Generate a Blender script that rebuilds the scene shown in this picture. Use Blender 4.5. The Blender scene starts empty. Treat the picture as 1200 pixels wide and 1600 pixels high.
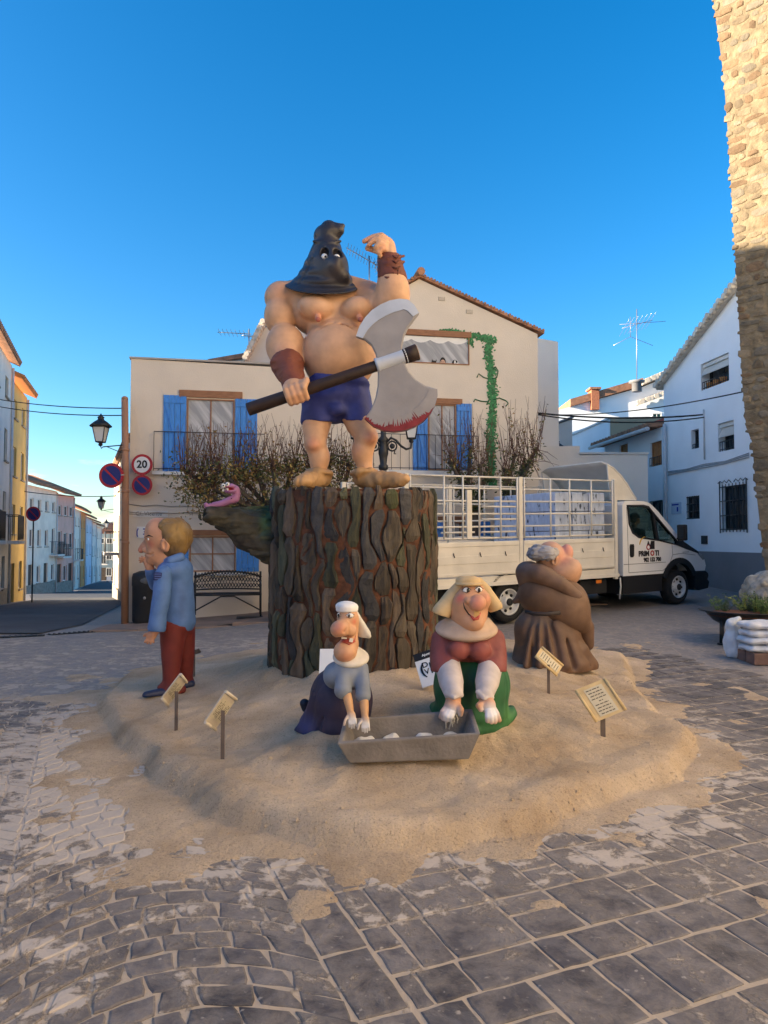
import bpy, bmesh, math, random
import numpy as np
from mathutils import Vector, Matrix
from mathutils.bvhtree import BVHTree
GEO = {}

# ------------------------------------------------------------------ camera, sky, sun, exposure
scene = bpy.context.scene
F = 1130.0          # focal length in photo pixels (photo is 1200 x 1600)
CAMZ = 1.6
PITCH = math.atan(45 / F)
cam_data = bpy.data.cameras.new("camera")
cam_data.sensor_fit = 'VERTICAL'
cam_data.sensor_height = 24.0
cam_data.lens = F / 1600 * 24.0
cam_data.clip_start = 0.05
cam_data.clip_end = 3000
cam = bpy.data.objects.new("camera", cam_data)
scene.collection.objects.link(cam)
cam.location = (0, 0, CAMZ)
cam.rotation_euler = (math.pi / 2 + PITCH, 0, 0)
scene.camera = cam
scene.render.resolution_x = 768
scene.render.resolution_y = 1024

SUN_EL = math.radians(13)
SUN_AZ = math.atan2(-0.985, -0.17)       # from +Y towards +X: the sun stands low to the left, a little behind the viewer
world = bpy.data.worlds.new("World")
scene.world = world
world.use_nodes = True
wn = world.node_tree.nodes; wl = world.node_tree.links
bg = wn["Background"]
sky = wn.new("ShaderNodeTexSky")
sky.sky_type = 'NISHITA'
sky.sun_disc = False
sky.sun_elevation = SUN_EL
sky.sun_rotation = SUN_AZ
sky.altitude = 400
sky.air_density = 1.0
sky.dust_density = 1.0
sky.ozone_density = 3.0
hs = wn.new("ShaderNodeHueSaturation"); hs.inputs["Saturation"].default_value = 1.34
wl.new(sky.outputs[0], hs.inputs["Color"])
# thin low clouds
tc = wn.new("ShaderNodeTexCoord"); mp = wn.new("ShaderNodeMapping")
mp.inputs["Scale"].default_value = (1.0, 1.0, 5.0)
wl.new(tc.outputs["Generated"], mp.inputs[0])
cn = wn.new("ShaderNodeTexNoise"); cn.inputs["Scale"].default_value = 5.0; cn.inputs["Detail"].default_value = 6.0
wl.new(mp.outputs[0], cn.inputs[0])
cr = wn.new("ShaderNodeMapRange"); cr.inputs[1].default_value = 0.52; cr.inputs[2].default_value = 0.66
wl.new(cn.outputs["Fac"], cr.inputs[0])
sx = wn.new("ShaderNodeSeparateXYZ"); wl.new(tc.outputs["Generated"], sx.inputs[0])
er = wn.new("ShaderNodeMapRange"); er.inputs[1].default_value = 0.16; er.inputs[2].default_value = 0.03
wl.new(sx.outputs[2], er.inputs[0])
mu = wn.new("ShaderNodeMath"); mu.operation = 'MULTIPLY'
wl.new(cr.outputs[0], mu.inputs[0]); wl.new(er.outputs[0], mu.inputs[1])
cm = wn.new("ShaderNodeMixRGB"); cm.inputs[2].default_value = (6.5, 6.0, 5.6, 1)
wl.new(mu.outputs[0], cm.inputs[0]); wl.new(hs.outputs[0], cm.inputs[1])
wl.new(cm.outputs[0], bg.inputs[0])
bg.inputs[1].default_value = 0.078

sun_data = bpy.data.lights.new("sun", 'SUN')
sun_data.energy = 4.6
sun_data.angle = math.radians(0.5)
sun_data.color = (1.0, 0.84, 0.62)
sun = bpy.data.objects.new("sun", sun_data)
scene.collection.objects.link(sun)
sd = Vector((math.sin(SUN_AZ) * math.cos(SUN_EL), math.cos(SUN_AZ) * math.cos(SUN_EL), math.sin(SUN_EL)))
sun.rotation_euler = sd.to_track_quat('Z', 'Y').to_euler()
sun.location = (-10, -14, 20)

scene.view_settings.view_transform = 'Standard'
scene.view_settings.look = 'None'
scene.view_settings.exposure = 2.15
scene.view_settings.gamma = 1.0
scene.view_settings.use_curve_mapping = False
scene.view_settings.use_white_balance = True      # camera balanced for open shade
scene.view_settings.white_balance_temperature = 6550
scene.view_settings.white_balance_tint = 10
scene.render.engine = 'CYCLES'

# ------------------------------------------------------------------ helpers
rng = random.Random(7)
C = scene.collection
cP, sP = math.cos(PITCH), math.sin(PITCH)

def ray(px, py):
    a = (px - 600) / F; b = (800 - py) / F
    return (a, cP - b * sP, sP + b * cP)
def at(px, py, Y):
    """world point seen at photo pixel (px, py) at depth Y"""
    r = ray(px, py); t = Y / r[1]
    return Vector((r[0] * t, Y, CAMZ + r[2] * t))
def m(px, Y):
    return px * Y / F
def onplane(px, py, A, u):
    """(s, z) of a photo pixel on the vertical plane through A along u"""
    r = ray(px, py); det = r[0] * (-u[1]) - (-u[0]) * r[1]
    t = (A[0] * (-u[1]) - (-u[0]) * A[1]) / det
    s = (r[0] * A[1] - r[1] * A[0]) / det
    return s, CAMZ + t * r[2]

def hz(x, y):
    """height of the ground: the square climbs gently to the right, the street on the left runs downhill"""
    x = np.asarray(x, float); y = np.asarray(y, float)
    a = np.clip(0.045 + 0.0131 * np.minimum(x, 0), 0.0, 0.045)
    w = np.clip(y - 7.5, 0, 25)
    t = np.clip((-3.6 - x) / 2.4, 0, 1); t = t * t * (3 - 2 * t)
    drop = 0.055 * np.clip(y - 12.5, 0, 47) + 0.035 * np.clip(y - 59.5, 0, 60)
    return a * (np.sqrt(w * w + 1.0) - 1.0) * 1.12 - t * drop
def HZ(x, y): return float(hz(x, y))

# numpy value noise
_perm = np.random.RandomState(3).rand(64, 64, 64)
def vnoise(P):
    i = np.floor(P).astype(int); f = P - i; f = f * f * (3 - 2 * f)
    r = 0
    for dx in (0, 1):
        for dy in (0, 1):
            for dz in (0, 1):
                w = (f[..., 0] if dx else 1 - f[..., 0]) * (f[..., 1] if dy else 1 - f[..., 1]) * (f[..., 2] if dz else 1 - f[..., 2])
                r = r + w * _perm[(i[..., 0] + dx) % 64, (i[..., 1] + dy) % 64, (i[..., 2] + dz) % 64]
    return r * 2 - 1
def fbm(P, o=4):
    a = 1.0; r = 0
    for k in range(o):
        r = r + a * vnoise(P * (2.03 ** k) + 7.3 * k); a *= 0.5
    return r

WL = {}
def tag(o, label=None, cat=None, group=None, kind=None):
    if label: o["label"] = label
    if cat: o["category"] = cat
    if group: o["group"] = group
    if kind: o["kind"] = kind
    return o
def thing(name, label, cat, loc, group=None):
    o = bpy.data.objects.new(name, None); C.objects.link(o)
    o.empty_display_size = 0.2
    o.location = loc; WL[o] = Vector(loc)
    return tag(o, label, cat, group)
def link_mesh(name, me, mat, parent=None):
    o = bpy.data.objects.new(name, me); C.objects.link(o)
    if mat is not None:
        me.materials.clear(); me.materials.append(mat)
    if parent is not None:
        o.parent = parent; WL[o] = WL.get(parent, Vector((0, 0, 0)))
    else:
        WL[o] = Vector((0, 0, 0))
    return o
def children_of(o): return [c for c in bpy.data.objects if c.parent == o]
def copy_tree(o, parent=None):
    c = o.copy(); C.objects.link(c)
    if parent is not None: c.parent = parent
    for ch in children_of(o): copy_tree(ch, c)
    return c

class MB:
    """collects simple solids, then builds ONE mesh object from them"""
    def __init__(s): s.v = []; s.f = []; s.sm = []
    def add(s, vs, fs, smooth=False):
        n = len(s.v); s.v += [tuple(v) for v in vs]
        s.f += [tuple(i + n for i in f) for f in fs]; s.sm += [smooth] * len(fs)
        return s
    def box(s, c, d, R=None):
        c = Vector(c); h = [x / 2 for x in d]
        vs = []
        for z in (-1, 1):
            for x, y in ((-1, -1), (1, -1), (1, 1), (-1, 1)):
                p = Vector((x * h[0], y * h[1], z * h[2]))
                if R is not None: p = R @ p
                vs.append(c + p)
        return s.add(vs, [(3, 2, 1, 0), (4, 5, 6, 7), (0, 1, 5, 4), (1, 2, 6, 5), (2, 3, 7, 6), (3, 0, 4, 7)])
    def prism(s, poly, off):
        """poly: list of 3D points (planar), extruded by vector off"""
        off = Vector(off); n = len(poly)
        vs = [Vector(p) for p in poly] + [Vector(p) + off for p in poly]
        fs = [tuple(range(n)), tuple(range(2 * n - 1, n - 1, -1))]
        fs += [(i, i + n, (i + 1) % n + n, (i + 1) % n) for i in range(n)]
        return s.add(vs, fs)
    def tube(s, pts, rad, n=8, cap=True, smooth=True):
        pts = [Vector(p) for p in pts]
        if not hasattr(rad, '__len__'): rad = [rad] * len(pts)
        vs = []; fs = []; prev = None
        for i, p in enumerate(pts):
            d = (pts[min(i + 1, len(pts) - 1)] - pts[max(i - 1, 0)])
            d = d.normalized() if d.length > 1e-9 else Vector((0, 0, 1))
            if prev is None:
                a = d.orthogonal().normalized()
            else:
                a = (prev - d * prev.dot(d))
                a = a.normalized() if a.length > 1e-6 else d.orthogonal().normalized()
            prev = a; b = d.cross(a)
            for k in range(n):
                t = 2 * math.pi * k / n
                vs.append(p + (a * math.cos(t) + b * math.sin(t)) * rad[i])
        for i in range(len(pts) - 1):
            for k in range(n):
                fs.append((i * n + k, i * n + (k + 1) % n, (i + 1) * n + (k + 1) % n, (i + 1) * n + k))
        s.add(vs, fs, smooth)
        if cap:
            L = len(s.v) - len(vs)
            s.f.append(tuple(L + k for k in range(n - 1, -1, -1))); s.sm.append(False)
            s.f.append(tuple(L + (len(pts) - 1) * n + k for k in range(n))); s.sm.append(False)
        return s
    def lathe(s, c, prof, n=24, axis=(0, 0, 1), smooth=True):
        """prof: list of (radius, height along axis)"""
        c = Vector(c); ax = Vector(axis).normalized(); a = ax.orthogonal().normalized(); b = ax.cross(a)
        vs = []; fs = []
        for r, h in prof:
            for k in range(n):
                t = 2 * math.pi * k / n
                vs.append(c + ax * h + (a * math.cos(t) + b * math.sin(t)) * max(r, 1e-4))
        for i in range(len(prof) - 1):
            for k in range(n):
                fs.append((i * n + k, i * n + (k + 1) % n, (i + 1) * n + (k + 1) % n, (i + 1) * n + k))
        s.add(vs, fs, smooth)
        L = len(s.v) - len(vs)
        s.f.append(tuple(L + k for k in range(n - 1, -1, -1))); s.sm.append(False)
        s.f.append(tuple(L + (len(prof) - 1) * n + k for k in range(n))); s.sm.append(False)
        return s
    def ball(s, c, r, n=12, R=None):
        if not hasattr(r, '__len__'): r = (r, r, r)
        vs = []; fs = []; h = n // 2
        for i in range(h + 1):
            p = math.pi * i / h
            for k in range(n):
                t = 2 * math.pi * k / n
                q = Vector((r[0] * math.sin(p) * math.cos(t), r[1] * math.sin(p) * math.sin(t), r[2] * math.cos(p)))
                if R is not None: q = R @ q
                vs.append(Vector(c) + q)
        for i in range(h):
            for k in range(n):
                fs.append((i * n + k, (i + 1) * n + k, (i + 1) * n + (k + 1) % n, i * n + (k + 1) % n))
        return s.add(vs, fs, True)
    def build(s, name, mat, parent=None, bevel=0.0, kind=None):
        L = WL.get(parent, Vector((0, 0, 0))) if parent is not None else Vector((0, 0, 0))
        me = bpy.data.meshes.new(name)
        me.from_pydata([(v[0] - L[0], v[1] - L[1], v[2] - L[2]) for v in s.v], [], s.f)
        me.polygons.foreach_set("use_smooth", s.sm)
        me.validate(); me.update()
        if bevel > 0:
            bm = bmesh.new(); bm.from_mesh(me)
            bmesh.ops.remove_doubles(bm, verts=bm.verts, dist=1e-5)
            ed = [e for e in bm.edges if len(e.link_faces) == 2 and e.calc_face_angle(0) > 0.5]
            bmesh.ops.bevel(bm, geom=ed, offset=bevel, segments=2, affect='EDGES', profile=0.6)
            bm.to_mesh(me); bm.free()
        o = link_mesh(name, me, mat, parent)
        if kind: o["kind"] = kind
        return o

def Rz(a): return Matrix.Rotation(a, 3, 'Z')
def Rx(a): return Matrix.Rotation(a, 3, 'X')
def Ry(a): return Matrix.Rotation(a, 3, 'Y')

# ------------------------------------------------------------------ materials
def new_mat(name):
    mt = bpy.data.materials.new(name); mt.use_nodes = True
    return mt, mt.node_tree.nodes, mt.node_tree.links, mt.node_tree.nodes["Principled BSDF"]
def srgb(r, g, b):
    f = lambda c: (c / 12.92) if c <= 0.04045 else ((c + 0.055) / 1.055) ** 2.4
    return tuple(f(x / 255.0) for x in (r, g, b))
def pos_node(n):
    return n.new("ShaderNodeNewGeometry").outputs["Position"]
def mat(name, col, rough=0.7, var=0.25, scale=6.0, bump=0.0, bscale=40.0, metal=0.0, spec=0.35, rnd=0.0, stretch=None, coat=0.0, alpha=None, col2=None, trans=0.0):
    """procedural paint / stone / wood: noise-varied colour, fine relief, optional per-object shade"""
    mt, n, l, b = new_mat(name)
    P = pos_node(n)
    if stretch:
        mp = n.new("ShaderNodeMapping"); mp.inputs["Scale"].default_value = stretch
        l.new(P, mp.inputs[0]); P = mp.outputs[0]
    nz = n.new("ShaderNodeTexNoise"); nz.inputs["Scale"].default_value = scale; nz.inputs["Detail"].default_value = 6
    l.new(P, nz.inputs["Vector"])
    mr = n.new("ShaderNodeMapRange"); mr.inputs[1].default_value = 0.3; mr.inputs[2].default_value = 0.7
    l.new(nz.outputs["Fac"], mr.inputs[0])
    mx = n.new("ShaderNodeMixRGB")
    c2 = col2 if col2 else tuple(c * (1 + var * 0.5) for c in col)
    c1 = col if col2 else tuple(c * (1 - var * 0.5) for c in col)
    mx.inputs[1].default_value = (*c1, 1); mx.inputs[2].default_value = (*c2, 1)
    l.new(mr.outputs[0], mx.inputs[0])
    out = mx.outputs[0]
    if rnd > 0:
        oi = n.new("ShaderNodeObjectInfo"); rr = n.new("ShaderNodeMapRange")
        rr.inputs[3].default_value = 1 - rnd; rr.inputs[4].default_value = 1 + rnd
        l.new(oi.outputs["Random"], rr.inputs[0])
        h = n.new("ShaderNodeHueSaturation"); l.new(rr.outputs[0], h.inputs["Value"]); l.new(out, h.inputs["Color"])
        out = h.outputs[0]
    l.new(out, b.inputs["Base Color"])
    rv = n.new("ShaderNodeMapRange"); rv.inputs[3].default_value = max(0, rough - 0.08); rv.inputs[4].default_value = min(1, rough + 0.08)
    l.new(nz.outputs["Fac"], rv.inputs[0]); l.new(rv.outputs[0], b.inputs["Roughness"])
    b.inputs["Metallic"].default_value = metal
    b.inputs["Specular IOR Level"].default_value = spec
    if coat: b.inputs["Coat Weight"].default_value = coat; b.inputs["Coat Roughness"].default_value = 0.15
    if trans: b.inputs["Transmission Weight"].default_value = trans
    if bump > 0:
        n2 = n.new("ShaderNodeTexNoise"); n2.inputs["Scale"].default_value = bscale; n2.inputs["Detail"].default_value = 5
        l.new(P, n2.inputs["Vector"])
        bp = n.new("ShaderNodeBump"); bp.inputs["Strength"].default_value = 1.0; bp.inputs["Distance"].default_value = bump
        l.new(n2.outputs["Fac"], bp.inputs["Height"]); l.new(bp.outputs[0], b.inputs["Normal"])
    return mt
def paint_mat(name, rough=0.5, bump=0.002, spec=0.4, var=0.12, bscale=25, stretch=None):
    """airbrushed figure paint: colour from the 'Col' attribute with slight mottling"""
    mt, n, l, b = new_mat(name)
    at_ = n.new("ShaderNodeAttribute"); at_.attribute_name = "Col"
    P = pos_node(n)
    if stretch:
        mp = n.new("ShaderNodeMapping"); mp.inputs["Scale"].default_value = stretch
        l.new(P, mp.inputs[0]); P = mp.outputs[0]
    nz = n.new("ShaderNodeTexNoise"); nz.inputs["Scale"].default_value = 9; nz.inputs["Detail"].default_value = 5
    l.new(P, nz.inputs["Vector"])
    mr = n.new("ShaderNodeMapRange"); mr.inputs[1].default_value = 0.3; mr.inputs[2].default_value = 0.7
    mr.inputs[3].default_value = 1 - var; mr.inputs[4].default_value = 1 + var
    l.new(nz.outputs["Fac"], mr.inputs[0])
    h = n.new("ShaderNodeHueSaturation"); l.new(mr.outputs[0], h.inputs["Value"]); l.new(at_.outputs["Color"], h.inputs["Color"])
    l.new(h.outputs[0], b.inputs["Base Color"])
    b.inputs["Roughness"].default_value = rough; b.inputs["Specular IOR Level"].default_value = spec
    n2 = n.new("ShaderNodeTexNoise"); n2.inputs["Scale"].default_value = bscale; n2.inputs["Detail"].default_value = 3
    l.new(P, n2.inputs["Vector"])
    bp = n.new("ShaderNodeBump"); bp.inputs["Distance"].default_value = bump
    l.new(n2.outputs["Fac"], bp.inputs["Height"]); l.new(bp.outputs[0], b.inputs["Normal"])
    return mt
M_PAINT = paint_mat("figure_paint")
M_CLOTHPAINT = paint_mat("figure_cloth_paint", rough=0.62, bump=0.004, var=0.16, bscale=12)

# ------------------------------------------------------------------ sculpting with distance fields
class Sculpt:
    """smooth unions of ellipsoids and tapered limbs, meshed as one continuous surface"""
    def __init__(s): s.ops = []; s.paints = []
    def E(s, c, r, R=None, k=0.03, mode='u'):
        if not hasattr(r, '__len__'): r = (r, r, r)
        s.ops.append(('E', np.array(c, float), np.array(r, float), None if R is None else np.array(R.transposed()), k, mode)); return s
    def L(s, pts, rad, k=0.03, mode='u'):
        """limb through pts with radii"""
        if not hasattr(rad, '__len__'): rad = [rad] * len(pts)
        s.ops.append(('L', [np.array(p, float) for p in pts], list(rad), None, k, mode)); return s
    def cut(s, p, nrm, k=0.005):
        """keep the side the normal points away from"""
        nrm = np.array(nrm, float); nrm /= np.linalg.norm(nrm)
        s.ops.append(('P', np.array(p, float), nrm, None, k, 'i')); return s
    def noise(s, amp, scale, stretch=(1, 1, 1)):
        s.ops.append(('N', amp, scale, stretch, 0, 'n')); return s
    def ridge(s, amp, scale, stretch=(1, 1, 1)):
        s.ops.append(('RG', amp, scale, stretch, 0, 'n')); return s
    def paint(s, c, r, col, st=1.0):
        if not hasattr(r, '__len__'): r = (r, r, r)
        s.paints.append((np.array(c, float), np.array(r, float), np.array(col, float), st)); return s
    def bb(s, op):
        if op[0] == 'E':
            q = max(op[2]); return op[1] - q, op[1] + q
        a = np.array(op[1]); q = max(op[2]); return a.min(0) - q, a.max(0) + q
    @staticmethod
    def dist(op, P):
        if op[0] == 'E':
            q = P - op[1]
            if op[3] is not None: q = q @ op[3].T
            k0 = np.linalg.norm(q / op[2], axis=-1); k1 = np.linalg.norm(q / (op[2] ** 2), axis=-1)
            return k0 * (k0 - 1) / np.maximum(k1, 1e-9)
        if op[0] == 'P': return (P - op[1]) @ op[2]
        d = None
        pts, rad = op[1], op[2]
        if len(pts) == 1: return np.linalg.norm(P - pts[0], axis=-1) - rad[0]
        for i in range(len(pts) - 1):
            a, b = pts[i], pts[i + 1]; ab = b - a; L2 = max(ab @ ab, 1e-12)
            t = np.clip(((P - a) @ ab) / L2, 0, 1)
            e = np.linalg.norm(P - a - t[..., None] * ab, axis=-1) - (rad[i] + (rad[i + 1] - rad[i]) * t)
            d = e if d is None else np.minimum(d, e)
        return d
    def mesh(s, name, h, base, material, parent, smooth=1):
        lo = np.array([1e9] * 3); hi = -lo
        for op in s.ops:
            if op[5] == 'u' and op[0] in 'EL':
                a, b = s.bb(op); lo = np.minimum(lo, a); hi = np.maximum(hi, b)
        lo -= 4 * h; hi += 4 * h
        n = np.ceil((hi - lo) / h).astype(int) + 1
        ax = [lo[i] + h * np.arange(n[i]) for i in range(3)]
        D = np.full(n, 0.25, dtype=np.float64)
        for op in s.ops:
            if op[0] in ('E', 'L'):
                a, b = s.bb(op); pad = op[4] + 3 * h
                i0 = np.clip(np.floor((a - pad - lo) / h).astype(int), 0, n - 1); i1 = np.clip(np.ceil((b + pad - lo) / h).astype(int) + 1, 1, n)
            else:
                i0 = np.zeros(3, int); i1 = n
            sl = tuple(slice(i0[i], i1[i]) for i in range(3))
            if op[0] in ('N', 'RG'):
                sub = D; mask = np.abs(D) < 4 * h + 3 * op[1]
                ix = np.argwhere(mask)
                P = lo + ix * h
                v = fbm(P * op[2] * np.array(op[3]), 3)
                if op[0] == 'RG': v = 1 - 2 * np.abs(v)
                D[mask] += op[1] * v
                continue
            X, Y, Z = np.meshgrid(ax[0][sl[0]], ax[1][sl[1]], ax[2][sl[2]], indexing='ij')
            d2 = s.dist(op, np.stack([X, Y, Z], -1)); d1 = D[sl]; k = max(op[4], 1e-5)
            if op[5] == 'u':
                q = np.clip(0.5 + 0.5 * (d1 - d2) / k, 0, 1); D[sl] = d1 + (d2 - d1) * q - k * q * (1 - q)
            elif op[5] == 's':
                q = np.clip(0.5 - 0.5 * (d1 + d2) / k, 0, 1); D[sl] = d1 + (-d2 - d1) * q + k * q * (1 - q)
            else:
                q = np.clip(0.5 - 0.5 * (d1 - d2) / k, 0, 1); D[sl] = d1 + (d2 - d1) * (1 - q) * 0 + np.maximum(d1, d2) - d1
        V, Q = surface_nets(D, lo, h)
        L = np.array(WL.get(parent, Vector((0, 0, 0))))
        me = bpy.data.meshes.new(name)
        me.vertices.add(len(V)); me.vertices.foreach_set("co", (V - L).astype(np.float32).ravel())
        me.loops.add(Q.size); me.loops.foreach_set("vertex_index", Q.astype(np.int32).ravel())
        me.polygons.add(len(Q)); me.polygons.foreach_set("loop_start", np.arange(0, Q.size, 4, dtype=np.int32))
        me.polygons.foreach_set("use_smooth", np.ones(len(Q), bool))
        me.update(); me.validate()
        col = np.tile(np.array(base, float), (len(V), 1))
        for c, r, pc, st in s.paints:
            w = np.clip(1 - np.linalg.norm((V - c) / r, axis=1), 0, 1); w = w * w * (3 - 2 * w) * st
            w = np.clip(w, 0, 1)
            col = col * (1 - w[:, None]) + pc * w[:, None]
        ca = me.color_attributes.new("Col", 'FLOAT_COLOR', 'POINT')
        ca.data.foreach_set("color", np.hstack([col, np.ones((len(V), 1))]).astype(np.float32).ravel())
        o = link_mesh(name, me, material, parent); GEO[o] = BVHTree.FromPolygons(V.tolist(), Q.tolist())
        return o

def surf(o, px, py, lift=0.0):
    """point of a sculpted surface seen at a photo pixel, with its normal"""
    d = Vector(ray(px, py)).normalized()
    p, n, i, t = GEO[o].ray_cast(Vector((0, 0, CAMZ)), d)
    if p is None: p, n, i, t = GEO[o].find_nearest(at(px, py, 7.0))
    if n.dot(d) > 0: n = -n
    return p + n * lift, n

def surface_nets(D, lo, h):
    S = D < 0
    n = np.array(D.shape); c = n - 1
    cnt = np.zeros(c, np.int8)
    for dx in (0, 1):
        for dy in (0, 1):
            for dz in (0, 1):
                cnt += S[dx:dx + c[0], dy:dy + c[1], dz:dz + c[2]]
    act = (cnt > 0) & (cnt < 8)
    I = np.argwhere(act)
    vid = np.full(c, -1, np.int64); vid[act] = np.arange(len(I))
    acc = np.zeros((len(I), 3)); num = np.zeros(len(I))
    for a in range(3):
        o1, o2 = [x for x in range(3) if x != a]
        for u in (0, 1):
            for v in (0, 1):
                off = np.zeros(3, int); off[o1] = u; off[o2] = v
                J = I + off; K = J.copy(); K[:, a] += 1
                d0 = D[J[:, 0], J[:, 1], J[:, 2]]; d1 = D[K[:, 0], K[:, 1], K[:, 2]]
                x = (d0 < 0) != (d1 < 0)
                t = np.where(x, d0 / np.where(x, d0 - d1, 1), 0)
                p = off.astype(float) + 0 * acc; p[:, a] += t
                acc += p * x[:, None]; num += x
    V = lo + (I + acc / num[:, None]) * h
    Q = []
    for a in range(3):
        o1, o2 = (a + 1) % 3, (a + 2) % 3
        sl0 = [slice(None)] * 3; sl1 = [slice(None)] * 3
        sl0[a] = slice(0, -1); sl1[a] = slice(1, None)
        X = S[tuple(sl0)] != S[tuple(sl1)]
        E_ = np.argwhere(X)
        E_ = E_[(E_[:, o1] > 0) & (E_[:, o2] > 0) & (E_[:, o1] < n[o1] - 1) & (E_[:, o2] < n[o2] - 1)]
        ins = S[E_[:, 0], E_[:, 1], E_[:, 2]]
        def cell(i, j):
            K = E_.copy(); K[:, o1] -= i; K[:, o2] -= j
            return vid[K[:, 0], K[:, 1], K[:, 2]]
        q = np.stack([cell(1, 1), cell(0, 1), cell(0, 0), cell(1, 0)], 1)
        q[~ins] = q[~ins][:, ::-1]
        Q.append(q)
    return V, np.concatenate(Q)

def text_mesh(txt, size, name, material, parent, origin, xdir, ydir, depth=0.002, align='CENTER', bold=0.0, width=1.0):
    cu = bpy.data.curves.new(name, 'FONT'); cu.body = txt; cu.size = size; cu.align_x = align; cu.align_y = 'CENTER'
    cu.extrude = depth; cu.offset = bold; cu.resolution_u = 3
    o = bpy.data.objects.new(name + "_src", cu); C.objects.link(o)
    dg = bpy.context.evaluated_depsgraph_get()
    me = bpy.data.meshes.new_from_object(o.evaluated_get(dg))
    bpy.data.objects.remove(o); bpy.data.curves.remove(cu)
    X = Vector(xdir).normalized(); Y = Vector(ydir).normalized(); Z = X.cross(Y)
    L = WL.get(parent, Vector((0, 0, 0)))
    for v in me.vertices:
        v.co = Vector(origin) - L + X * v.co.x * width + Y * v.co.y + Z * v.co.z
    me.name = name
    return link_mesh(name, me, material, parent)
# ------------------------------------------------------------------ ground, paving, sand mound
def gpt(px, py):
    """ground point (flat part of the square) under a photo pixel"""
    r = ray(px, py); t = -CAMZ / r[2]
    return (r[0] * t, r[1] * t)
MPOLY = [gpt(*p) for p in [(160, 1120), (180, 1168), (240, 1232), (320, 1288), (420, 1318), (520, 1336), (610, 1340), (700, 1328), (800, 1308), (900, 1274), (1000, 1240), (1058, 1216), (1084, 1188), (1076, 1158), (1042, 1128), (1004, 1096), (985, 1066)]]
MPOLY += [(3.2, 9.4), (2.4, 10.2), (0.8, 10.6), (-0.9, 10.3), (-2.2, 9.5), (-2.95, 8.4), (-2.85, 7.4)]
MP = np.array(MPOLY)
STUMP = (-0.31, 7.4); STR = 0.885

def sd_poly(x, y):
    """distance inside the mound outline (positive inside)"""
    P = np.stack([x, y], -1); d = np.full(x.shape, 1e9); ins = np.zeros(x.shape, bool)
    for i in range(len(MP)):
        a = MP[i]; b = MP[(i + 1) % len(MP)]; e = b - a
        w = P - a; t = np.clip((w @ e) / (e @ e), 0, 1)
        d = np.minimum(d, np.linalg.norm(w - t[..., None] * e, axis=-1))
        c = ((a[1] > y) != (b[1] > y)) & (x < (b[0] - a[0]) * (y - a[1]) / (b[1] - a[1] + 1e-12) + a[0])
        ins ^= c
    return np.where(ins, d, -d)
def sst(a, b, x):
    t = np.clip((x - a) / (b - a), 0, 1); return t * t * (3 - 2 * t)
BUMPS = [(-0.45, 4.95, 0.05, 0.28), (0.95, 5.2, 0.03, 0.35), (2.0, 8.1, 0.03, 0.5), (-1.15, 5.35, 0.04, 0.12), (-1.85, 6.1, 0.04, 0.12), (1.6, 5.7, 0.03, 0.14), (-0.8, 4.7, 0.03, 0.25), (0.3, 4.35, -0.03, 0.4), (-1.4, 6.5, -0.03, 0.5), (1.5, 6.6, -0.02, 0.5)]
def mound(x, y):
    x = np.asarray(x, float); y = np.asarray(y, float)
    z0 = np.zeros_like(x)
    e = sd_poly(x, y) + 0.07 * fbm(np.stack([x * 1.7, y * 1.7, z0], -1), 4)
    h = 0.115 * sst(-0.02, 0.13, e) + 0.25 * sst(0.08, 2.1, e)
    # trampled lip along the front edge and a hollow behind it
    h = h + 0.025 * np.exp(-((e - 0.22) / 0.1) ** 2) * sst(7.0, 5.0, y)
    nz = fbm(np.stack([x * 2.3, y * 2.3, z0 + 2], -1), 5)
    n2 = fbm(np.stack([x * 11, y * 11, z0 + 5], -1), 3)
    h = h + (0.026 * nz + 0.008 * n2) * sst(0.0, 0.3, e)
    r = np.hypot(x - STUMP[0], y - STUMP[1]) - STR
    h = h + 0.07 * np.exp(-(np.maximum(r, 0) / 0.16) ** 2) * (0.7 + 0.5 * fbm(np.stack([x * 5, y * 5, z0], -1), 3))
    for bx, by, bh, br in BUMPS:
        h = h + bh * np.exp(-((x - bx) ** 2 + (y - by) ** 2) / br ** 2)
    # spilled sand thinning out over the paving
    cov = fbm(np.stack([x * 3.1, y * 3.1, z0 + 9], -1), 5)
    left = sst(0.6, -1.6, x)
    sp_ = 0.0195 * sst(-0.44 - 0.42 * left, 0.0, e) - 0.0085 + 0.015 * cov
    h = np.maximum(h * sst(-0.06, 0.02, e), sp_)
    return np.where(e > -1.3, h, -0.03), e
def MZ(x, y):
    h, e = mound(np.array([x]), np.array([y])); return HZ(x, y) + max(0.0, float(h[0]))

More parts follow.
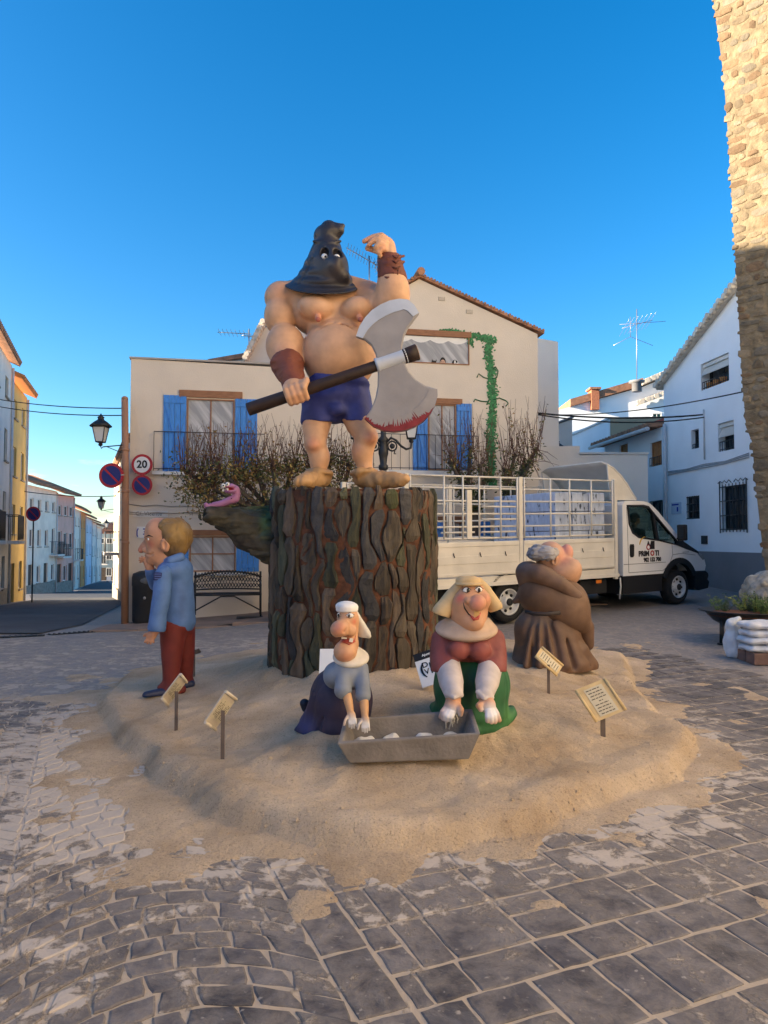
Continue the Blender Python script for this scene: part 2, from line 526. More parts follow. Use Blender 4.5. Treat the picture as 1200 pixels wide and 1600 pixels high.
# --- shared sand-dust mask
def dust_nodes(n, l):
    P = pos_node(n)
    sp = n.new("ShaderNodeSeparateXYZ"); l.new(P, sp.inputs[0])
    mp = n.new("ShaderNodeMapping"); mp.inputs["Location"].default_value = (0.0, -6.3 / 2.6, 0); mp.inputs["Scale"].default_value = (1 / 2.5, 1 / 2.6, 0)
    l.new(P, mp.inputs[0])
    ln = n.new("ShaderNodeVectorMath"); ln.operation = 'LENGTH'; l.new(mp.outputs[0], ln.inputs[0])
    b1 = n.new("ShaderNodeMapRange"); b1.inputs[1].default_value = 0.95; b1.inputs[2].default_value = 1.32; b1.inputs[3].default_value = 0.17; b1.inputs[4].default_value = -0.03
    l.new(ln.outputs["Value"], b1.inputs[0])
    b2 = n.new("ShaderNodeMapRange"); b2.inputs[1].default_value = 0.4; b2.inputs[2].default_value = -2.0; b2.inputs[3].default_value = 0.0; b2.inputs[4].default_value = 0.10
    l.new(sp.outputs[0], b2.inputs[0])
    b3 = n.new("ShaderNodeMapRange"); b3.inputs[1].default_value = 11.0; b3.inputs[2].default_value = 16.0; b3.inputs[3].default_value = 0.02; b3.inputs[4].default_value = -0.25
    l.new(sp.outputs[1], b3.inputs[0])
    n1 = n.new("ShaderNodeTexNoise"); n1.inputs["Scale"].default_value = 5.0; n1.inputs["Detail"].default_value = 10; n1.inputs["Roughness"].default_value = 0.72; n1.inputs["Distortion"].default_value = 0.3
    l.new(P, n1.inputs["Vector"])
    n3 = n.new("ShaderNodeTexNoise"); n3.inputs["Scale"].default_value = 0.9; n3.inputs["Detail"].default_value = 3
    l.new(P, n3.inputs["Vector"])
    def add(a, b):
        q = n.new("ShaderNodeMath"); l.new(a, q.inputs[0]); l.new(b, q.inputs[1]); return q.outputs[0]
    n3m = n.new("ShaderNodeMapRange"); n3m.inputs[1].default_value = 0.3; n3m.inputs[2].default_value = 0.7; n3m.inputs[3].default_value = -0.06; n3m.inputs[4].default_value = 0.06
    l.new(n3.outputs["Fac"], n3m.inputs[0])
    tot = add(add(add(add(n1.outputs["Fac"], b1.outputs[0]), b2.outputs[0]), b3.outputs[0]), n3m.outputs[0])
    mk = n.new("ShaderNodeMapRange"); mk.interpolation_type = 'SMOOTHSTEP'; mk.inputs[1].default_value = 0.545; mk.inputs[2].default_value = 0.68
    l.new(tot, mk.inputs[0])
    # thin film everywhere
    fm = n.new("ShaderNodeMapRange"); fm.inputs[1].default_value = 0.40; fm.inputs[2].default_value = 0.66; fm.inputs[4].default_value = 0.42
    l.new(tot, fm.inputs[0])
    mxn = n.new("ShaderNodeMath"); mxn.operation = 'MAXIMUM'; l.new(mk.outputs[0], mxn.inputs[0]); l.new(fm.outputs[0], mxn.inputs[1])
    return mxn.outputs[0], P, sp, n1
SAND = (0.55, 0.43, 0.30)
def paving_mat(name, col, sheet=False):
    mt, n, l, b = new_mat(name)
    dust, P, sp, n1 = dust_nodes(n, l)
    nz = n.new("ShaderNodeTexNoise"); nz.inputs["Scale"].default_value = 14; nz.inputs["Detail"].default_value = 7
    l.new(P, nz.inputs["Vector"])
    mx = n.new("ShaderNodeMixRGB"); mx.inputs[1].default_value = (*[c * 0.7 for c in col], 1); mx.inputs[2].default_value = (*[c * 1.3 for c in col], 1)
    l.new(nz.outputs["Fac"], mx.inputs[0]); out = mx.outputs[0]
    if sheet:
        # beyond the laid stones: worn setts too far to tell apart; near: sandy joints
        vo = n.new("ShaderNodeTexVoronoi"); vo.feature = 'DISTANCE_TO_EDGE'; vo.inputs["Scale"].default_value = 4.5
        l.new(P, vo.inputs["Vector"])
        jm = n.new("ShaderNodeMapRange"); jm.inputs[1].default_value = 0.03; jm.inputs[2].default_value = 0.07; jm.inputs[3].default_value = 0.35; jm.inputs[4].default_value = 0
        l.new(vo.outputs["Distance"], jm.inputs[0])
        fr = n.new("ShaderNodeMapRange"); fr.inputs[1].default_value = 9; fr.inputs[2].default_value = 16; fr.inputs[3].default_value = 1; fr.inputs[4].default_value = 0.0
        l.new(sp.outputs[1], fr.inputs[0])
        jj = n.new("ShaderNodeMath"); jj.operation = 'MULTIPLY'; l.new(jm.outputs[0], jj.inputs[0]); l.new(fr.outputs[0], jj.inputs[1])
        near = n.new("ShaderNodeMapRange"); near.inputs[1].default_value = 7.4; near.inputs[2].default_value = 7.6; near.inputs[3].default_value = 1; near.inputs[4].default_value = 0
        l.new(sp.outputs[1], near.inputs[0])
        j2 = n.new("ShaderNodeMath"); j2.operation = 'MAXIMUM'; l.new(jj.outputs[0], j2.inputs[0]); l.new(near.outputs[0], j2.inputs[1])
        ms = n.new("ShaderNodeMixRGB"); ms.inputs[2].default_value = (*[c * 0.9 for c in SAND], 1)
        l.new(j2.outputs[0], ms.inputs[0]); l.new(out, ms.inputs[1]); out = ms.outputs[0]
    else:
        oi = n.new("ShaderNodeObjectInfo"); rr = n.new("ShaderNodeMapRange"); rr.inputs[3].default_value = 0.72; rr.inputs[4].default_value = 1.25
        l.new(oi.outputs["Random"], rr.inputs[0])
        h = n.new("ShaderNodeHueSaturation"); l.new(rr.outputs[0], h.inputs["Value"]); l.new(out, h.inputs["Color"]); out = h.outputs[0]
    # pale smears and specks trodden into the stone
    w1_ = n.new("ShaderNodeTexNoise"); w1_.inputs["Scale"].default_value = 3.4; w1_.inputs["Detail"].default_value = 8; w1_.inputs["Roughness"].default_value = 0.65; w1_.inputs["Distortion"].default_value = 1.2
    l.new(P, w1_.inputs["Vector"])
    w2_ = n.new("ShaderNodeMapRange"); w2_.inputs[1].default_value = 0.46; w2_.inputs[2].default_value = 0.78; w2_.inputs[4].default_value = 0.42
    l.new(w1_.outputs["Fac"], w2_.inputs[0])
    ws = n.new("ShaderNodeMixRGB"); ws.inputs[2].default_value = (0.37, 0.345, 0.33, 1); l.new(w2_.outputs[0], ws.inputs[0]); l.new(out, ws.inputs[1]); out = ws.outputs[0]
    s1_ = n.new("ShaderNodeTexNoise"); s1_.inputs["Scale"].default_value = 26; s1_.inputs["Detail"].default_value = 3; l.new(P, s1_.inputs["Vector"])
    s2_ = n.new("ShaderNodeMapRange"); s2_.inputs[1].default_value = 0.66; s2_.inputs[2].default_value = 0.74; s2_.inputs[4].default_value = 0.7; l.new(s1_.outputs["Fac"], s2_.inputs[0])
    wp = n.new("ShaderNodeMixRGB"); wp.inputs[2].default_value = (0.45, 0.40, 0.34, 1); l.new(s2_.outputs[0], wp.inputs[0]); l.new(out, wp.inputs[1]); out = wp.outputs[0]
    md = n.new("ShaderNodeMixRGB"); md.inputs[2].default_value = (0.50, 0.43, 0.36, 1)
    l.new(dust, md.inputs[0]); l.new(out, md.inputs[1]); l.new(md.outputs[0], b.inputs["Base Color"])
    rg = n.new("ShaderNodeMapRange"); rg.inputs[3].default_value = 0.62; rg.inputs[4].default_value = 0.95
    l.new(dust, rg.inputs[0]); l.new(rg.outputs[0], b.inputs["Roughness"])
    b.inputs["Specular IOR Level"].default_value = 0.25
    bp = n.new("ShaderNodeBump"); bp.inputs["Distance"].default_value = 0.009
    ad = n.new("ShaderNodeMath"); l.new(nz.outputs["Fac"], ad.inputs[0]); l.new(dust, ad.inputs[1])
    l.new(ad.outputs[0], bp.inputs["Height"]); l.new(bp.outputs[0], b.inputs["Normal"])
    return mt
M_SHEET = paving_mat("square_setts", (0.215, 0.20, 0.195), True)
M_STONE = paving_mat("dark_paving_stone", (0.090, 0.082, 0.084))

def sand_material():
    mt, n, l, b = new_mat("sand")
    P = pos_node(n)
    nz = n.new("ShaderNodeTexNoise"); nz.inputs["Scale"].default_value = 1.6; nz.inputs["Detail"].default_value = 8; nz.inputs["Roughness"].default_value = 0.6
    l.new(P, nz.inputs["Vector"])
    cr_ = n.new("ShaderNodeValToRGB")
    cr_.color_ramp.elements[0].position = 0.33; cr_.color_ramp.elements[0].color = (0.48, 0.35, 0.225, 1)
    cr_.color_ramp.elements[1].position = 0.68; cr_.color_ramp.elements[1].color = (0.72, 0.57, 0.41, 1)
    l.new(nz.outputs["Fac"], cr_.inputs[0])
    g = n.new("ShaderNodeTexNoise"); g.inputs["Scale"].default_value = 75; g.inputs["Detail"].default_value = 4; g.inputs["Roughness"].default_value = 0.7
    l.new(P, g.inputs["Vector"])
    gm = n.new("ShaderNodeMapRange"); gm.inputs[1].default_value = 0.30; gm.inputs[2].default_value = 0.46; gm.inputs[3].default_value = 0.55; gm.inputs[4].default_value = 1.0
    l.new(g.outputs["Fac"], gm.inputs[0])
    h = n.new("ShaderNodeHueSaturation"); l.new(gm.outputs[0], h.inputs["Value"]); l.new(cr_.outputs[0], h.inputs["Color"])
    l.new(h.outputs[0], b.inputs["Base Color"])
    b.inputs["Roughness"].default_value = 0.95; b.inputs["Specular IOR Level"].default_value = 0.1
    n2 = n.new("ShaderNodeTexNoise"); n2.inputs["Scale"].default_value = 22; n2.inputs["Detail"].default_value = 8; n2.inputs["Roughness"].default_value = 0.72
    l.new(P, n2.inputs["Vector"])
    bp = n.new("ShaderNodeBump"); bp.inputs["Distance"].default_value = 0.035; bp.inputs["Strength"].default_value = 1.0
    l.new(n2.outputs["Fac"], bp.inputs["Height"]); l.new(bp.outputs[0], b.inputs["Normal"])
    return mt
M_SAND = sand_material()
M_ASPHALT = mat("asphalt", (0.075, 0.08, 0.09), 0.85, 0.5, 1.3, 0.006, 60)
M_REDPAVE = mat("reddish_pavement", (0.25, 0.185, 0.15), 0.85, 0.45, 2.0, 0.005, 50)
M_EARTH = mat("dry_earth", (0.16, 0.14, 0.10), 0.9, 0.4, 0.1)
M_HILL = mat("scrub_hill", (0.10, 0.13, 0.13), 0.95, 0.4, 0.02)

def sheet(name, xs, ys, zf, material, parent=None):
    X, Y = np.meshgrid(xs, ys, indexing='ij'); Z = zf(X, Y)
    V = np.stack([X, Y, Z], -1).reshape(-1, 3); nx, ny = X.shape
    i, j = np.meshgrid(np.arange(nx - 1), np.arange(ny - 1), indexing='ij')
    a = (i * ny + j).ravel()
    Q = np.stack([a, a + ny, a + ny + 1, a + 1], 1)
    me = bpy.data.meshes.new(name); me.from_pydata(V.tolist(), [], Q.tolist())
    me.polygons.foreach_set("use_smooth", [True] * len(Q))
    return link_mesh(name, me, material, parent)

tag(sheet("ground", np.linspace(-400, 400, 81), np.linspace(-120, 900, 103), lambda x, y: -0.9 - 8.0 * sst(-2, -12, x) * sst(5, 60, y) + 0 * x, M_EARTH), kind="structure")
_xs = np.concatenate([np.arange(-70, -22, 2.0), np.arange(-22, 22.1, 0.5), np.arange(24, 60, 3.0)])
_ys = np.concatenate([np.arange(-30, -12, 2.0), np.arange(-12, 7.5, 0.5), np.arange(7.5, 40.1, 0.4), np.arange(41, 140, 2.0)])
paving = tag(sheet("paving", _xs, _ys, lambda x, y: hz(x, y), M_SHEET), kind="structure")

# --- individual stones
NV = np.array((0.922, 0.386)); DV = np.array((0.386, -0.922))
def xy(nn, tt): return NV * nn + DV * tt
def in_view(x, y, mg=0.35):
    if y < 2.0: return False
    return abs(x) < y * 0.531 + mg
def stone_mesh(name, poly, h, ch):
    """bevel-topped paving stone from a ground polygon"""
    c = np.mean(poly, 0); vs = []; n = len(poly)
    z = HZ(c[0], c[1])
    for p in poly: vs.append((p[0] - c[0], p[1] - c[1], -0.02))
    for p in poly: vs.append((p[0] - c[0], p[1] - c[1], h - ch * 0.6))
    for p in poly:
        d = np.array(p) - c; L = np.linalg.norm(d); q = d * (1 - ch * 1.4 / L)
        vs.append((q[0], q[1], h))
    fs = [tuple(range(2 * n, 3 * n))]
    for i in range(n):
        j = (i + 1) % n
        fs.append((i, j, j + n, i + n)); fs.append((i + n, j + n, j + 2 * n, i + 2 * n))
    return vs, fs, (c[0], c[1], z)
stones = []
def poly_ccw(p):
    a = 0.5 * sum(p[i][0] * p[(i + 1) % len(p)][1] - p[(i + 1) % len(p)][0] * p[i][1] for i in range(len(p)))
    return p if a > 0 else p[::-1]
def add_stone(kind, corners, h, ch):
    c = np.mean(corners, 0)
    if not in_view(c[0], c[1]): return
    e = float(mound(np.array([c[0]]), np.array([c[1]]))[1][0])
    if e > 0.22: return
    cs = [np.array(q) for q in corners]; out = []
    for i in range(4):
        a, b = cs[i], cs[(i + 1) % 4]; out.append(a + (c - a) * rs.uniform(.01, .05))
        for f in (.33, .66): out.append(a + (b - a) * (f + jit(.08)) + np.array((jit(.0045), jit(.0045))))
    stones.append((c[1], kind, poly_ccw(out), h, ch))
rs = random.Random(11)
def jit(a): return rs.uniform(-a, a)
def rect_stone(n0, n1, t0, t1, g=0.007):
    cs = [xy(n0 + g + jit(.004), t0 + g + jit(.004)), xy(n1 - g + jit(.004), t0 + g + jit(.004)), xy(n1 - g + jit(.004), t1 - g + jit(.004)), xy(n0 + g + jit(.004), t1 - g + jit(.004))]
    add_stone('slab', cs, 0.0045 + jit(.0015), 0.005)
# kerb-like border strip and the slabs to its right
t = -8.2
while t < -1.2:
    q = rs.uniform(0.34, 0.5); rect_stone(0.872, 1.073, t, t + q); t += q
t = -8.2
while t < -1.0:
    q = rs.choice((0.17, 0.21, 0.25, 0.29, 0.34)); nn = 1.073 + rs.uniform(-0.1, 0.0)
    first = True
    while nn < 7.2:
        w = rs.choice((0.15, 0.18, 0.22, 0.27, 0.35))
        a = max(nn, 1.077)
        if nn + w - a > 0.06:
            if q > 0.3 and rs.random() < 0.3:
                s_ = t + q * rs.uniform(0.4, 0.6); rect_stone(a, nn + w, t, s_); rect_stone(a, nn + w, s_, t + q)
            else: rect_stone(a, nn + w, t, t + q)
        nn += w
    t += q
# setts laid in arches to the left
cw = 1.15
for ci in range(7):
    a0 = ci * cw
    for k in range(-62, 0):
        u = a0 + (0.0 if k % 2 else -0.07)
        us = [a0]
        while us[-1] < a0 + cw - 0.06: us.append(us[-1] + rs.uniform(0.115, 0.185))
        us[-1] = a0 + cw
        def tt(a, kk): 
            x_ = (a - a0 - cw / 2) / (cw / 2)
            return kk * 0.128 - 0.30 * (1 - x_ * x_)
        for i in range(len(us) - 1):
            u0, u1 = us[i] + 0.006, us[i + 1] - 0.006
            sk0, sk1 = jit(.016), jit(.016)
            cs = []
            for a, kk, s_ in ((u0, k, sk0), (u1, k, sk1), (u1, k + 1, sk1), (u0, k + 1, sk0)):
                t_ = tt(a, kk) + (0.006 if kk == k else -0.006) + jit(.006)
                cs.append(xy(0.872 - (a + s_ * (1 if kk == k else -1) * 0.8) - 0.004, t_))
            add_stone('sett', cs, 0.0055 + jit(.002), 0.006)
stones.sort(key=lambda s: s[0])
for kind, keep in (('slab', 290), ('sett', 290)):
    sel = [s for s in stones if s[1] == kind]
    for s in sel[:keep]:
        vs, fs, loc = stone_mesh(kind, s[2], s[3], s[4])
        me = bpy.data.meshes.new(kind); me.from_pydata(vs, [], fs); me.materials.append(M_STONE)
        o = bpy.data.objects.new(kind, me); C.objects.link(o); o.parent = paving; o.location = loc
    if len(sel) > keep:
        b_ = MB()
        for s in sel[keep:]:
            vs, fs, loc = stone_mesh(kind, s[2], s[3], s[4]); b_.add([(v[0] + loc[0], v[1] + loc[1], v[2] + loc[2]) for v in vs], fs)
        b_.build("far_" + kind + "s", M_STONE, paving, kind="stuff")
print("stones", len(stones))

# --- the sand mound
gx = np.arange(-4.3, 3.9, 0.022); gy = np.arange(2.9, 11.0, 0.022)
def mound_z(x, y):
    h, e = mound(x, y); return hz(x, y) + np.where(h > 0.0015, h, -0.03)
tag(sheet("sand_mound", gx, gy, mound_z, M_SAND), "wide low heap of pale sand spread round the tree stump", "sand heap", kind="stuff")
# clods and pebbles lying on the sand and at its edge
cl = MB(); rc = random.Random(5)
XS = np.array([rc.uniform(-2.9, 2.9) for _ in range(6000)]); YS = np.array([rc.uniform(3.4, 8.0) for _ in range(6000)])
HH, EE = mound(XS, YS)
ph = (1 + 5 ** .5) / 2
for x, y, h_, e_ in zip(XS, YS, HH, EE):
    if e_ < -0.25: continue
    edge = math.exp(-((e_ - 0.05) / 0.12) ** 2)
    if rc.random() > 0.30 + 0.7 * edge: continue
    r = rc.uniform(0.003, 0.008) * (1 + .3 * edge) * (1 + 1.2 * rc.random() ** 4)
    z = HZ(x, y) + max(h_, 0.006)
    vs = [(x + r * rc.uniform(.7, 1.3) * a, y + r * rc.uniform(.7, 1.3) * b, z + r * 0.1 + r * rc.uniform(.4, .8) * c_) for a, b, c_ in ((1, 0, 0), (-1, 0, 0), (0, 1, 0), (0, -1, 0), (0, 0, 1), (0, 0, -1))]
    cl.add(vs, [(0, 2, 4), (2, 1, 4), (1, 3, 4), (3, 0, 4), (2, 0, 5), (1, 2, 5), (3, 1, 5), (0, 3, 5)])
tag(cl.build("sand_clods", M_SAND), "small clods and pebbles scattered over the sand heap", "clods", kind="stuff")

# --- street asphalt, pavement by the mural house, drain channel, hill
def strip(name, left, right, dz, material, nx=6, parent=None):
    """ground-hugging band between two polylines of equal length"""
    V = []; Q = []
    for a, b in zip(left, right):
        for k in range(nx + 1):
            x = a[0] + (b[0] - a[0]) * k / nx; y = a[1] + (b[1] - a[1]) * k / nx
            V.append((x, y, HZ(x, y) + dz))
    for i in range(len(left) - 1):
        for k in range(nx):
            p = i * (nx + 1) + k; Q.append((p, p + 1, p + nx + 2, p + nx + 1))
    me = bpy.data.meshes.new(name); me.from_pydata(V, [], Q); me.polygons.foreach_set("use_smooth", [True] * len(Q))
    return link_mesh(name, me, material, parent)
HA = (at(200, 900, 14.7).x, 14.7); HB = (at(840, 900, 16.3).x, 16.3)
_hl = math.hypot(HB[0] - HA[0], HB[1] - HA[1]); HU = ((HB[0] - HA[0]) / _hl, (HB[1] - HA[1]) / _hl); HN = (HU[1], -HU[0])
lft = [(-9.2, 12.3), (-12, 20), (-14.2, 27.5), (-16.5, 34), (-22, 45), (-24.6, 52), (-25.4, 60), (-32.5, 79), (-40, 105)]
rgt = [(-5.9, 12.5), (-6.2, 15), (-8, 21), (-10.6, 30), (-14.3, 39), (-16.7, 45), (-19.5, 52), (-22.3, 60), (-29.5, 79), (-38.6, 105)]
def dense(P, k=6): return [(P[i][0] + (P[i+1][0] - P[i][0]) * j / k, P[i][1] + (P[i+1][1] - P[i][1]) * j / k) for i in range(len(P) - 1) for j in range(k)] + [P[-1]]
lft, rgt = dense(lft), dense(rgt)
tag(strip("street", lft, rgt, 0.018, M_ASPHALT, 10), kind="structure")
def hp(s, o): return (HA[0] + HU[0] * s + HN[0] * o, HA[1] + HU[1] * s + HN[1] * o)
pv = strip("pavement", [hp(s, 0.0) for s in np.linspace(-0.35, 9.5, 12)], [hp(s, 1.75) for s in np.linspace(-0.35, 9.5, 12)], 0.03, M_REDPAVE)
tag(pv, kind="structure")
kb = MB()
for i in range(12):
    s0, s1 = -0.35 + 9.85 * i / 12, -0.35 + 9.85 * (i + 1) / 12
    a, b = hp(s0 + .006, 1.81), hp(s1 - .006, 1.81)
    mid = ((a[0] + b[0]) / 2, (a[1] + b[1]) / 2)
    MB().box((mid[0], mid[1], HZ(*mid) - 0.005), (math.dist(a, b), 0.12, 0.08), Rz(math.atan2(HU[1], HU[0]))).build("kerb_stone", M_REDPAVE, pv, bevel=0.008)
M_IRON = mat("cast_iron_black", (0.016, 0.016, 0.018), 0.5, 0.3, 20, 0.001, 80, spec=0.5)
M_GRATE = mat("drain_iron", (0.03, 0.03, 0.032), 0.6, 0.3, 30)
for a, b, dl in ((gpt(-60, 999), gpt(70, 993), "longer dark iron drain grate across the street mouth on the yellow house side"), (gpt(75, 992), gpt(160, 985), "shorter dark iron drain grate across the street mouth on the mural house side")):
    mid = ((a[0] + b[0]) / 2, (a[1] + b[1]) / 2); L_ = math.dist(a, b); an = math.atan2(b[1] - a[1], b[0] - a[0])
    dg_ = thing("drain_channel", dl, "drain", (mid[0], mid[1], HZ(*mid)), "drain grates across the street")
    mb = MB().box((mid[0], mid[1], HZ(*mid) - 0.02), (L_, 0.2, 0.055), Rz(an)); mb.build("tray", mat("drain_dark", (0.008, 0.008, 0.008), 0.9), dg_)
    mb = MB()
    for k in range(int(L_ / 0.08)):
        f = (k + 0.5) / int(L_ / 0.08) - 0.5
        mb.box((mid[0] + math.cos(an) * f * L_, mid[1] + math.sin(an) * f * L_, HZ(*mid) + 0.014), (0.03, 0.19, 0.012), Rz(an))
    mb.build("grating", M_GRATE, dg_)
hl = sheet("hill", np.linspace(-140, 40, 46), np.linspace(120, 300, 40), lambda x, y: -9 + 15 * np.exp(-((x + 60) / 60) ** 2 - ((y - 215) / 45) ** 2) * (1 + 0.25 * fbm(np.stack([x * .03, y * .03, 0 * x], -1), 3)), M_HILL)
tag(hl, kind="structure")
# ------------------------------------------------------------------ buildings
class Fac:
    """vertical facade plane from plan point A to plan point B (left to right as seen)"""
    def __init__(s, A, B):
        s.A = Vector((A[0], A[1])); d = Vector((B[0] - A[0], B[1] - A[1])); s.len = d.length; s.u = d.normalized()
        n = Vector((s.u.y, -s.u.x))
        if n.dot(-s.A) < 0: n = -n
        s.n = n
    def sz(s, px, py): return onplane(px, py, s.A, s.u)
    def p(s, a, z, o=0.0): return Vector((s.A.x + s.u.x * a + s.n.x * o, s.A.y + s.u.y * a + s.n.y * o, z))
    def rect(s, x0, y0, x1, y1):
        """pixel box -> s0, s1, z0, z1 (mean of its corners)"""
        a = s.sz(x0, y0); b = s.sz(x1, y0); c = s.sz(x0, y1); d = s.sz(x1, y1)
        return (a[0] + c[0]) / 2, (b[0] + d[0]) / 2, (c[1] + d[1]) / 2, (a[1] + b[1]) / 2
    def box(s, mb, s0, s1, z0, z1, o0, o1):
        """box on the facade; o = distance out from the wall"""
        q = [s.p(s0, z0, o0), s.p(s1, z0, o0), s.p(s1, z1, o0), s.p(s0, z1, o0)]
        n3 = Vector((s.n.x, s.n.y, 0)) * (o1 - o0)
        return mb.prism(q, n3)
    def tub(s, mb, pts, r, n=6): return mb.tube([s.p(*q) for q in pts], r, n)
def carve(o, cut):
    """cut the openings collected in cut out of object o"""
    me = bpy.data.meshes.new("cut"); me.from_pydata([tuple(Vector(v) - WL[o]) for v in cut.v], [], cut.f)
    bm = bmesh.new(); bm.from_mesh(me); bmesh.ops.recalc_face_normals(bm, faces=bm.faces); bm.to_mesh(me); bm.free()
    bm = bmesh.new(); bm.from_mesh(o.data); bmesh.ops.recalc_face_normals(bm, faces=bm.faces); bm.to_mesh(o.data); bm.free()
    co = bpy.data.objects.new("cut", me); C.objects.link(co); co.parent = o.parent
    md = o.modifiers.new("cut", 'BOOLEAN'); md.object = co; md.operation = 'DIFFERENCE'; md.solver = 'EXACT'
    dg = bpy.context.evaluated_depsgraph_get()
    nm = bpy.data.meshes.new_from_object(o.evaluated_get(dg))
    o.modifiers.clear(); old = o.data; o.data = nm; nm.name = o.name
    bpy.data.objects.remove(co); bpy.data.meshes.remove(me); bpy.data.meshes.remove(old)

def plaster(name, col, stain=0.25): return mat(name, col, 0.85, stain, 1.4, 0.004, 45, spec=0.2)
M_CREAM = plaster("cream_render", (0.70, 0.615, 0.51), 0.10)
M_WHITE = plaster("white_render", (0.86, 0.88, 0.90), 0.08)
M_BRIGHT = plaster("bright_cream_render", (0.82, 0.76, 0.68), 0.08)
M_OFFWHITE = plaster("offwhite_render", (0.70, 0.67, 0.62), 0.15)
M_GREYB = plaster("grey_plinth", (0.22, 0.22, 0.23), 0.2)
M_YELLOW = plaster("yellow_render", (0.62, 0.43, 0.15), 0.2)
M_ROWW = plaster("warm_white_render", (0.85, 0.73, 0.61), 0.2)
M_PINK = plaster("pink_render", (0.72, 0.42, 0.34), 0.2)
M_ORANGE = plaster("orange_render", (0.66, 0.29, 0.10), 0.2)
M_PALEB = plaster("pale_blue_render", (0.55, 0.62, 0.72), 0.2)
M_OCHRE = plaster("ochre_render", (0.42, 0.31, 0.20), 0.2)
M_TILE = mat("clay_roof_tile", (0.34, 0.17, 0.10), 0.85, 0.6, 5, 0.01, 30, rnd=0.15)
M_TILEP = mat("pale_roof_tile", (0.62, 0.54, 0.44), 0.85, 0.4, 6, 0.01, 30)
M_REDTILE = mat("red_sheet_roof", (0.42, 0.07, 0.045), 0.7, 0.4, 4)
M_ORSOF = mat("orange_soffit", (0.55, 0.20, 0.06), 0.8, 0.2, 3)
M_WOOD = mat("brown_lintel_wood", (0.30, 0.145, 0.075), 0.7, 0.35, 8, 0.002, 60, stretch=(1, 1, 6))
M_WOODD = mat("dark_door_wood", (0.045, 0.03, 0.022), 0.6, 0.4, 8)
M_WOODO = mat("orange_wood", (0.40, 0.17, 0.06), 0.6, 0.4, 8)
M_BLUE = mat("blue_shutter_paint", (0.055, 0.24, 0.66), 0.55, 0.35, 9, 0.002, 30, stretch=(3, 3, 0.6), rnd=0.06)
M_FRAME = mat("white_frame_paint", (0.72, 0.72, 0.70), 0.5, 0.1, 9)
M_DKFRAME = mat("dark_frame", (0.03, 0.03, 0.032), 0.5, 0.2, 9)
M_GREEN = mat("green_shutter_paint", (0.02, 0.08, 0.06), 0.5, 0.2, 9)
M_STONEW = mat("stone_base", (0.30, 0.26, 0.21), 0.9, 0.6, 5, 0.02, 9)
M_PIPE = mat("grey_pipe", (0.55, 0.55, 0.56), 0.5, 0.2, 5)
M_CABLE = mat("black_cable", (0.012, 0.012, 0.012), 0.6, 0.1, 5)
M_PLASTICW = mat("white_plastic", (0.75, 0.75, 0.74), 0.45, 0.1, 5)
def glass_mat(name, col, rough=0.12):
    mt, n, l, b = new_mat(name)
    P = pos_node(n); nz = n.new("ShaderNodeTexNoise"); nz.inputs["Scale"].default_value = 1.7; l.new(P, nz.inputs["Vector"])
    mx = n.new("ShaderNodeMixRGB"); mx.inputs[1].default_value = (*[c * .6 for c in col], 1); mx.inputs[2].default_value = (*[c * 1.4 for c in col], 1)
    l.new(nz.outputs["Fac"], mx.inputs[0]); l.new(mx.outputs[0], b.inputs["Base Color"])
    b.inputs["Roughness"].default_value = rough; b.inputs["Specular IOR Level"].default_value = 0.6
    return mt
M_GLASS = glass_mat("dark_window_glass", (0.03, 0.035, 0.04))
def painted_pane():
    """grey painted window pane with pale diagonal brush streaks"""
    mt, n, l, b = new_mat("painted_grey_pane")
    P = pos_node(n); m0 = n.new("ShaderNodeMapping"); m0.inputs["Rotation"].default_value = (0, math.radians(38), 0); l.new(P, m0.inputs[0])
    mp = n.new("ShaderNodeMapping"); mp.inputs["Scale"].default_value = (9, .8, 0.9); l.new(m0.outputs[0], mp.inputs[0]); nz = n.new("ShaderNodeTexNoise"); nz.inputs["Scale"].default_value = 1.3; nz.inputs["Detail"].default_value = 4
    l.new(mp.outputs[0], nz.inputs["Vector"])
    r = n.new("ShaderNodeValToRGB"); r.color_ramp.elements[0].position = .42; r.color_ramp.elements[0].color = (0.30, 0.31, 0.33, 1)
    r.color_ramp.elements[1].position = .68; r.color_ramp.elements[1].color = (0.52, 0.53, 0.55, 1)
    l.new(nz.outputs["Fac"], r.inputs[0]); l.new(r.outputs[0], b.inputs["Base Color"]); b.inputs["Roughness"].default_value = .6
    return mt
M_PANE = painted_pane()

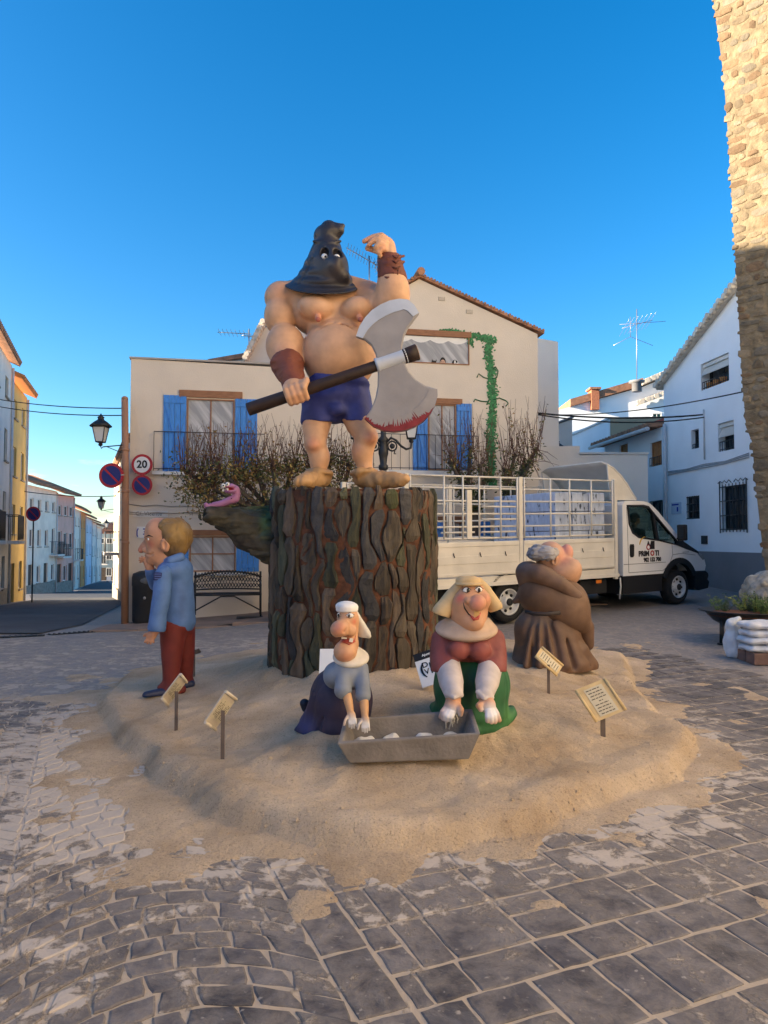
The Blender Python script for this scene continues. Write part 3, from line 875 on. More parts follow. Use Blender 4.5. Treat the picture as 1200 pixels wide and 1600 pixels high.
def house(name, label, fac, poly, depth, material, holes=(), back=None, cat="house", group=None):
    """poly: (s, z) outline of the facade; solid extruded away from the viewer"""
    c = fac.p(sum(q[0] for q in poly) / len(poly), min(q[1] for q in poly))
    t = thing(name, label, cat, c, group)
    off = Vector((-fac.n.x, -fac.n.y, 0)) * depth if back is None else Vector(back)
    w = MB().prism([fac.p(*q) for q in poly], off).build("wall", material, t)
    if holes:
        cb = MB()
        for s0, s1, z0, z1, d in holes: fac.box(cb, s0, s1, z0, z1, -d, 0.05)
        carve(w, cb)
    return t
def window(t, fac, r, o=-0.10, frame=M_FRAME, pane=M_GLASS, nx=2, nz=1, fw=0.05, name="window"):
    s0, s1, z0, z1 = r; mb = MB()
    for a, b, c, d in ((s0, s1, z0, z0 + fw), (s0, s1, z1 - fw, z1), (s0, s0 + fw, z0 + fw, z1 - fw), (s1 - fw, s1, z0 + fw, z1 - fw)): fac.box(mb, a, b, c, d, o, o + 0.045)
    w = mb.build(name, frame, t)
    xs = [s0 + fw + (s1 - s0 - 2 * fw) * i / nx for i in range(nx + 1)]; zs = [z0 + fw + (z1 - z0 - 2 * fw) * i / nz for i in range(nz + 1)]
    for i in range(nx):
        for j in range(nz):
            g = 0.012
            fac.box(MB(), xs[i] + (g if i else 0), xs[i + 1] - (g if i < nx - 1 else 0), zs[j] + (g if j else 0), zs[j + 1] - (g if j < nz - 1 else 0), o - 0.01, o + 0.012).build("pane", pane, w)
    mb = MB()
    for i in range(1, nx): fac.box(mb, xs[i] - 0.013, xs[i] + 0.013, zs[0], zs[-1], o, o + 0.03)
    for j in range(1, nz): fac.box(mb, xs[0], xs[-1], zs[j] - 0.012, zs[j] + 0.012, o, o + 0.027)
    if mb.v: mb.build("mullion", frame, w)
    return w
def shutter(t, fac, r, o=0.012, flip=False, material=None, planks=4):
    material = material or M_BLUE
    s0, s1, z0, z1 = r; mb = MB(); w = s1 - s0; th = 0.02
    for zc in (z0 + 0.12, z1 - 0.12): fac.box(mb, s0 + 0.015, s1 - 0.015, zc - 0.045, zc + 0.045, o + 0.024, o + 0.042)
    a, b = (s0 + 0.05, s1 - 0.05) if not flip else (s1 - 0.05, s0 + 0.05)
    q = [fac.p(a - 0.03, z1 - 0.17, o + 0.024), fac.p(a + 0.03, z1 - 0.17, o + 0.024), fac.p(b + 0.03, z0 + 0.17, o + 0.024), fac.p(b - 0.03, z0 + 0.17, o + 0.024)]
    mb.prism(q, Vector((fac.n.x, fac.n.y, 0)) * 0.016)
    sh = mb.build("shutter", material, t)
    for i in range(planks):
        fac.box(MB(), s0 + w * i / planks + 0.004, s0 + w * (i + 1) / planks - 0.004, z0, z1, o, o + 0.02 + 0.003 * (i % 2)).build("plank", material, sh)
    return sh
def railing(t, fac, s0, s1, z0, z1, o, mat_=M_IRON, step=0.12, side=True, th=0.009, name="railing"):
    mb = MB()
    fac.tub(mb, [(s0, z1, o), (s1, z1, o)], th * 1.4); fac.tub(mb, [(s0, z0 + 0.04, o), (s1, z0 + 0.04, o)], th * 1.2)
    n = max(2, int((s1 - s0) / step))
    for i in range(n + 1):
        a = s0 + (s1 - s0) * i / n; fac.tub(mb, [(a, z0, o), (a, z1, o)], th, 5)
    if side:
        for a in (s0, s1):
            fac.tub(mb, [(a, z1, o), (a, z1, 0.0)], th * 1.3)
            for k in range(1, max(2, int(o / step))): fac.tub(mb, [(a, z0, k * step), (a, z1, k * step)], th, 5)
    return mb.build(name, mat_, t)

# --- the house with painted shutters
FH = Fac(HA, HB)
zl = FH.sz(200, 560)[1]; zm = FH.sz(412, 573)[1]
def sg(px, py): return FH.sz(px, py)
base = -0.6
poly = [(0, base), (sg(840, 700)[0], base), sg(840, 522), sg(655, 436), sg(440, 556), (sg(440, 573)[0], zm), (0, zl)]
W1 = FH.rect(292, 624, 366, 737); W2 = FH.rect(669, 632, 712, 735); W3 = FH.rect(296, 838, 368, 893); W4 = FH.rect(696, 816, 742, 868); W5 = FH.rect(610, 524, 733, 568)
mural = house("mural_house", "long cream house with blue painted shutters and a green vine behind the stump", FH, poly, 7.5, M_CREAM,
              holes=[(*W1, .03), (*W2, .03), (*W3, .05), (*W4, .05), (*W5, .03)])
window(mural, FH, W1, -0.022, M_WOOD, M_PANE, 2, 1, 0.025); window(mural, FH, W2, -0.022, M_WOOD, M_PANE, 2, 1, 0.025)
window(mural, FH, W3, -0.035, M_WOOD, M_PANE, 2, 2, 0.025); window(mural, FH, W4, -0.035, M_WOOD, M_PANE, 2, 2, 0.025)
window(mural, FH, W5, -0.022, M_WOOD, M_PANE, 1, 1, 0.02)
for r, fl in (((255, 618, 291, 737), 0), ((367, 624, 402, 737), 1), ((645, 632, 668, 735), 0), ((713, 631, 737, 735), 1), ((270, 838, 295, 893), 0), ((369, 836, 405, 893), 1), ((676, 816, 695, 868), 0), ((743, 814, 766, 868), 1)):
    shutter(mural, FH, FH.rect(*r), flip=bool(fl))
for r in ((280, 611, 379, 622), (624, 622, 722, 631), (290, 828, 372, 837), (684, 807, 750, 815), (604, 516, 736, 525)):
    q = FH.rect(*r); FH.box(MB(), *q, 0.002, 0.035).build("lintel", M_WOOD, mural, bevel=0.006)
for r in ((238, 738, 406, 743), (580, 736, 748, 742), (292, 895, 388, 899)):
    q = FH.rect(*r); FH.box(MB(), *q, 0.002, 0.09).build("sill", M_FRAME, mural, bevel=0.005)
q = FH.rect(241, 677, 413, 737); railing(mural, FH, q[0], q[1], q[2], q[3], 0.07, M_WOODD, 0.19, False, 0.006)
q = FH.rect(583, 680, 746, 735); railing(mural, FH, q[0], q[1], q[2], q[3], 0.07, M_DKFRAME, 0.19, False, 0.006)
for px, py in ((690, 467), (733, 487)):
    q = FH.rect(px - 5, py - 3, px + 5, py + 3); mb = MB(); FH.box(mb, *q, 0.002, 0.012)
    v = mb.build("wall_vent", mat("vent_grey", (0.35, 0.31, 0.26), 0.8), mural); mb = MB()
    for k in range(3):
        z_ = q[2] + (q[3] - q[2]) * (k + .5) / 3; FH.box(mb, q[0] + .01, q[1] - .01, z_ - .008, z_ + .008, 0.013, 0.02)
    mb.build("louvre", M_CREAM, v)
# roof: two tiled pitches with tile ends along the gable
def tile_row(fac, a, b, n, r, o, material, name, parent, depth=0.45):
    """half-round tiles side by side from facade point a to b, running back from the facade"""
    mb = MB()
    d3 = Vector((fac.n.x, fac.n.y, 0))
    for i in range(n):
        f = (i + .5) / n; s_ = a[0] + (b[0] - a[0]) * f; z_ = a[1] + (b[1] - a[1]) * f
        p0 = fac.p(s_, z_, o + 0.02 * math.sin(i * 2.3)); mb.tube([p0, p0 - d3 * depth], [r, r * .9], 8)
    return mb.build(name, material, parent, kind="stuff")
def pitch(fac, a, b, th, o, depth, material, parent, name="roof"):
    q = [fac.p(a[0], a[1], o), fac.p(b[0], b[1], o), fac.p(b[0], b[1] + th, o), fac.p(a[0], a[1] + th, o)]
    return MB().prism(q, Vector((-fac.n.x, -fac.n.y, 0)) * depth).build(name, material, parent)
pk, rt, lt = sg(655, 434), sg(842, 521), sg(438, 556)
ov = 0.03
r1 = pitch(FH, pk, (rt[0] + .1, rt[1] - .02), 0.05, 0.08, 7.7, M_TILE, mural); r2 = pitch(FH, lt, (pk[0] - .004, pk[1]), 0.05, 0.08, 7.7, M_TILE, mural)
tile_row(FH, (pk[0], pk[1] + .055), (rt[0] + .1, rt[1] + .035), 40, 0.034, 0.09, M_TILE, "rake_tiles", r1)
tile_row(FH, (lt[0], lt[1] + .055), (pk[0], pk[1] + .055), 42, 0.034, 0.09, M_TILE, "rake_tiles", r2)
MB().tube([FH.p(pk[0], pk[1] + .08, .2), FH.p(pk[0], pk[1] + .08, -7.5)], .09, 10).build("ridge_tile", M_TILE, r1)
FH.box(MB(), -0.03, sg(440, 573)[0], zl - 0.0, zl + 0.035, -0.3, 0.03).build("coping", mat("coping_grey", (0.4, 0.36, 0.32), .8), mural)
# painted figures peeping over the attic sill: cat, child's head, dog (flat paint on the wall)
M_BLK = mat("black_paint", (0.012, 0.012, 0.013), 0.6, 0.2, 9); M_SKINP = mat("skin_paint", (0.60, 0.38, 0.27), 0.6, 0.1, 9)
M_WPAINT = mat("white_paint", (0.78, 0.77, 0.74), 0.6, 0.1, 9)
def disc(fac, s_, z_, rx, rz, o, mb, a0=0, a1=2 * math.pi, n=18):
    q = [fac.p(s_ + rx * math.cos(a0 + (a1 - a0) * i / n), z_ + rz * math.sin(a0 + (a1 - a0) * i / n), o) for i in range(n + (1 if a1 - a0 < 6 else 0))]
    return mb.prism(q, Vector((fac.n.x, fac.n.y, 0)) * 0.004)
pg = lambda px, py: FH.sz(px, py)
mm = lambda k: k * 16.0 / F
O_ = -0.012
q = pg(678, 567); mb = MB(); disc(FH, q[0], q[1], mm(4.2), mm(4), O_, mb, 0, math.pi)
for dx in (-3.5, 2.0): mb.prism([FH.p(q[0] + mm(dx), q[1] + mm(2), O_), FH.p(q[0] + mm(dx + 2.6), q[1] + mm(2.5), O_), FH.p(q[0] + mm(dx + (0.6 if dx < 0 else 2)), q[1] + mm(6.5), O_)], Vector((FH.n.x, FH.n.y, 0)) * 0.004)
mb.build("painted_cat", M_BLK, mural)
q = pg(692, 567.5); mb = MB(); disc(FH, q[0], q[1] + mm(1), mm(5), mm(8.5), O_, mb, 0, math.pi); k_ = mb.build("painted_child", M_BLK, mural)
mb = MB(); disc(FH, q[0], q[1], mm(4.2), mm(5.6), O_ + .005, mb, 0, math.pi); mb.build("face", M_SKINP, k_)
mb = MB()
for dx in (-1.8, 1.8): disc(FH, q[0] + mm(dx), q[1] + mm(2.4), mm(.55), mm(.7), O_ + .010, mb, n=8)
mb.build("eyes", M_BLK, k_, kind="stuff")
q = pg(711, 568.5); mb = MB(); disc(FH, q[0], q[1], mm(5), mm(6.5), O_, mb, 0, math.pi); k_ = mb.build("painted_dog", M_BLK, mural)
mb = MB(); disc(FH, q[0], q[1], mm(1.4), mm(6), O_ + .005, mb, 0, math.pi); disc(FH, q[0] + mm(3.6), q[1], mm(1.8), mm(2.2), O_ + .0055, mb, 0, math.pi); mb.build("blaze", M_WPAINT, k_)
# white scalloped curtain hem painted in the attic window
q = W5; mb = MB()
for k in range(4):
    a = q[0] + .05 + (q[1] - q[0] - .1) * k / 4; b = q[0] + .05 + (q[1] - q[0] - .1) * (k + 1) / 4
    pts = [FH.p(a, q[3] - .03, O_), FH.p(b, q[3] - .03, O_)] + [FH.p(b + (a - b) * j / 6, q[3] - .10 - 0.07 * math.sin(math.pi * j / 6), O_) for j in range(7)]
    mb.prism(pts[::1], Vector((FH.n.x, FH.n.y, 0)) * 0.003)
mb.build("painted_curtain", M_WPAINT, mural)
# painted vine
M_VINE = mat("vine_green_paint", (0.035, 0.21, 0.075), 0.6, 0.9, 22, rnd=0)
M_VINE2 = mat("vine_dark_green_paint", (0.02, 0.11, 0.04), 0.6, 0.6, 22)
rv_ = random.Random(21)
def leaf(mb, s_, z_, L, a, o):
    ca, sa = math.cos(a), math.sin(a)
    pts = [(0, 0), (.35, .3), (.75, .22), (1, 0), (.75, -.22), (.35, -.3)]
    mb.prism([FH.p(s_ + L * (x * ca - y * sa), z_ + L * (x * sa + y * ca), o) for x, y in pts], Vector((FH.n.x, FH.n.y, 0)) * 0.002)
def vine(pts, wd, dens, mats):
    mbs = [MB(), MB()]
    for (x0, y0), (x1, y1) in zip(pts, pts[1:]):
        L = math.hypot(x1 - x0, y1 - y0)
        for k in range(int(L * dens)):
            f = rv_.random(); px = x0 + (x1 - x0) * f + rv_.gauss(0, wd); py = y0 + (y1 - y0) * f + rv_.gauss(0, wd * .6)
            s_, z_ = pg(px, py); leaf(mbs[rv_.random() < .3], s_, z_, mm(rv_.uniform(3.0, 6.0)), rv_.uniform(0, 6.28), 0.003 + rv_.random() * 0.01)
    return mbs
vt = [vine([(690, 518), (722, 521), (752, 527), (773, 532)], 2.4, 5.0, 0), vine([(733, 528), (738, 540)], 1.5, 3, 0), vine([(761, 528), (764, 560), (768, 590), (769, 640), (767, 700), (768, 760)], 3.1, 6.0, 0)]
mb = MB(); mb2 = MB()
for a, b in vt: mb.add(a.v, a.f); mb2.add(b.v, b.f)
for cpts in ([(768, 592), (776, 590), (778, 580), (774, 573), (770, 576)], [(764, 592), (756, 590), (748, 584), (745, 590)], [(770, 625), (780, 622), (790, 626), (794, 630), (790, 635)], [(764, 628), (752, 627), (742, 624), (740, 628)]):
    mb2.tube([FH.p(*pg(*c_), 0.008) for c_ in cpts], 0.014, 5)
vn = mb.build("painted_vine", M_VINE, mural, kind="stuff"); mb2.build("vine_tendrils", M_VINE2, mural, kind="stuff")
# street name plate and direction plate
q = FH.rect(208, 798, 262, 808); FH.box(MB(), *q, 0.002, 0.02).build("street_name_plate", M_OFFWHITE, mural, bevel=.003)
text_mesh("C/. Vicente", 0.115, "lettering", mat("grey_letter", (.10, .10, .10), .7), mural, FH.p((q[0] + q[1]) / 2 - .03, (q[2] + q[3]) / 2, 0.021), (FH.u.x, FH.u.y, 0), (0, 0, 1), 0.002)
q = FH.rect(214, 823, 246, 841); dp = FH.box(MB(), *q, 0.002, 0.02).build("direction_plate", M_PLASTICW, mural, bevel=.003)
M_BLUEP = mat("blue_print", (0.02, 0.03, 0.35), .5)
mb = MB(); FH.tub(mb, [(q[0] + .03, q[2] + .2, .021), (q[0] + .005, q[2] + .15, .021), (q[0] + .005, q[2] + .06, .021), (q[0] + .02, q[2] + .03, .021)], 0.012); FH.box(mb, q[0] + .14, q[0] + .24, q[2] + .005, q[2] + .03, .0205, .024); mb.build("blue_arrow", M_BLUEP, dp, kind="stuff")
mb = MB()
for zz, ss in ((.75, .3), (.75, .48), (.52, .34), (.52, .62), (.3, .3), (.3, .5)):
    FH.box(mb, q[0] + (q[1] - q[0]) * ss, q[0] + (q[1] - q[0]) * (ss + .12), q[2] + (q[3] - q[2]) * zz, q[2] + (q[3] - q[2]) * (zz + .1), .0205, .023)
mb.build("print_lines", M_BLUEP, dp, kind="stuff")
# wall cables of the house
mb = MB()
for y0, y1 in ((788, 793), (800, 801), (803, 796)):
    a, b = pg(202, y0), pg(412, y1)
    FH.tub(mb, [(a[0] + (b[0] - a[0]) * k / 10, a[1] + (b[1] - a[1]) * k / 10 - .03 * math.sin(k * 1.7) ** 2, .02) for k in range(11)], 0.008, 5)
mb.build("wall_cable", mat("painted_cable", (.35, .30, .25), .7), mural)

# --- neighbours beside and behind the mural house
def simple_box(name, label, fac, x0, x1, ytop0, ytop1, depth, material, zb=-0.5, **kw):
    a, b = fac.sz(x0, ytop0), fac.sz(x1, ytop1)
    return house(name, label, fac, [(a[0], zb), (b[0], zb), b, a], depth, material, **kw)
def plane_at(x0, Z0, x1, Z1): return Fac((at(x0, 845, Z0).x, Z0), (at(x1, 845, Z1).x, Z1))
f = plane_at(838, 19.2, 874, 19.2)
nb = simple_box("white_tall_block", "plain tall white block rising behind the right end of the mural house", f, 838, 872, 528, 534, 3.0, M_BRIGHT)
f = plane_at(383, 21, 470, 21)
lit = house("tiled_house", "sunlit cream house with tiled eaves behind the hooded figure's arm", f, [(f.sz(386, 600)[0], 0), (f.sz(520, 600)[0], 0), f.sz(520, 470), f.sz(414, 512), f.sz(386, 566)], 5, M_CREAM)
a, b = f.sz(384, 570), f.sz(414, 509)
rr_ = pitch(f, a, b, 0.1, 0.25, 5.2, M_TILEP, lit); tile_row(f, (a[0], a[1] + .1), (b[0], b[1] + .1), 12, 0.08, .3, M_TILEP, "eave_tiles", rr_, .6)
f = plane_at(340, 24, 395, 23)
bl = house("low_roof_house", "low brown tiled roof peeping above the flat parapet", f, [(f.sz(330, 600)[0], 0), (f.sz(395, 600)[0], 0), f.sz(395, 559), f.sz(345, 566), f.sz(330, 570)], 4, M_OFFWHITE)
pitch(f, f.sz(330, 569), f.sz(396, 558), .14, .15, 4, M_TILE, bl)

# --- right side of the square
WA = (7.79, 20.0); WB = (8.25, 15.8); FW = Fac(WA, WB)
wz = lambda px, py: FW.sz(px, py)
s_r = 6.2; e0 = wz(1040, 601); e1 = wz(1147, 464); sl_ = (e1[1] - e0[1]) / (e1[0] - e0[0])
H_ = [FW.rect(1095, 560, 1139, 603), FW.rect(1080, 671, 1092, 701), FW.rect(1122, 659, 1147, 704), FW.rect(1072, 775, 1093, 811), FW.rect(1129, 758, 1167, 828)]
wh = house("white_house", "white gabled house with grey plinth and barred windows beside the stone tower", FW, [(0, 0), (s_r, 0), (s_r, e0[1] + sl_ * s_r), (0, e0[1])], 6.0, M_WHITE,
           holes=[(*H_[0], .3), (*H_[1], .18), (*H_[2], .25), (*H_[3], .14), (*H_[4], .14)])
FW.box(MB(), -0.01, s_r, 0.0, wz(1120, 862)[1], 0.002, 0.03).build("plinth", M_GREYB, wh)
for i, r in enumerate(H_): window(wh, FW, r, (-.28, -.16, -.23, -.12, -.12)[i], M_DKFRAME, M_GLASS, 2 if i != 1 else 1, 1, .04)
for i, fr in ((0, .45), (2, .5)):
    r = H_[i]; z_ = r[3] - (r[3] - r[2]) * fr; nsl = 9; bl_ = MB(); FW.box(bl_, r[0] + .02, r[1] - .02, r[3] - .1, r[3] - .01, -.16, -.05)
    bo = bl_.build("roller_blind", M_OFFWHITE, wh)
    for k in range(nsl):
        za = z_ + (r[3] - .1 - z_) * k / nsl; zb_ = z_ + (r[3] - .1 - z_) * (k + 1) / nsl - .008
        o_ = -.12 + (.1 * (1 - k / nsl))
        FW.box(MB(), r[0] + .03, r[1] - .03, za, zb_, o_, o_ + .02).build("blind_slat", M_OFFWHITE, bo)
for i, hfr in ((0, .3), (1, .25), (2, .35)):
    r = H_[i]; railing(wh, FW, r[0] + .02, r[1] - .02, r[2] + .01, r[2] + (r[3] - r[2]) * hfr, -.03, M_IRON, .09, False, .008, "window_guard")
r = H_[0]; mb = MB(); rp = random.Random(8)
for i, c_ in ((0, 0), (1, 0), (2, 0)):
    s_ = r[0] + (r[1] - r[0]) * (.15 + .25 * i); p_ = FW.p(s_, r[2] + .02, -.12)
    po = MB().lathe(p_, [(.06, 0), (.085, .14), (.09, .15)], 12).build("flower_pot", M_ORANGE, wh)
for i in (3, 4):
    r = H_[i]; mb = MB(); n_ = 6 if i == 3 else 7
    for k in range(n_): FW.tub(mb, [(r[0] + (r[1] - r[0]) * (k + .5) / n_, r[2] - .05, .04 if i == 4 else -.02), (r[0] + (r[1] - r[0]) * (k + .5) / n_, r[3] + .05, .04 if i == 4 else -.02)], .011, 5)
    for z_ in (r[2] + .02, r[2] + (r[3] - r[2]) * .33, r[2] + (r[3] - r[2]) * .66, r[3] - .02): FW.tub(mb, [(r[0] - .05 * (i == 4), z_, .04 if i == 4 else -.02), (r[1] + .05 * (i == 4), z_, .04 if i == 4 else -.02)], .012, 5)
    if i == 4:
        cs = (r[0] + r[1]) / 2
        for sgn in (-1, 1):
            FW.tub(mb, [(cs + sgn * (.05 + .09 * k) , r[3] + .07 + .07 * math.sin(k * 1.5) ** 2, .04) for k in range(7)], .01, 5)
        for a in (r[0] - .05, r[1] + .05): FW.tub(mb, [(a, r[2] - .07, .04), (a, r[3] + .12, .04)], .014, 5)
    mb.build("window_grille", M_IRON, wh)
q = FW.rect(1097, 837, 1106, 850); mb = MB(); FW.box(mb, *q, .002, .03); mb.build("meter_box", M_DKFRAME, wh, bevel=.005)
q = FW.rect(1050, 785, 1065, 803); np_ = FW.box(MB(), *q, .002, .025).build("notice_board", M_PALEB, wh, bevel=.004)
mb = MB(); FW.box(mb, q[0] + .05, q[1] - .1, q[3] - .08, q[3] - .04, .026, .03); FW.box(mb, q[0] + (q[1] - q[0]) * .6, q[0] + (q[1] - q[0]) * .75, q[2] + .06, q[2] + .18, .026, .03); mb.build("notice_print", M_BLUEP, np_)
# roof edge of round tiles, white soffit, gutter pipe
rw = pitch(FW, (-.2, e0[1] - .2 * sl_), (s_r, e0[1] + sl_ * s_r), .06, .12, 6.2, M_TILEP, wh)
tile_row(FW, (-.2, e0[1] + .07 - .2 * sl_), (s_r, e0[1] + sl_ * s_r + .07), 40, .075, .22, M_TILEP, "rake_tiles", rw, .4)
mb = MB(); a = wz(1043, 662); FW.tub(mb, [(a[0] - .02, a[1], .08), (a[0] - .02, 0.7, .08)], .045, 10); b = wz(1101, 640); c_ = wz(1102, 718); FW.tub(mb, [(b[0], b[1], .03), (b[0], c_[1], .03)], .02, 8)
mb.build("drain_pipe", M_PIPE, wh)
mb = MB()
for dz in (0, .05, .09):
    pts = [wz(1045, 742), wz(1075, 736), wz(1100, 731), wz(1135, 724), wz(1172, 714)]
    FW.tub(mb, [(p_[0], p_[1] + dz * (1 - .4 * (i % 2)), .025) for i, p_ in enumerate(pts)], .014, 5)
mb.build("wall_cable", mat("painted_cable_blue", (.45, .47, .5), .7), wh)

FR = Fac((at(946, 845, 24.3).x, 24.3), (7.76, 20.05))
a, b = FR.sz(946, 698), FR.sz(1040, 664)
RW = [FR.rect(1016, 690, 1034, 728), FR.rect(1017, 783, 1036, 813), FR.rect(968, 694, 981, 725)]
rh = house("small_white_house", "small white house with red sheet and tiled eave left of the gabled house", FR, [(0, 0), (FR.len - .03, 0), (FR.len - .03, (a[1] + b[1]) / 2), (0, (a[1] + b[1]) / 2)], 1.4, M_WHITE, holes=[(*r, .12) for r in RW])
window(rh, FR, RW[0], -.1, M_WOODO, M_WOODO, 2, 1, .04); window(rh, FR, RW[1], -.1, M_DKFRAME, M_GLASS, 2, 1, .04); window(rh, FR, RW[2], -.1, M_WOODO, M_WOODO, 1, 1, .04)
railing(rh, FR, RW[0][0], RW[0][1], RW[0][2], RW[0][2] + .25, .02, M_IRON, .1, False, .007, "window_guard")
r = RW[1]; railing(rh, FR, r[0], r[1], r[2], r[3], .02, M_IRON, .1, False, .01, "window_grille")
ze = (a[1] + b[1]) / 2
mb = MB(); q = [FR.p(-.3, ze, .35), FR.p(FR.len - .03, ze, .35), FR.p(FR.len - .03, ze + .12, -1.2), FR.p(-.3, ze + .12, -1.2)]; mb.prism(q, (0, 0, .06)); ro = mb.build("roof", M_TILE, rh)
mb = MB()
for k in range(18):
    s_ = -.3 + (FR.len + .25) * (k + .5) / 18; mb.tube([FR.p(s_, ze + .06, .38), FR.p(s_, ze + .17, -1.1)], .09, 8)
mb.build("roof_tiles", M_TILE, ro, kind="stuff")
mb = MB(); FR.box(mb, 1.0, FR.len - .05, ze + .15, ze + .42, -.55, -.5); mb.build("red_sheet", M_REDTILE, ro)
mb = MB(); FR.tub(mb, [(-.3, ze - .02, .4), (FR.len - .05, ze - .05, .4)], .06, 8); mb.build("gutter", M_PIPE, rh)

fO = Fac((8.2, 26.0), (11.5, 25.6)); a = fO.sz(957, 652)
oc = house("ochre_terrace_house", "plain ochre end wall above the red roof", fO, [(0, 0), (3.4, 0), (3.4, a[1]), (0, a[1])], .5, M_OCHRE)
fB = Fac((7.9, 30.4), (8.18, 26.1)); a = fB.sz(896, 674); b = fB.sz(955, 654)
pb = house("pale_blue_house", "pale bluish house wall between the truck and the ochre end wall", fB, [(0, 0), (fB.len, 0), (fB.len, b[1]), (0, a[1])], 3.0, M_WHITE)
mb = MB(); fB.box(mb, -.02, fB.len + .02, b[1] + .005, b[1] + .07, -3, .06); mb.build("coping", M_PIPE, pb)
fL = plane_at(868, 34, 1045, 34)
tl = house("hill_house", "white house with brown tiled roof catching sun on its upper wall", fL, [(fL.sz(868, 700)[0], 0), (fL.sz(1050, 700)[0], 0), fL.sz(1050, 586), fL.sz(1003, 605), fL.sz(868, 642)], 5, M_WHITE)
pitch(fL, fL.sz(890, 636), fL.sz(1003, 603), .35, .2, 4, M_TILE, tl); p2 = pitch(fL, fL.sz(1000, 604), fL.sz(1052, 582), .15, .35, 5, M_TILEP, tl)
tile_row(fL, fL.sz(1000, 600), fL.sz(1052, 578), 12, .12, .5, M_TILEP, "eave_tiles", p2, .6)
tile_row(fL, fL.sz(992, 632), fL.sz(1046, 612), 12, .12, .4, M_TILEP, "lower_eave_tiles", p2, .3)
q = fL.rect(1018, 645, 1034, 668); window(tl, fL, q, .005, M_FRAME, M_GREEN, 2, 1, .06)
a = fL.rect(922, 610, 934, 641); ch = MB(); fL.box(ch, *a, -.35, .25); c2 = ch.build("chimney", mat("brick_red", (.40, .15, .08), .9, .4, 12), tl); ch = MB(); fL.box(ch, a[0] - .08, a[1] + .08, a[3] + .002, a[3] + .1, -.43, .33); ch.build("chimney_cap", M_TILE, c2)
fS = plane_at(840, 22, 900, 22); 
sh_ = house("grey_shed", "small pale lean-to between the white block and the pale blue wall", fS, [(fS.sz(843, 700)[0], 0), (fS.sz(894, 700)[0], 0), fS.sz(894, 655), fS.sz(846, 672)], 2, M_OFFWHITE)
pitch(fS, fS.sz(840, 673), fS.sz(896, 653), .06, .1, 2.2, M_GREYB, sh_)
fT = plane_at(800, 18.7, 1012, 18.7)
tw = house("annex_wall", "plain cream annex wall standing behind the truck cab", fT, [(fT.sz(790, 800)[0], 0), (fT.sz(1012, 800)[0], 0), fT.sz(1012, 709), fT.sz(906, 711), fT.sz(906, 697), fT.sz(790, 697)], 1.6, M_BRIGHT)
fT.box(MB(), fT.sz(904, 700)[0], fT.sz(1013, 709)[0], fT.sz(960, 710)[1] + .004, fT.sz(960, 707.5)[1] + .01, -1.6, .03).build("coping", M_OFFWHITE, tw)

# --- left street: two tall near houses, then the row running downhill
def row_house(name, label, A, B, zt, material, floors, cols, zb, eave=M_TILE, balc=(), door=True, depth=7, plinth=None, win=(.85, 1.25), shut=None, group=None, balcmat=M_IRON, ovh=.55):
    fc = Fac(A, B); L = fc.len; fh = (zt - zb) / floors; holes = []
    for k in range(floors):
        for c_ in range(cols):
            s_ = L * (c_ + .5) / cols; w_, h_ = win
            if k == 0 and door and c_ % 2 == 0: holes.append((s_ - .5, s_ + .5, zb + .25, zb + min(2.35, fh - .3), .18, 'd'))
            else:
                bl = (k, c_) in balc; zc = zb + fh * k + (.35 if bl else .95); hh = min((h_ if not bl else 2.0), fh - (.6 if bl else 1.2)) if k < floors - 1 or floors < 3 else .8
                holes.append((s_ - w_ / 2, s_ + w_ / 2, zc, zc + hh, .15, 'b' if bl else 'w'))
    t = house(name, label, fc, [(0, zb - 1.0), (L, zb - 1.0), (L, zt), (0, zt)], depth, material, holes=[h[:5] for h in holes], group=group)
    for h in holes:
        if h[5] == 'd': 
            d_ = MB(); fc.box(d_, *h[:4], -.16, -.11); dd = d_.build("door", M_WOODD, t)
            for k in range(3): fc.box(MB(), h[0] + .1, h[1] - .1, h[2] + .15 + k * .65, h[2] + .15 + k * .65 + .5, -.108, -.09).build("door_panel", M_WOODD, dd)
        else:
            window(t, fc, h[:4], -.13, M_FRAME if not shut else shut, M_GLASS, 2, 1, .06)
            if h[5] == 'b':
                b_ = MB(); fc.box(b_, h[0] - .5, h[1] + .5, h[2] - .16, h[2] - .03, .002, .65); b_.build("balcony_slab", M_OFFWHITE, t, bevel=.02)
                railing(t, fc, h[0] - .45, h[1] + .45, h[2] - .02, h[2] + .95, .6, balcmat, .13, True, .012)
            else:
                b_ = MB(); fc.box(b_, h[0] - .06, h[1] + .06, h[2] - .07, h[2] - .01, .002, .08); b_.build("sill", M_STONEW, t)
    if plinth: fc.box(MB(), 0.0, L, zb - .9, zb + .9, .004, .03).build("plinth", plinth, t)
    mb = MB(); q = [fc.p(-.1, zt, ovh), fc.p(L + .05, zt, ovh), fc.p(L + .05, zt + 1.6, -3.5), fc.p(-.1, zt + 1.6, -3.5)]; mb.prism(q, (0, 0, .1)); ro = mb.build("roof", eave, t)
    mb = MB(); nt = max(4, int(L / .28))
    for k in range(nt):
        s_ = -.1 + (L + .15) * (k + .5) / nt; mb.tube([fc.p(s_, zt + .11, ovh + .05), fc.p(s_, zt + 1.7, -3.4)], .1, 6)
    mb.build("roof_tiles", eave, ro, kind="stuff")
    mb = MB(); fc.tub(mb, [(L - .12, zt - .1, .07), (L - .12, zb - .8, .07)], .05, 8); mb.build("drain_pipe", M_PIPE, t)
    return t
def pt(px, Z): return (at(px, 845, Z).x, Z)
def ztop(px, py, Z): return at(px, py, Z).z
G = "houses along the downhill street"
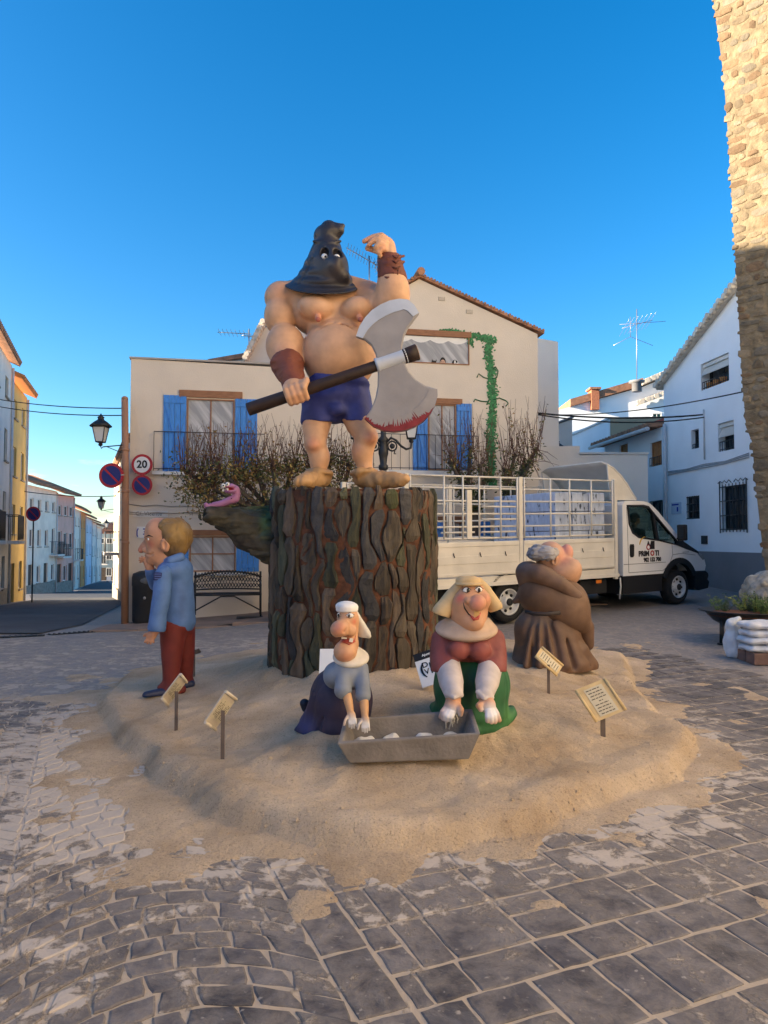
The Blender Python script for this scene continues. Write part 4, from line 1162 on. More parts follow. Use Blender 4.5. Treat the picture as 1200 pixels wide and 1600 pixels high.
row_house("corner_town_house", "tall off-white town house with green balcony at the near end of the street", pt(-70, 19.5), pt(13, 29.3), ztop(13, 572, 29.3), M_OFFWHITE, 4, 4, -1.2, balc=((1, 1), (1, 3)), shut=M_GREEN, plinth=M_STONEW, group=G, ovh=.3)
yh = row_house("yellow_town_house", "tall yellow town house with orange eaves", pt(13.5, 29.6), pt(38, 33.6), ztop(38, 622, 33.6), M_YELLOW, 4, 2, -1.5, eave=M_ORSOF, door=True, group=G, ovh=.4)
row_house("white_row_house", "long white row house with brown tiled roof and iron balcony", pt(42, 50), pt(88, 57), ztop(88, 768, 57), M_ROWW, 3, 4, -2.4, balc=((1, 3),), plinth=M_STONEW, group=G)
row_house("pink_row_house", "pink row house beside the long white one", pt(88.5, 57.1), pt(115, 61), ztop(115, 776, 61), M_PINK, 3, 3, -2.6, balc=((1, 0),), plinth=M_STONEW, group=G)
row_house("narrow_white_house", "narrow white house squeezed between pink and orange houses", pt(115.5, 65), pt(124, 70), ztop(124, 798, 70), M_ROWW, 3, 2, -2.9, balc=((1, 0),), group=G)
row_house("orange_row_house", "orange row house far down the street", pt(124.3, 70.2), pt(133, 78), ztop(133, 803, 78), M_ORANGE, 3, 2, -3.2, group=G)
row_house("pale_blue_row_house", "pale blue row house far down the street", pt(133.3, 78.3), pt(143, 88), ztop(143, 812, 88), M_PALEB, 3, 2, -3.5, group=G)
row_house("grey_row_house", "grey row house far down the street", pt(143.3, 88.3), pt(150, 95), ztop(150, 818, 95), M_OFFWHITE, 3, 2, -3.8, group=G)
row_house("far_white_house", "small white house next to the sunlit one closing the street", pt(150.3, 95.3), pt(158, 103), ztop(158, 824, 103), M_ROWW, 3, 2, -4.1, group=G)
row_house("sunlit_end_house", "sunlit pale yellow house closing the far end of the street", pt(157, 108), pt(184, 108), ztop(170, 834, 108), mat("pale_yellow_render", (.70, .58, .36), .85, .15, 2), 3, 3, -4.6, balc=((1, 0),), group=G)
row_house("shuttered_side_house", "cream side-street house with stone plinth just past the mural house corner", pt(177.5, 39.5), pt(203, 27), ztop(190, 716, 33), M_CREAM, 3, 4, -1.6, balc=((1, 1),), plinth=M_STONEW, group=G, ovh=.15)

# --- stone tower
FT = Fac((5.6, 13.4), (8.5, 10.5))
edge = [FT.sz(*p_) for p_ in ((1108, -60), (1112, 0), (1128, 120), (1136, 230), (1143, 350), (1150, 470), (1157, 600), (1163, 668), (1172, 690), (1180, 780), (1188, 850), (1193, 890))]
M_MORTAR = mat("lime_mortar", (0.18, 0.14, 0.088), .95, .7, 6, .05, 9)
M_RUBBLE = mat("rubble_stone", (0.175, 0.135, 0.088), .9, .6, 5, .03, 13, rnd=.32)
M_RUBBLE2 = mat("brown_rubble_stone", (0.145, 0.095, 0.056), .9, .5, 5, .03, 13, rnd=.25)
M_RUBBLE3 = mat("grey_rubble_stone", (0.155, 0.13, 0.096), .9, .5, 5, .03, 13, rnd=.25)
zt_ = edge[0][1]
polyT = [(edge[-1][0], 0.0), (4.1, 0.0), (4.1, zt_ + 3)] + [(edge[0][0] - .1, zt_ + 3)] + [(e_[0] + .03, e_[1]) for e_ in edge]
tower = house("stone_tower", "tall rubble stone tower wall with sun on its upper part", FT, polyT, 4, M_MORTAR, back=(3.4, 2.6, 0), cat="tower")
def edge_s(z_):
    for (a, za), (b, zb_) in zip(edge, edge[1:]):
        if za >= z_ >= zb_: return a + (b - a) * (za - z_) / (za - zb_)
    return edge[-1][0] if z_ < edge[-1][1] else edge[0][0] - .02
rt_ = random.Random(31); z_ = .35; nst = 0
def rubble(s0, s1, z0, z1):
    """irregular stone with a knobbly face"""
    n_ = rt_.choice((6, 7, 8)); cx, cz = (s0 + s1) / 2, (z0 + z1) / 2; mb = MB(); ring = []
    for k in range(n_):
        a = 2 * math.pi * (k + rt_.uniform(-.25, .25)) / n_ + .3
        c_, s_ = math.cos(a), math.sin(a); q = .5 / max(abs(c_), abs(s_)) ** .95
        ring.append((cx + (s1 - s0) * c_ * q * rt_.uniform(.86, 1.0), cz + (z1 - z0) * s_ * q * rt_.uniform(.86, 1.0)))
    d = rt_.uniform(.006, .024); fo = .0
    vs = [FT.p(a, b, -.03) for a, b in ring] + [FT.p(a, b, d * .55) for a, b in ring] + [FT.p(cx + (a - cx) * .72, cz + (b - cz) * .72, d * rt_.uniform(.85, 1.15)) for a, b in ring] + [FT.p(cx, cz, d * 1.1)]
    fs = []
    for k in range(n_):
        j = (k + 1) % n_
        fs += [(k, j, j + n_, k + n_), (k + n_, j + n_, j + 2 * n_, k + 2 * n_), (k + 2 * n_, j + 2 * n_, 3 * n_)]
    mb.add(vs, fs)
    return mb.build("stone", rt_.choice((M_RUBBLE, M_RUBBLE, M_RUBBLE2, M_RUBBLE3)), tower)
while z_ < zt_ + .3 and nst < 295:
    h_ = rt_.uniform(.08, .21); s_ = edge_s(z_ + h_ / 2) - rt_.uniform(-.02, .025)
    smax = FT.sz(1215, 845)[0]
    while s_ < smax:
        w_ = rt_.uniform(.10, .36)
        if rt_.random() > .10: 
            rubble(s_, s_ + w_, z_ + rt_.uniform(0, .02), z_ + h_ - rt_.uniform(0, .02)); nst += 1
        s_ += w_ + rt_.uniform(.01, .05)
    z_ += h_ + .012
print("tower stones", nst)

# --- the rest of the square, beside and behind the viewer: it shades the sand and throws back warm light
def block(name, label, pts, z0, z1, material, cat="house"):
    t = thing(name, label, cat, (pts[0][0], pts[0][1], 0))
    MB().prism([(x, y, z0) for x, y in pts][::-1], (0, 0, z1 - z0)).build("wall", material, t)
    return t
block("church_wall", "long pale stone church wall on the right side of the square, beyond the tower", [(8.6, 10.6), (8.9, -16), (14, -16), (14, 10.6)], -.5, 15.0, mat("church_stone", (.56, .49, .39), .9, .3, 2, .01, 20), "church")
def west_house(name, label, y0, y1, h):
    block(name, label, [(-18, y0), (-12, y0), (-12, y1), (-18, y1)], -.6, h, M_OFFWHITE)
west_house("west_low_house", "low house on the west side of the square, out of view", -7.0, -1.0, 4.8)
west_house("west_house", "house on the west side of the square, out of view", -0.9, 8.3, 8.2)
west_house("west_tall_house", "taller house on the west side of the square, out of view", 8.35, 12.6, 11.1)
west_house("west_corner_house", "tallest house on the west side of the square, out of view", 12.65, 17.0, 12.5)
block("rear_shade_block", "unseen block added behind the mural house to shade the pale blue wall", [(-.5, 23.3), (4.4, 23.3), (4.4, 31), (-.5, 31)], 0, 7.8, M_OFFWHITE)  # added out of sight to keep sun off the pale blue house
block("south_house", "house closing the square behind the viewpoint", [(-11, -18), (8, -18), (8, -13), (-11, -13)], -.5, 8.0, M_CREAM)
# ------------------------------------------------------------------ the tree stump with its branch stub
M_BARKCORE = mat("bark_crack_red_brown", (0.095, 0.038, 0.020), .9, 1.3, 9, .02, 14)
M_BARKS = [mat("bark_dark_brown", (0.066, 0.053, 0.039), .75, 1.1, 6, .035, 11, stretch=(1.6, 1.6, .35), rnd=.35, spec=.3), mat("bark_brown_grey", (0.095, 0.070, 0.050), .75, 1.1, 6, .035, 11, stretch=(1.6, 1.6, .35), rnd=.35, spec=.3),
           mat("bark_green_grey", (0.062, 0.064, 0.040), .75, 1.1, 6, .035, 11, stretch=(1.6, 1.6, .35), rnd=.35, spec=.3), mat("bark_blue_black", (0.042, 0.041, 0.043), .75, .6, 9, .012, 22, rnd=.3, spec=.3)]
M_MOSS = mat("bark_moss", (0.050, 0.050, 0.030), .9, 1.0, 8, .035, 11, stretch=(1.6, 1.6, .35), rnd=.25, col2=(.070, .078, .030))
M_CUTWOOD = mat("cut_wood_top", (0.13, 0.07, 0.04), .85, .5, 6, .01, 20)
ZT = at(550, 757, 6.5).z; ZB = 0.12
stump = thing("tree_stump", "giant dark bark-covered tree stump carrying the hooded axeman, with a side branch", "tree stump", (STUMP[0], STUMP[1], ZB))
sr = random.Random(17)
core = MB(); NTH, NZ = 96, 40; vs = []
for j in range(NZ + 1):
    z = ZB + (ZT - .03 - ZB) * j / NZ
    for i in range(NTH):
        t = 2 * math.pi * i / NTH
        r = STR - .055 + .012 * math.sin(5 * t + 2 * z) + .012 * sr.uniform(-1, 1)
        vs.append((STUMP[0] + r * math.sin(t), STUMP[1] - r * math.cos(t), z))
fs = [(j * NTH + i, j * NTH + (i + 1) % NTH, (j + 1) * NTH + (i + 1) % NTH, (j + 1) * NTH + i) for j in range(NZ) for i in range(NTH)]
core.add(vs, fs, True); core.build("trunk_core", M_BARKCORE, stump)
top = MB(); top.lathe((STUMP[0], STUMP[1], ZT - .10), [(STR - .05, 0), (STR - .05, .045), (STR * .5, .05), (.01, .05)], 48); top.build("cut_top", M_CUTWOOD, stump)
NC = 46
_wob = [[sr.uniform(-1, 1) for _ in range(14)] for _ in range(NC)]
def crack(i, z):
    """wavy vertical crack line i (as an angle)"""
    w = _wob[i % NC]; f = (z - ZB + .6) / .21; k = int(f); t = f - k; t = t * t * (3 - 2 * t)
    return 2 * math.pi * i / NC + (w[k % 14] * (1 - t) + w[(k + 1) % 14] * t) * .075
def bark_plate(i, z0, z1, k0, k1, i2=None):
    """plate of bark filling the space between two cracks, pointed or slanted at its ends"""
    i2 = i + 1 if i2 is None else i2; n_ = max(4, int((z1 - z0) / .055)); g = .0065 / STR; L_, R_ = [], []
    for k in range(n_ + 1):
        z = z0 + (z1 - z0) * k / n_; a, b = crack(i, z) + g, crack(i2, z) - g
        mid = a + (b - a) * (.5 + .25 * k0); fe = min(1, (z - z0 + .035) / .08); ft = min(1, (z1 - z + .035) / .08); q = min(fe, ft) ** .6
        a = mid + (a - mid) * q + sr.uniform(-1, 1) * .005; b = mid + (b - mid) * q + sr.uniform(-1, 1) * .005
        L_.append((a, z + k0 * .0)); R_.append((b, z + k1 * .02))
    d = sr.uniform(.012, .036); tl_ = sr.uniform(-.012, .012); vs = []; fs = []
    def P(t, z, r): return (STUMP[0] + r * math.sin(t), STUMP[1] - r * math.cos(t), z)
    us = (0, .06, .28, .55, .80, .94, 1)
    for k in range(n_ + 1):
        e = 1 if 0 < k < n_ else .35
        for j, u in enumerate(us):
            t = L_[k][0] * (1 - u) + R_[k][0] * u; z = L_[k][1] * (1 - u) + R_[k][1] * u
            r = STR - .085 if j in (0, 6) else STR - .055 + e * (d * (.80 if j in (1, 5) else 1.0) + tl_ * (u - .5) * 2 + sr.uniform(-.007, .007))
            vs.append(P(t, z, r))
    m_ = len(us)
    for k in range(n_):
        for j in range(m_ - 1): fs.append((k * m_ + j, k * m_ + j + 1, (k + 1) * m_ + j + 1, (k + 1) * m_ + j))
    # close the ends against the core
    for k, rev in ((0, False), (n_, True)):
        s0 = len(vs)
        for j, u in enumerate(us):
            t = L_[k][0] * (1 - u) + R_[k][0] * u; vs.append(P(t, L_[k][1] * (1 - u) + R_[k][1] * u + (-.01 if k == 0 else .01) * (z1 < ZT - .05), STR - .09))
        for j in range(m_ - 1):
            f = (s0 + j, s0 + j + 1, k * m_ + j + 1, k * m_ + j); fs.append(f[::-1] if rev else f)
    mb = MB().add(vs, fs, False)
    t0 = (L_[n_ // 2][0] + R_[n_ // 2][0]) / 2; cz = (z0 + z1) / 2
    px = 600 + F * (STUMP[0] + STR * math.sin(t0)) / (STUMP[1] - STR * math.cos(t0)); moss = False
    if math.cos(t0) > 0:
        if 600 < px < 640 and cz > ZT - .55 and sr.random() < .35: moss = True
        if px > 640 and cz < .8 and sr.random() < .4: moss = True
    q = sr.random()
    mt = M_MOSS if moss else M_BARKS[0 if q < .38 else 1 if q < .68 else 2 if q < .86 else 3]
    mb.build("bark_plate", mt, stump)
npl = 0
for c_ in range(NC):
    z = ZB - sr.uniform(0, .35)
    while z < ZT - .06:
        h = sr.uniform(.22, .85)
        if z + h > ZT - .12: h = ZT - z + sr.uniform(-.02, .03)
        if h > .08: bark_plate(c_, z, z + h - .016, sr.uniform(-1, 1), sr.uniform(-1, 1)); npl += 1
        z += h
print("bark plates", npl)
# branch stub on the left
b_ = Sculpt()
q = lambda x, y, Y: at(x, y, Y)
b_.L([q(440, 830, 7.35), q(405, 827, 7.25), q(370, 815, 7.15), q(330, 803, 7.08)], [.24, .19, .14, .085], .05)
b_.L([q(420, 850, 7.25), q(385, 835, 7.2), q(345, 812, 7.12)], [.20, .15, .07], .05)
b_.L([q(425, 806, 7.35), q(375, 806, 7.25), q(334, 801, 7.12)], [.10, .085, .06], .04)
b_.L([q(350, 812, 7.08), q(327, 806, 7.04)], [.085, .095], .02); b_.E(q(319, 804, 7.02), (.03, .07, .07), k=.015, mode='s')
b_.ridge(.020, 5.0, (.55, 2.2, 2.2)).noise(.010, 9)
bc = lambda *c: c
b_.paint(q(400, 780, 7.2), (.35, .5, .16), (.09, .125, .03), .9).paint(q(350, 785, 7.1), (.2, .4, .07), (.12, .11, .04), .8).paint(q(375, 850, 7.0), (.3, .5, .12), (.045, .035, .028), .9).paint(q(415, 810, 7.1), (.1, .4, .3), (.05, .12, .05), .7).paint(q(327, 803, 7.0), .09, (.06, .05, .045), .8)
br = b_.mesh("branch", .012, (.058, .052, .036), paint_mat("branch_paint", .8, .012, .3, .5, 16), stump)
# ------------------------------------------------------------------ papier-mache figures
SKIN = (.60, .345, .20); RED = (.62, .22, .13)
def tube_on(o, pts, r, name, material, parent, lift=.004, n=6):
    """thin painted line lying on a sculpted surface, through photo pixels"""
    P = [surf(o, x, y, lift)[0] for x, y in pts]
    rr = r if hasattr(r, '__len__') else [r * (0.35 if i in (0, len(P) - 1) else 1) for i in range(len(P))]
    return MB().tube(P, rr, n).build(name, material, parent)
M_DARK = mat("dark_line_paint", (.022, .012, .010), .5, .2, 20)
M_EYEW = mat("eye_white", (.78, .77, .74), .25, .05, 20, spec=.6)
M_PUPIL = mat("pupil_black", (.01, .01, .011), .2, .05, 20, spec=.6)
M_LIP = mat("lip_red", (.42, .07, .05), .4, .15, 20)
M_MOUTH = mat("mouth_dark_red", (.16, .015, .015), .45, .2, 20)
M_TOOTH = mat("tooth_ivory", (.76, .70, .60), .3, .05, 20)
M_LACE = mat("brown_lace", (.10, .03, .02), .6, .3, 30)

# --- the hooded axeman
ex = thing("hooded_axeman_statue", "giant bare-chested axeman statue in black pointed hood and blue shorts on the stump", "statue", (at(525, 757, 7.1).x, 7.1, ZT - .01))
B = Sculpt()
B.E(at(530, 556, 7.20), (.372, .39, .375), k=.02)
B.E(at(514, 490, 7.26), (.39, .27, .26), k=.08)
B.E(at(494, 482, 7.04), (.185, .15, .13), Ry(.2), k=.03)
B.E(at(557, 484, 7.04), (.16, .15, .125), Ry(-.25), k=.03)
B.L([at(462, 464, 7.26), at(515, 454, 7.3), at(575, 464, 7.28)], [.17, .2, .16], .08)
B.L([at(512, 455, 7.28), at(512, 425, 7.22)], [.17, .15], .05)
for px, py in ((497, 497), (562, 497)): B.E(at(px, py, 6.925), .034, k=.02)
# arm holding the axe
B.E(at(440, 466, 7.24), (.172, .17, .17), k=.03)
B.E(at(438, 494, 7.2), (.162, .165, .20), k=.02)
B.E(at(446, 541, 7.12), (.195, .185, .225), Ry(-.1), k=.025)
B.L([at(449, 560, 7.05), at(456, 585, 6.9), at(461, 604, 6.8)], [.155, .10, .08], .05)
# raised arm
B.E(at(576, 468, 7.22), .155, k=.05)
B.L([at(578, 468, 7.2), at(606, 476, 7.02)], [.15, .15], .04)
B.E(at(614, 460, 6.98), (.168, .16, .19), k=.03)
B.L([at(613, 445, 6.97), at(610, 425, 6.96), at(605, 396, 6.95)], [.15, .125, .09], .04)
# hips and legs
B.E(at(525, 615, 7.24), (.31, .26, .19), k=.06)
B.L([at(500, 630, 7.18), at(494, 668, 7.1), at(492, 692, 7.04)], [.17, .135, .105], .04)
B.E(at(490, 695, 6.965), (.062, .05, .055), k=.025)
B.E(at(500, 714, 7.08), (.095, .11, .13), k=.03)
B.L([at(493, 695, 7.05), at(498, 716, 7.08), at(498, 742, 7.08)], [.095, .09, .07], .04)
B.L([at(552, 632, 7.18), at(562, 662, 7.1), at(573, 682, 7.05)], [.175, .14, .11], .04)
B.E(at(579, 684, 6.97), (.06, .05, .055), k=.025)
B.E(at(564, 705, 7.08), (.095, .11, .13), k=.03)
B.L([at(572, 686, 7.06), at(568, 712, 7.1), at(571, 742, 7.1)], [.10, .09, .07], .04)
# fist closed on the axe shaft
HA0, HA1 = at(387, 640, 6.70), at(652, 550, 6.70); hax = (HA1 - HA0).normalized(); fro = Vector((0, -1, 0)); upv = hax.cross(fro) * -1
if upv.z < 0: upv = -upv
def sh(f): return HA0 + (HA1 - HA0) * f
fc = (463 - 387) / (652 - 387)
def grip(S, cen, ax, up, fr, R_, fr_r, sp, angs, k=.006):
    for i in range(4):
        c = cen + ax * (i - 1.5) * sp; rr = R_ * (1 - .04 * abs(i - 1.3))
        S.L([c + (up * math.cos(a) + fr * math.sin(a)) * rr for a in angs], [fr_r * 1.05, fr_r, fr_r, fr_r * .95, fr_r * .85][:len(angs)], k)
S_ = B
S_.E(sh(fc) + upv * .07 + fro * -.01, (.10, .075, .075), k=.03)
grip(S_, sh(fc), hax, upv, fro, .085, .031, .052, [math.radians(a) for a in (10, 60, 110, 160, 205)])
S_.L([sh(fc + .055) + upv * .06 - fro * .03, sh(fc + .075) + upv * .07 + fro * .05, sh(fc + .05) + fro * .095], [.038, .034, .028], .012)
# raised hand, fingers bent as if scratching the head
S_.E(at(604, 385, 6.94), (.085, .065, .095), Ry(-.3), k=.03)
S_.L([at(606, 377, 6.92), at(596, 369, 6.9), at(583, 371, 6.9), at(569, 377, 6.89)], [.038, .036, .032, .024], .008)
S_.L([at(601, 378, 6.87), at(592, 373, 6.85), at(583, 376, 6.85), at(576, 383, 6.86)], [.036, .034, .03, .023], .006)
S_.L([at(600, 384, 6.86), at(593, 381, 6.83), at(588, 386, 6.83), at(587, 393, 6.86)], [.034, .033, .03, .024], .006)
S_.L([at(602, 390, 6.87), at(596, 389, 6.84), at(592, 394, 6.84), at(594, 400, 6.86)], [.031, .03, .027, .022], .006)
S_.L([at(600, 394, 6.98), at(588, 391, 6.93), at(574, 388, 6.90)], [.042, .034, .026], .012)
# navel, folds
B.E(at(546, 575, 6.845), (.022, .05, .024), k=.02, mode='s')
B.L([at(467, 470, 7.0), at(470, 490, 6.98), at(473, 505, 7.0)], .012, .03, 's')
B.L([at(480, 507, 6.95), at(500, 515, 6.93), at(522, 506, 6.93)], .01, .03, 's')
B.L([at(532, 508, 6.92), at(550, 514, 6.92), at(568, 508, 6.93)], .01, .03, 's')
p_ = B.paint
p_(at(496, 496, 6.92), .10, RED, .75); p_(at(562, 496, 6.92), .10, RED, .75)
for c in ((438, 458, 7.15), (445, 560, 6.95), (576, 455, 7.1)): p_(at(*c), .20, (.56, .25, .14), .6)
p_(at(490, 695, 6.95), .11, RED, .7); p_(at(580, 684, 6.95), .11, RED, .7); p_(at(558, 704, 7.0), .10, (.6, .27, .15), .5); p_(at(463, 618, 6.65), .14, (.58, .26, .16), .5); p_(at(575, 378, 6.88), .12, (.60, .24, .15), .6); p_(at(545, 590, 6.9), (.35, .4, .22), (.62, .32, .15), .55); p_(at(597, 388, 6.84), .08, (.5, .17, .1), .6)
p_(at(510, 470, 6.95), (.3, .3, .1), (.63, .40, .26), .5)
for c_ in ((472, 488, 7.0), (475, 505, 7.0), (468, 545, 6.95), (476, 575, 6.95)): p_(at(*c_), (.05, .25, .10), (.42, .20, .11), .7)  # airbrushed shading painted into the skin colour: flanks, under pecs, belly bottom
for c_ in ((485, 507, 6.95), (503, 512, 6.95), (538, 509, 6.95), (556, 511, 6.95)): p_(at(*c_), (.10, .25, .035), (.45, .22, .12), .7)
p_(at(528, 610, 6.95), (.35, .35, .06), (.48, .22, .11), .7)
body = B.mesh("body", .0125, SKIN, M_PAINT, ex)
for px, py in ((497, 499), (563, 499)):
    p, n = surf(body, px, py, .004); MB().ball(p, .026, 12).build("nipple", mat("nipple_paint", (.42, .13, .09), .5), ex)
H = Sculpt()
for yy, rr, rz, tl in ((445, .335, .05, .50), (437, .295, .07, .42), (427, .25, .09, .30), (414, .212, .11, .15), (400, .172, .11, 0), (388, .142, .10, 0)): H.E(at(504 + (446 - yy) * .12, yy, 7.2 - (446 - yy) * .0012), (rr, rr * .97, rz), Rx(tl), k=.05)
H.E(at(518, 418, 7.04), (.17, .14, .21), Ry(-.12), k=.05)
H.E(at(526, 414, 6.93), (.06, .07, .085), k=.06)
H.E(at(536, 432, 6.99), (.07, .08, .06), k=.05)
H.L([at(511, 383, 7.14), at(508, 370, 7.13), at(514, 358, 7.12), at(535, 353, 7.1)], [.125, .115, .085, .02], .03)
H.E(at(514, 364, 7.12), (.125, .10, .085), Ry(-.15), k=.02); H.L([at(520, 366, 7.12), at(529, 360, 7.1), at(536, 353, 7.1)], [.085, .058, .016], .02)
H.E(at(503, 447, 7.17), (.372, .37, .026), Ry(.05) @ Rx(.53), k=.04)
H.L([at(490, 377, 7.02), at(512, 380, 6.99), at(532, 377, 7.04)], .014, .02)
for px, py in ((508, 397), (527, 398)): H.E(at(px, py, 6.955), (.044, .07, .072), Ry(-.12), k=.015, mode='s')
H.L([at(487, 405, 7.0), at(478, 425, 7.0), at(468, 440, 7.0)], .012, .03, 's')
H.L([at(505, 430, 6.86), at(520, 440, 6.85), at(545, 436, 6.9)], .012, .03, 's')
H.noise(.003, 5)
H.paint(at(522, 425, 6.85), .16, (.085, .062, .055), .8)
hood = H.mesh("hood", .011, (.028, .026, .032), paint_mat("hood_paint", .42, .003, .45, .25, 14), ex)
for px, py in ((507, 402), (526, 403)):
    p = at(px, py, 6.97); e = MB().ball(p, .036, 16).build("eye", M_EYEW, ex); MB().ball(p + Vector((.012, -.034, -.006)), .011, 10).build("pupil", M_PUPIL, e)
SH = Sculpt()
SH.E(at(526, 622, 7.24), (.345, .315, .20), k=.05)
SH.E(at(530, 600, 7.24), (.345, .33, .16), k=.04)
SH.L([at(503, 630, 7.18), at(500, 660, 7.14)], [.185, .185], .05)
SH.L([at(551, 630, 7.18), at(557, 664, 7.14)], [.19, .19], .05)
SH.E(at(528, 640, 6.98), (.09, .08, .07), k=.06)
SH.E(at(534, 672, 7.1), (.055, .5, .10), k=.04, mode='s'); SH.cut(at(526, 607, 7.2), (.05, .42, 1)); SH.cut(at(525, 661, 7.15), (0, .05, -1))
SH.noise(.014, 5, (1, 1, .8))
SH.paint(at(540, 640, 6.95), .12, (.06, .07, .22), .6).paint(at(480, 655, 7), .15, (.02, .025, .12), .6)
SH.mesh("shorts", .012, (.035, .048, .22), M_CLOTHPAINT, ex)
Lc = Sculpt(); Lc.L([at(449, 570, 7.0), at(455, 588, 6.89), at(461, 604, 6.80)], [.165, .125, .105], .01)
Lc.cut(at(447, 565, 7.03), at(447, 565, 7.03) - at(456, 588, 6.88)); Lc.cut(at(463, 609, 6.78), at(463, 609, 6.78) - at(456, 588, 6.88))
Lc.L([at(431, 573, 6.98), at(440, 573, 6.86), at(455, 568, 6.84), at(470, 563, 6.92)], .02, .02); Lc.noise(.008, 9, (1, 1, 2))
Lc.mesh("wrist_cuff", .009, (.19, .055, .03), M_CLOTHPAINT, ex)
Rc = Sculpt(); Rc.L([at(613, 440, 6.97), at(610, 420, 6.96), at(606, 395, 6.95)], [.148, .132, .105], .01)
Rc.cut(at(613, 436, 6.97), (.02, 0, -1)); Rc.cut(at(606, 399, 6.95), (-.1, 0, 1)); Rc.noise(.006, 9)
for yy in (401, 410, 432): Rc.L([at(593, yy, 6.91), at(605, yy + 2, 6.835), at(620, yy + 1, 6.85), at(631, yy - 1, 6.92)], .013, .02)
rcuff = Rc.mesh("wrist_cuff", .008, (.15, .042, .025), M_CLOTHPAINT, ex)
for i, yy in enumerate((400, 408, 417, 426)): tube_on(rcuff, [(613, yy), (618, yy + 3), (626, yy - 1)], .011, "lace", M_LACE, rcuff, .008)
tube_on(rcuff, [(622, 420), (621, 430), (620, 437)], .011, "lace", M_LACE, rcuff, .012)
for side in (0, 1):
    Bo = Sculpt()
    if side == 0:
        Bo.L([at(501, 747, 7.12), at(488, 750, 6.95), at(475, 753, 6.78)], [.105, .10, .085], .04); Bo.E(at(473, 753, 6.76), (.10, .10, .065), k=.03)
        Bo.E(at(499, 738, 7.08), (.14, .14, .045), Ry(.1), k=.03)
    else:
        Bo.L([at(568, 747, 7.12), at(595, 750, 6.98), at(622, 750, 6.88)], [.11, .095, .08], .04); Bo.E(at(628, 750, 6.86), (.075, .075, .06), k=.03)
        Bo.E(at(568, 738, 7.08), (.15, .14, .045), Ry(-.1), k=.03)
    Bo.ridge(.012, 5, (1.6, 1, 1)); Bo.cut((0, 0, ZT - .008), (0, 0, -1))
    Bo.mesh("boot", .010, (.42, .25, .115), M_CLOTHPAINT, ex)

# --- the axe
ax_t = thing("axe", "huge double-bladed grey axe with blood on its lower edge, held by the hooded statue", "axe", sh(.5))
M_SHAFT = mat("axe_shaft_wood", (.032, .018, .014), .55, .5, 14, .003, 30)
mb = MB(); mb.tube([HA0, sh(.5), sh(.78)], [.062, .055, .052], 20); mb.build("shaft", M_SHAFT, ax_t, bevel=.006)
mb = MB(); mb.tube([sh(.92), HA1], [.070, .078], 20); tipo = mb.build("shaft_end", M_SHAFT, ax_t)
mb = MB(); mb.tube([HA1 - hax * .002, HA1 + hax * .006], [.074, .07], 20); mb.build("cut_face", mat("cut_wood", (.28, .17, .10), .7), tipo)
M_STEEL = mat("axe_grey_paint", (.27, .255, .255), .45, .25, 5, .002, 12, spec=.5); M_SKYEDGE = mat("axe_sky_reflection_paint", (.44, .48, .55), .38, .25, 5, .001, 12, spec=.5)  # edge colour holds the blue sky reflection of the upper bevel
M_BLOOD = mat("blood_red_paint", (.19, .012, .020), .35, .5, 12, spec=.5)
mb = MB(); mb.tube([sh(.755), sh(.77), sh(.78), sh(.91), sh(.935)], [.072, .072, .066, .066, .072], 22); mb.build("collar", M_SKYEDGE, ax_t)
cp = lambda x, y, Y=6.70: at(360 + x / 3.3333, 330 + y / 3.3333, Y)
outer_up = [(655, 655), (672, 605), (700, 560), (735, 522), (780, 492), (830, 470), (880, 461), (925, 466), (958, 495), (982, 535)]
outer_lo = [(1076, 930), (1078, 965), (1066, 1010), (1042, 1055), (1005, 1095), (960, 1124), (910, 1143), (855, 1151), (800, 1146), (745, 1122), (700, 1082)]
rgt_c = [(955, 570), (925, 610), (905, 655), (895, 705), (895, 745), (905, 790), (930, 838), (965, 880), (1015, 912)]
lft_c = [(732, 1035), (755, 975), (766, 915), (768, 850), (766, 795), (756, 745), (735, 702), (700, 672)]
prof = outer_up + rgt_c + outer_lo + lft_c
def inset(poly, amt):
    cx, cy = 838, 800
    out = []
    for i, (x, y) in enumerate(poly):
        x0, y0 = poly[i - 1]; x1, y1 = poly[(i + 1) % len(poly)]; tx, ty = x1 - x0, y1 - y0; L = math.hypot(tx, ty); nx, ny = -ty / L, tx / L
        out.append((x + nx * amt, y + ny * amt))
    return out
def blade_solid(poly, th, edge_th, ins):
    inn = inset(poly, ins); n_ = len(poly); mb = MB()
    rings = [[cp(x, y) + Vector((0, -th, 0)) for x, y in inn], [cp(x, y) + Vector((0, -edge_th, 0)) for x, y in poly], [cp(x, y) + Vector((0, edge_th, 0)) for x, y in poly], [cp(x, y) + Vector((0, th, 0)) for x, y in inn]]
    vs = [p for r in rings for p in r]; fs = []
    for q in range(3):
        for k in range(n_):
            j = (k + 1) % n_; fs.append((q * n_ + k, q * n_ + j, (q + 1) * n_ + j, (q + 1) * n_ + k))
    mb.add(vs, fs)
    for base_, rev in ((0, True), (3 * n_, False)):
        idx = [base_ + k for k in range(n_)]; mb.f.append(tuple(idx[::-1] if rev else idx)); mb.sm.append(False)
    return mb
blade = blade_solid(prof, .030, .022, 7).build("blade", M_STEEL, ax_t)
bm = bmesh.new(); bm.from_mesh(blade.data); bmesh.ops.triangulate(bm, faces=[f for f in bm.faces if len(f.verts) > 4]); bmesh.ops.recalc_face_normals(bm, faces=bm.faces); bm.to_mesh(blade.data); bm.free()
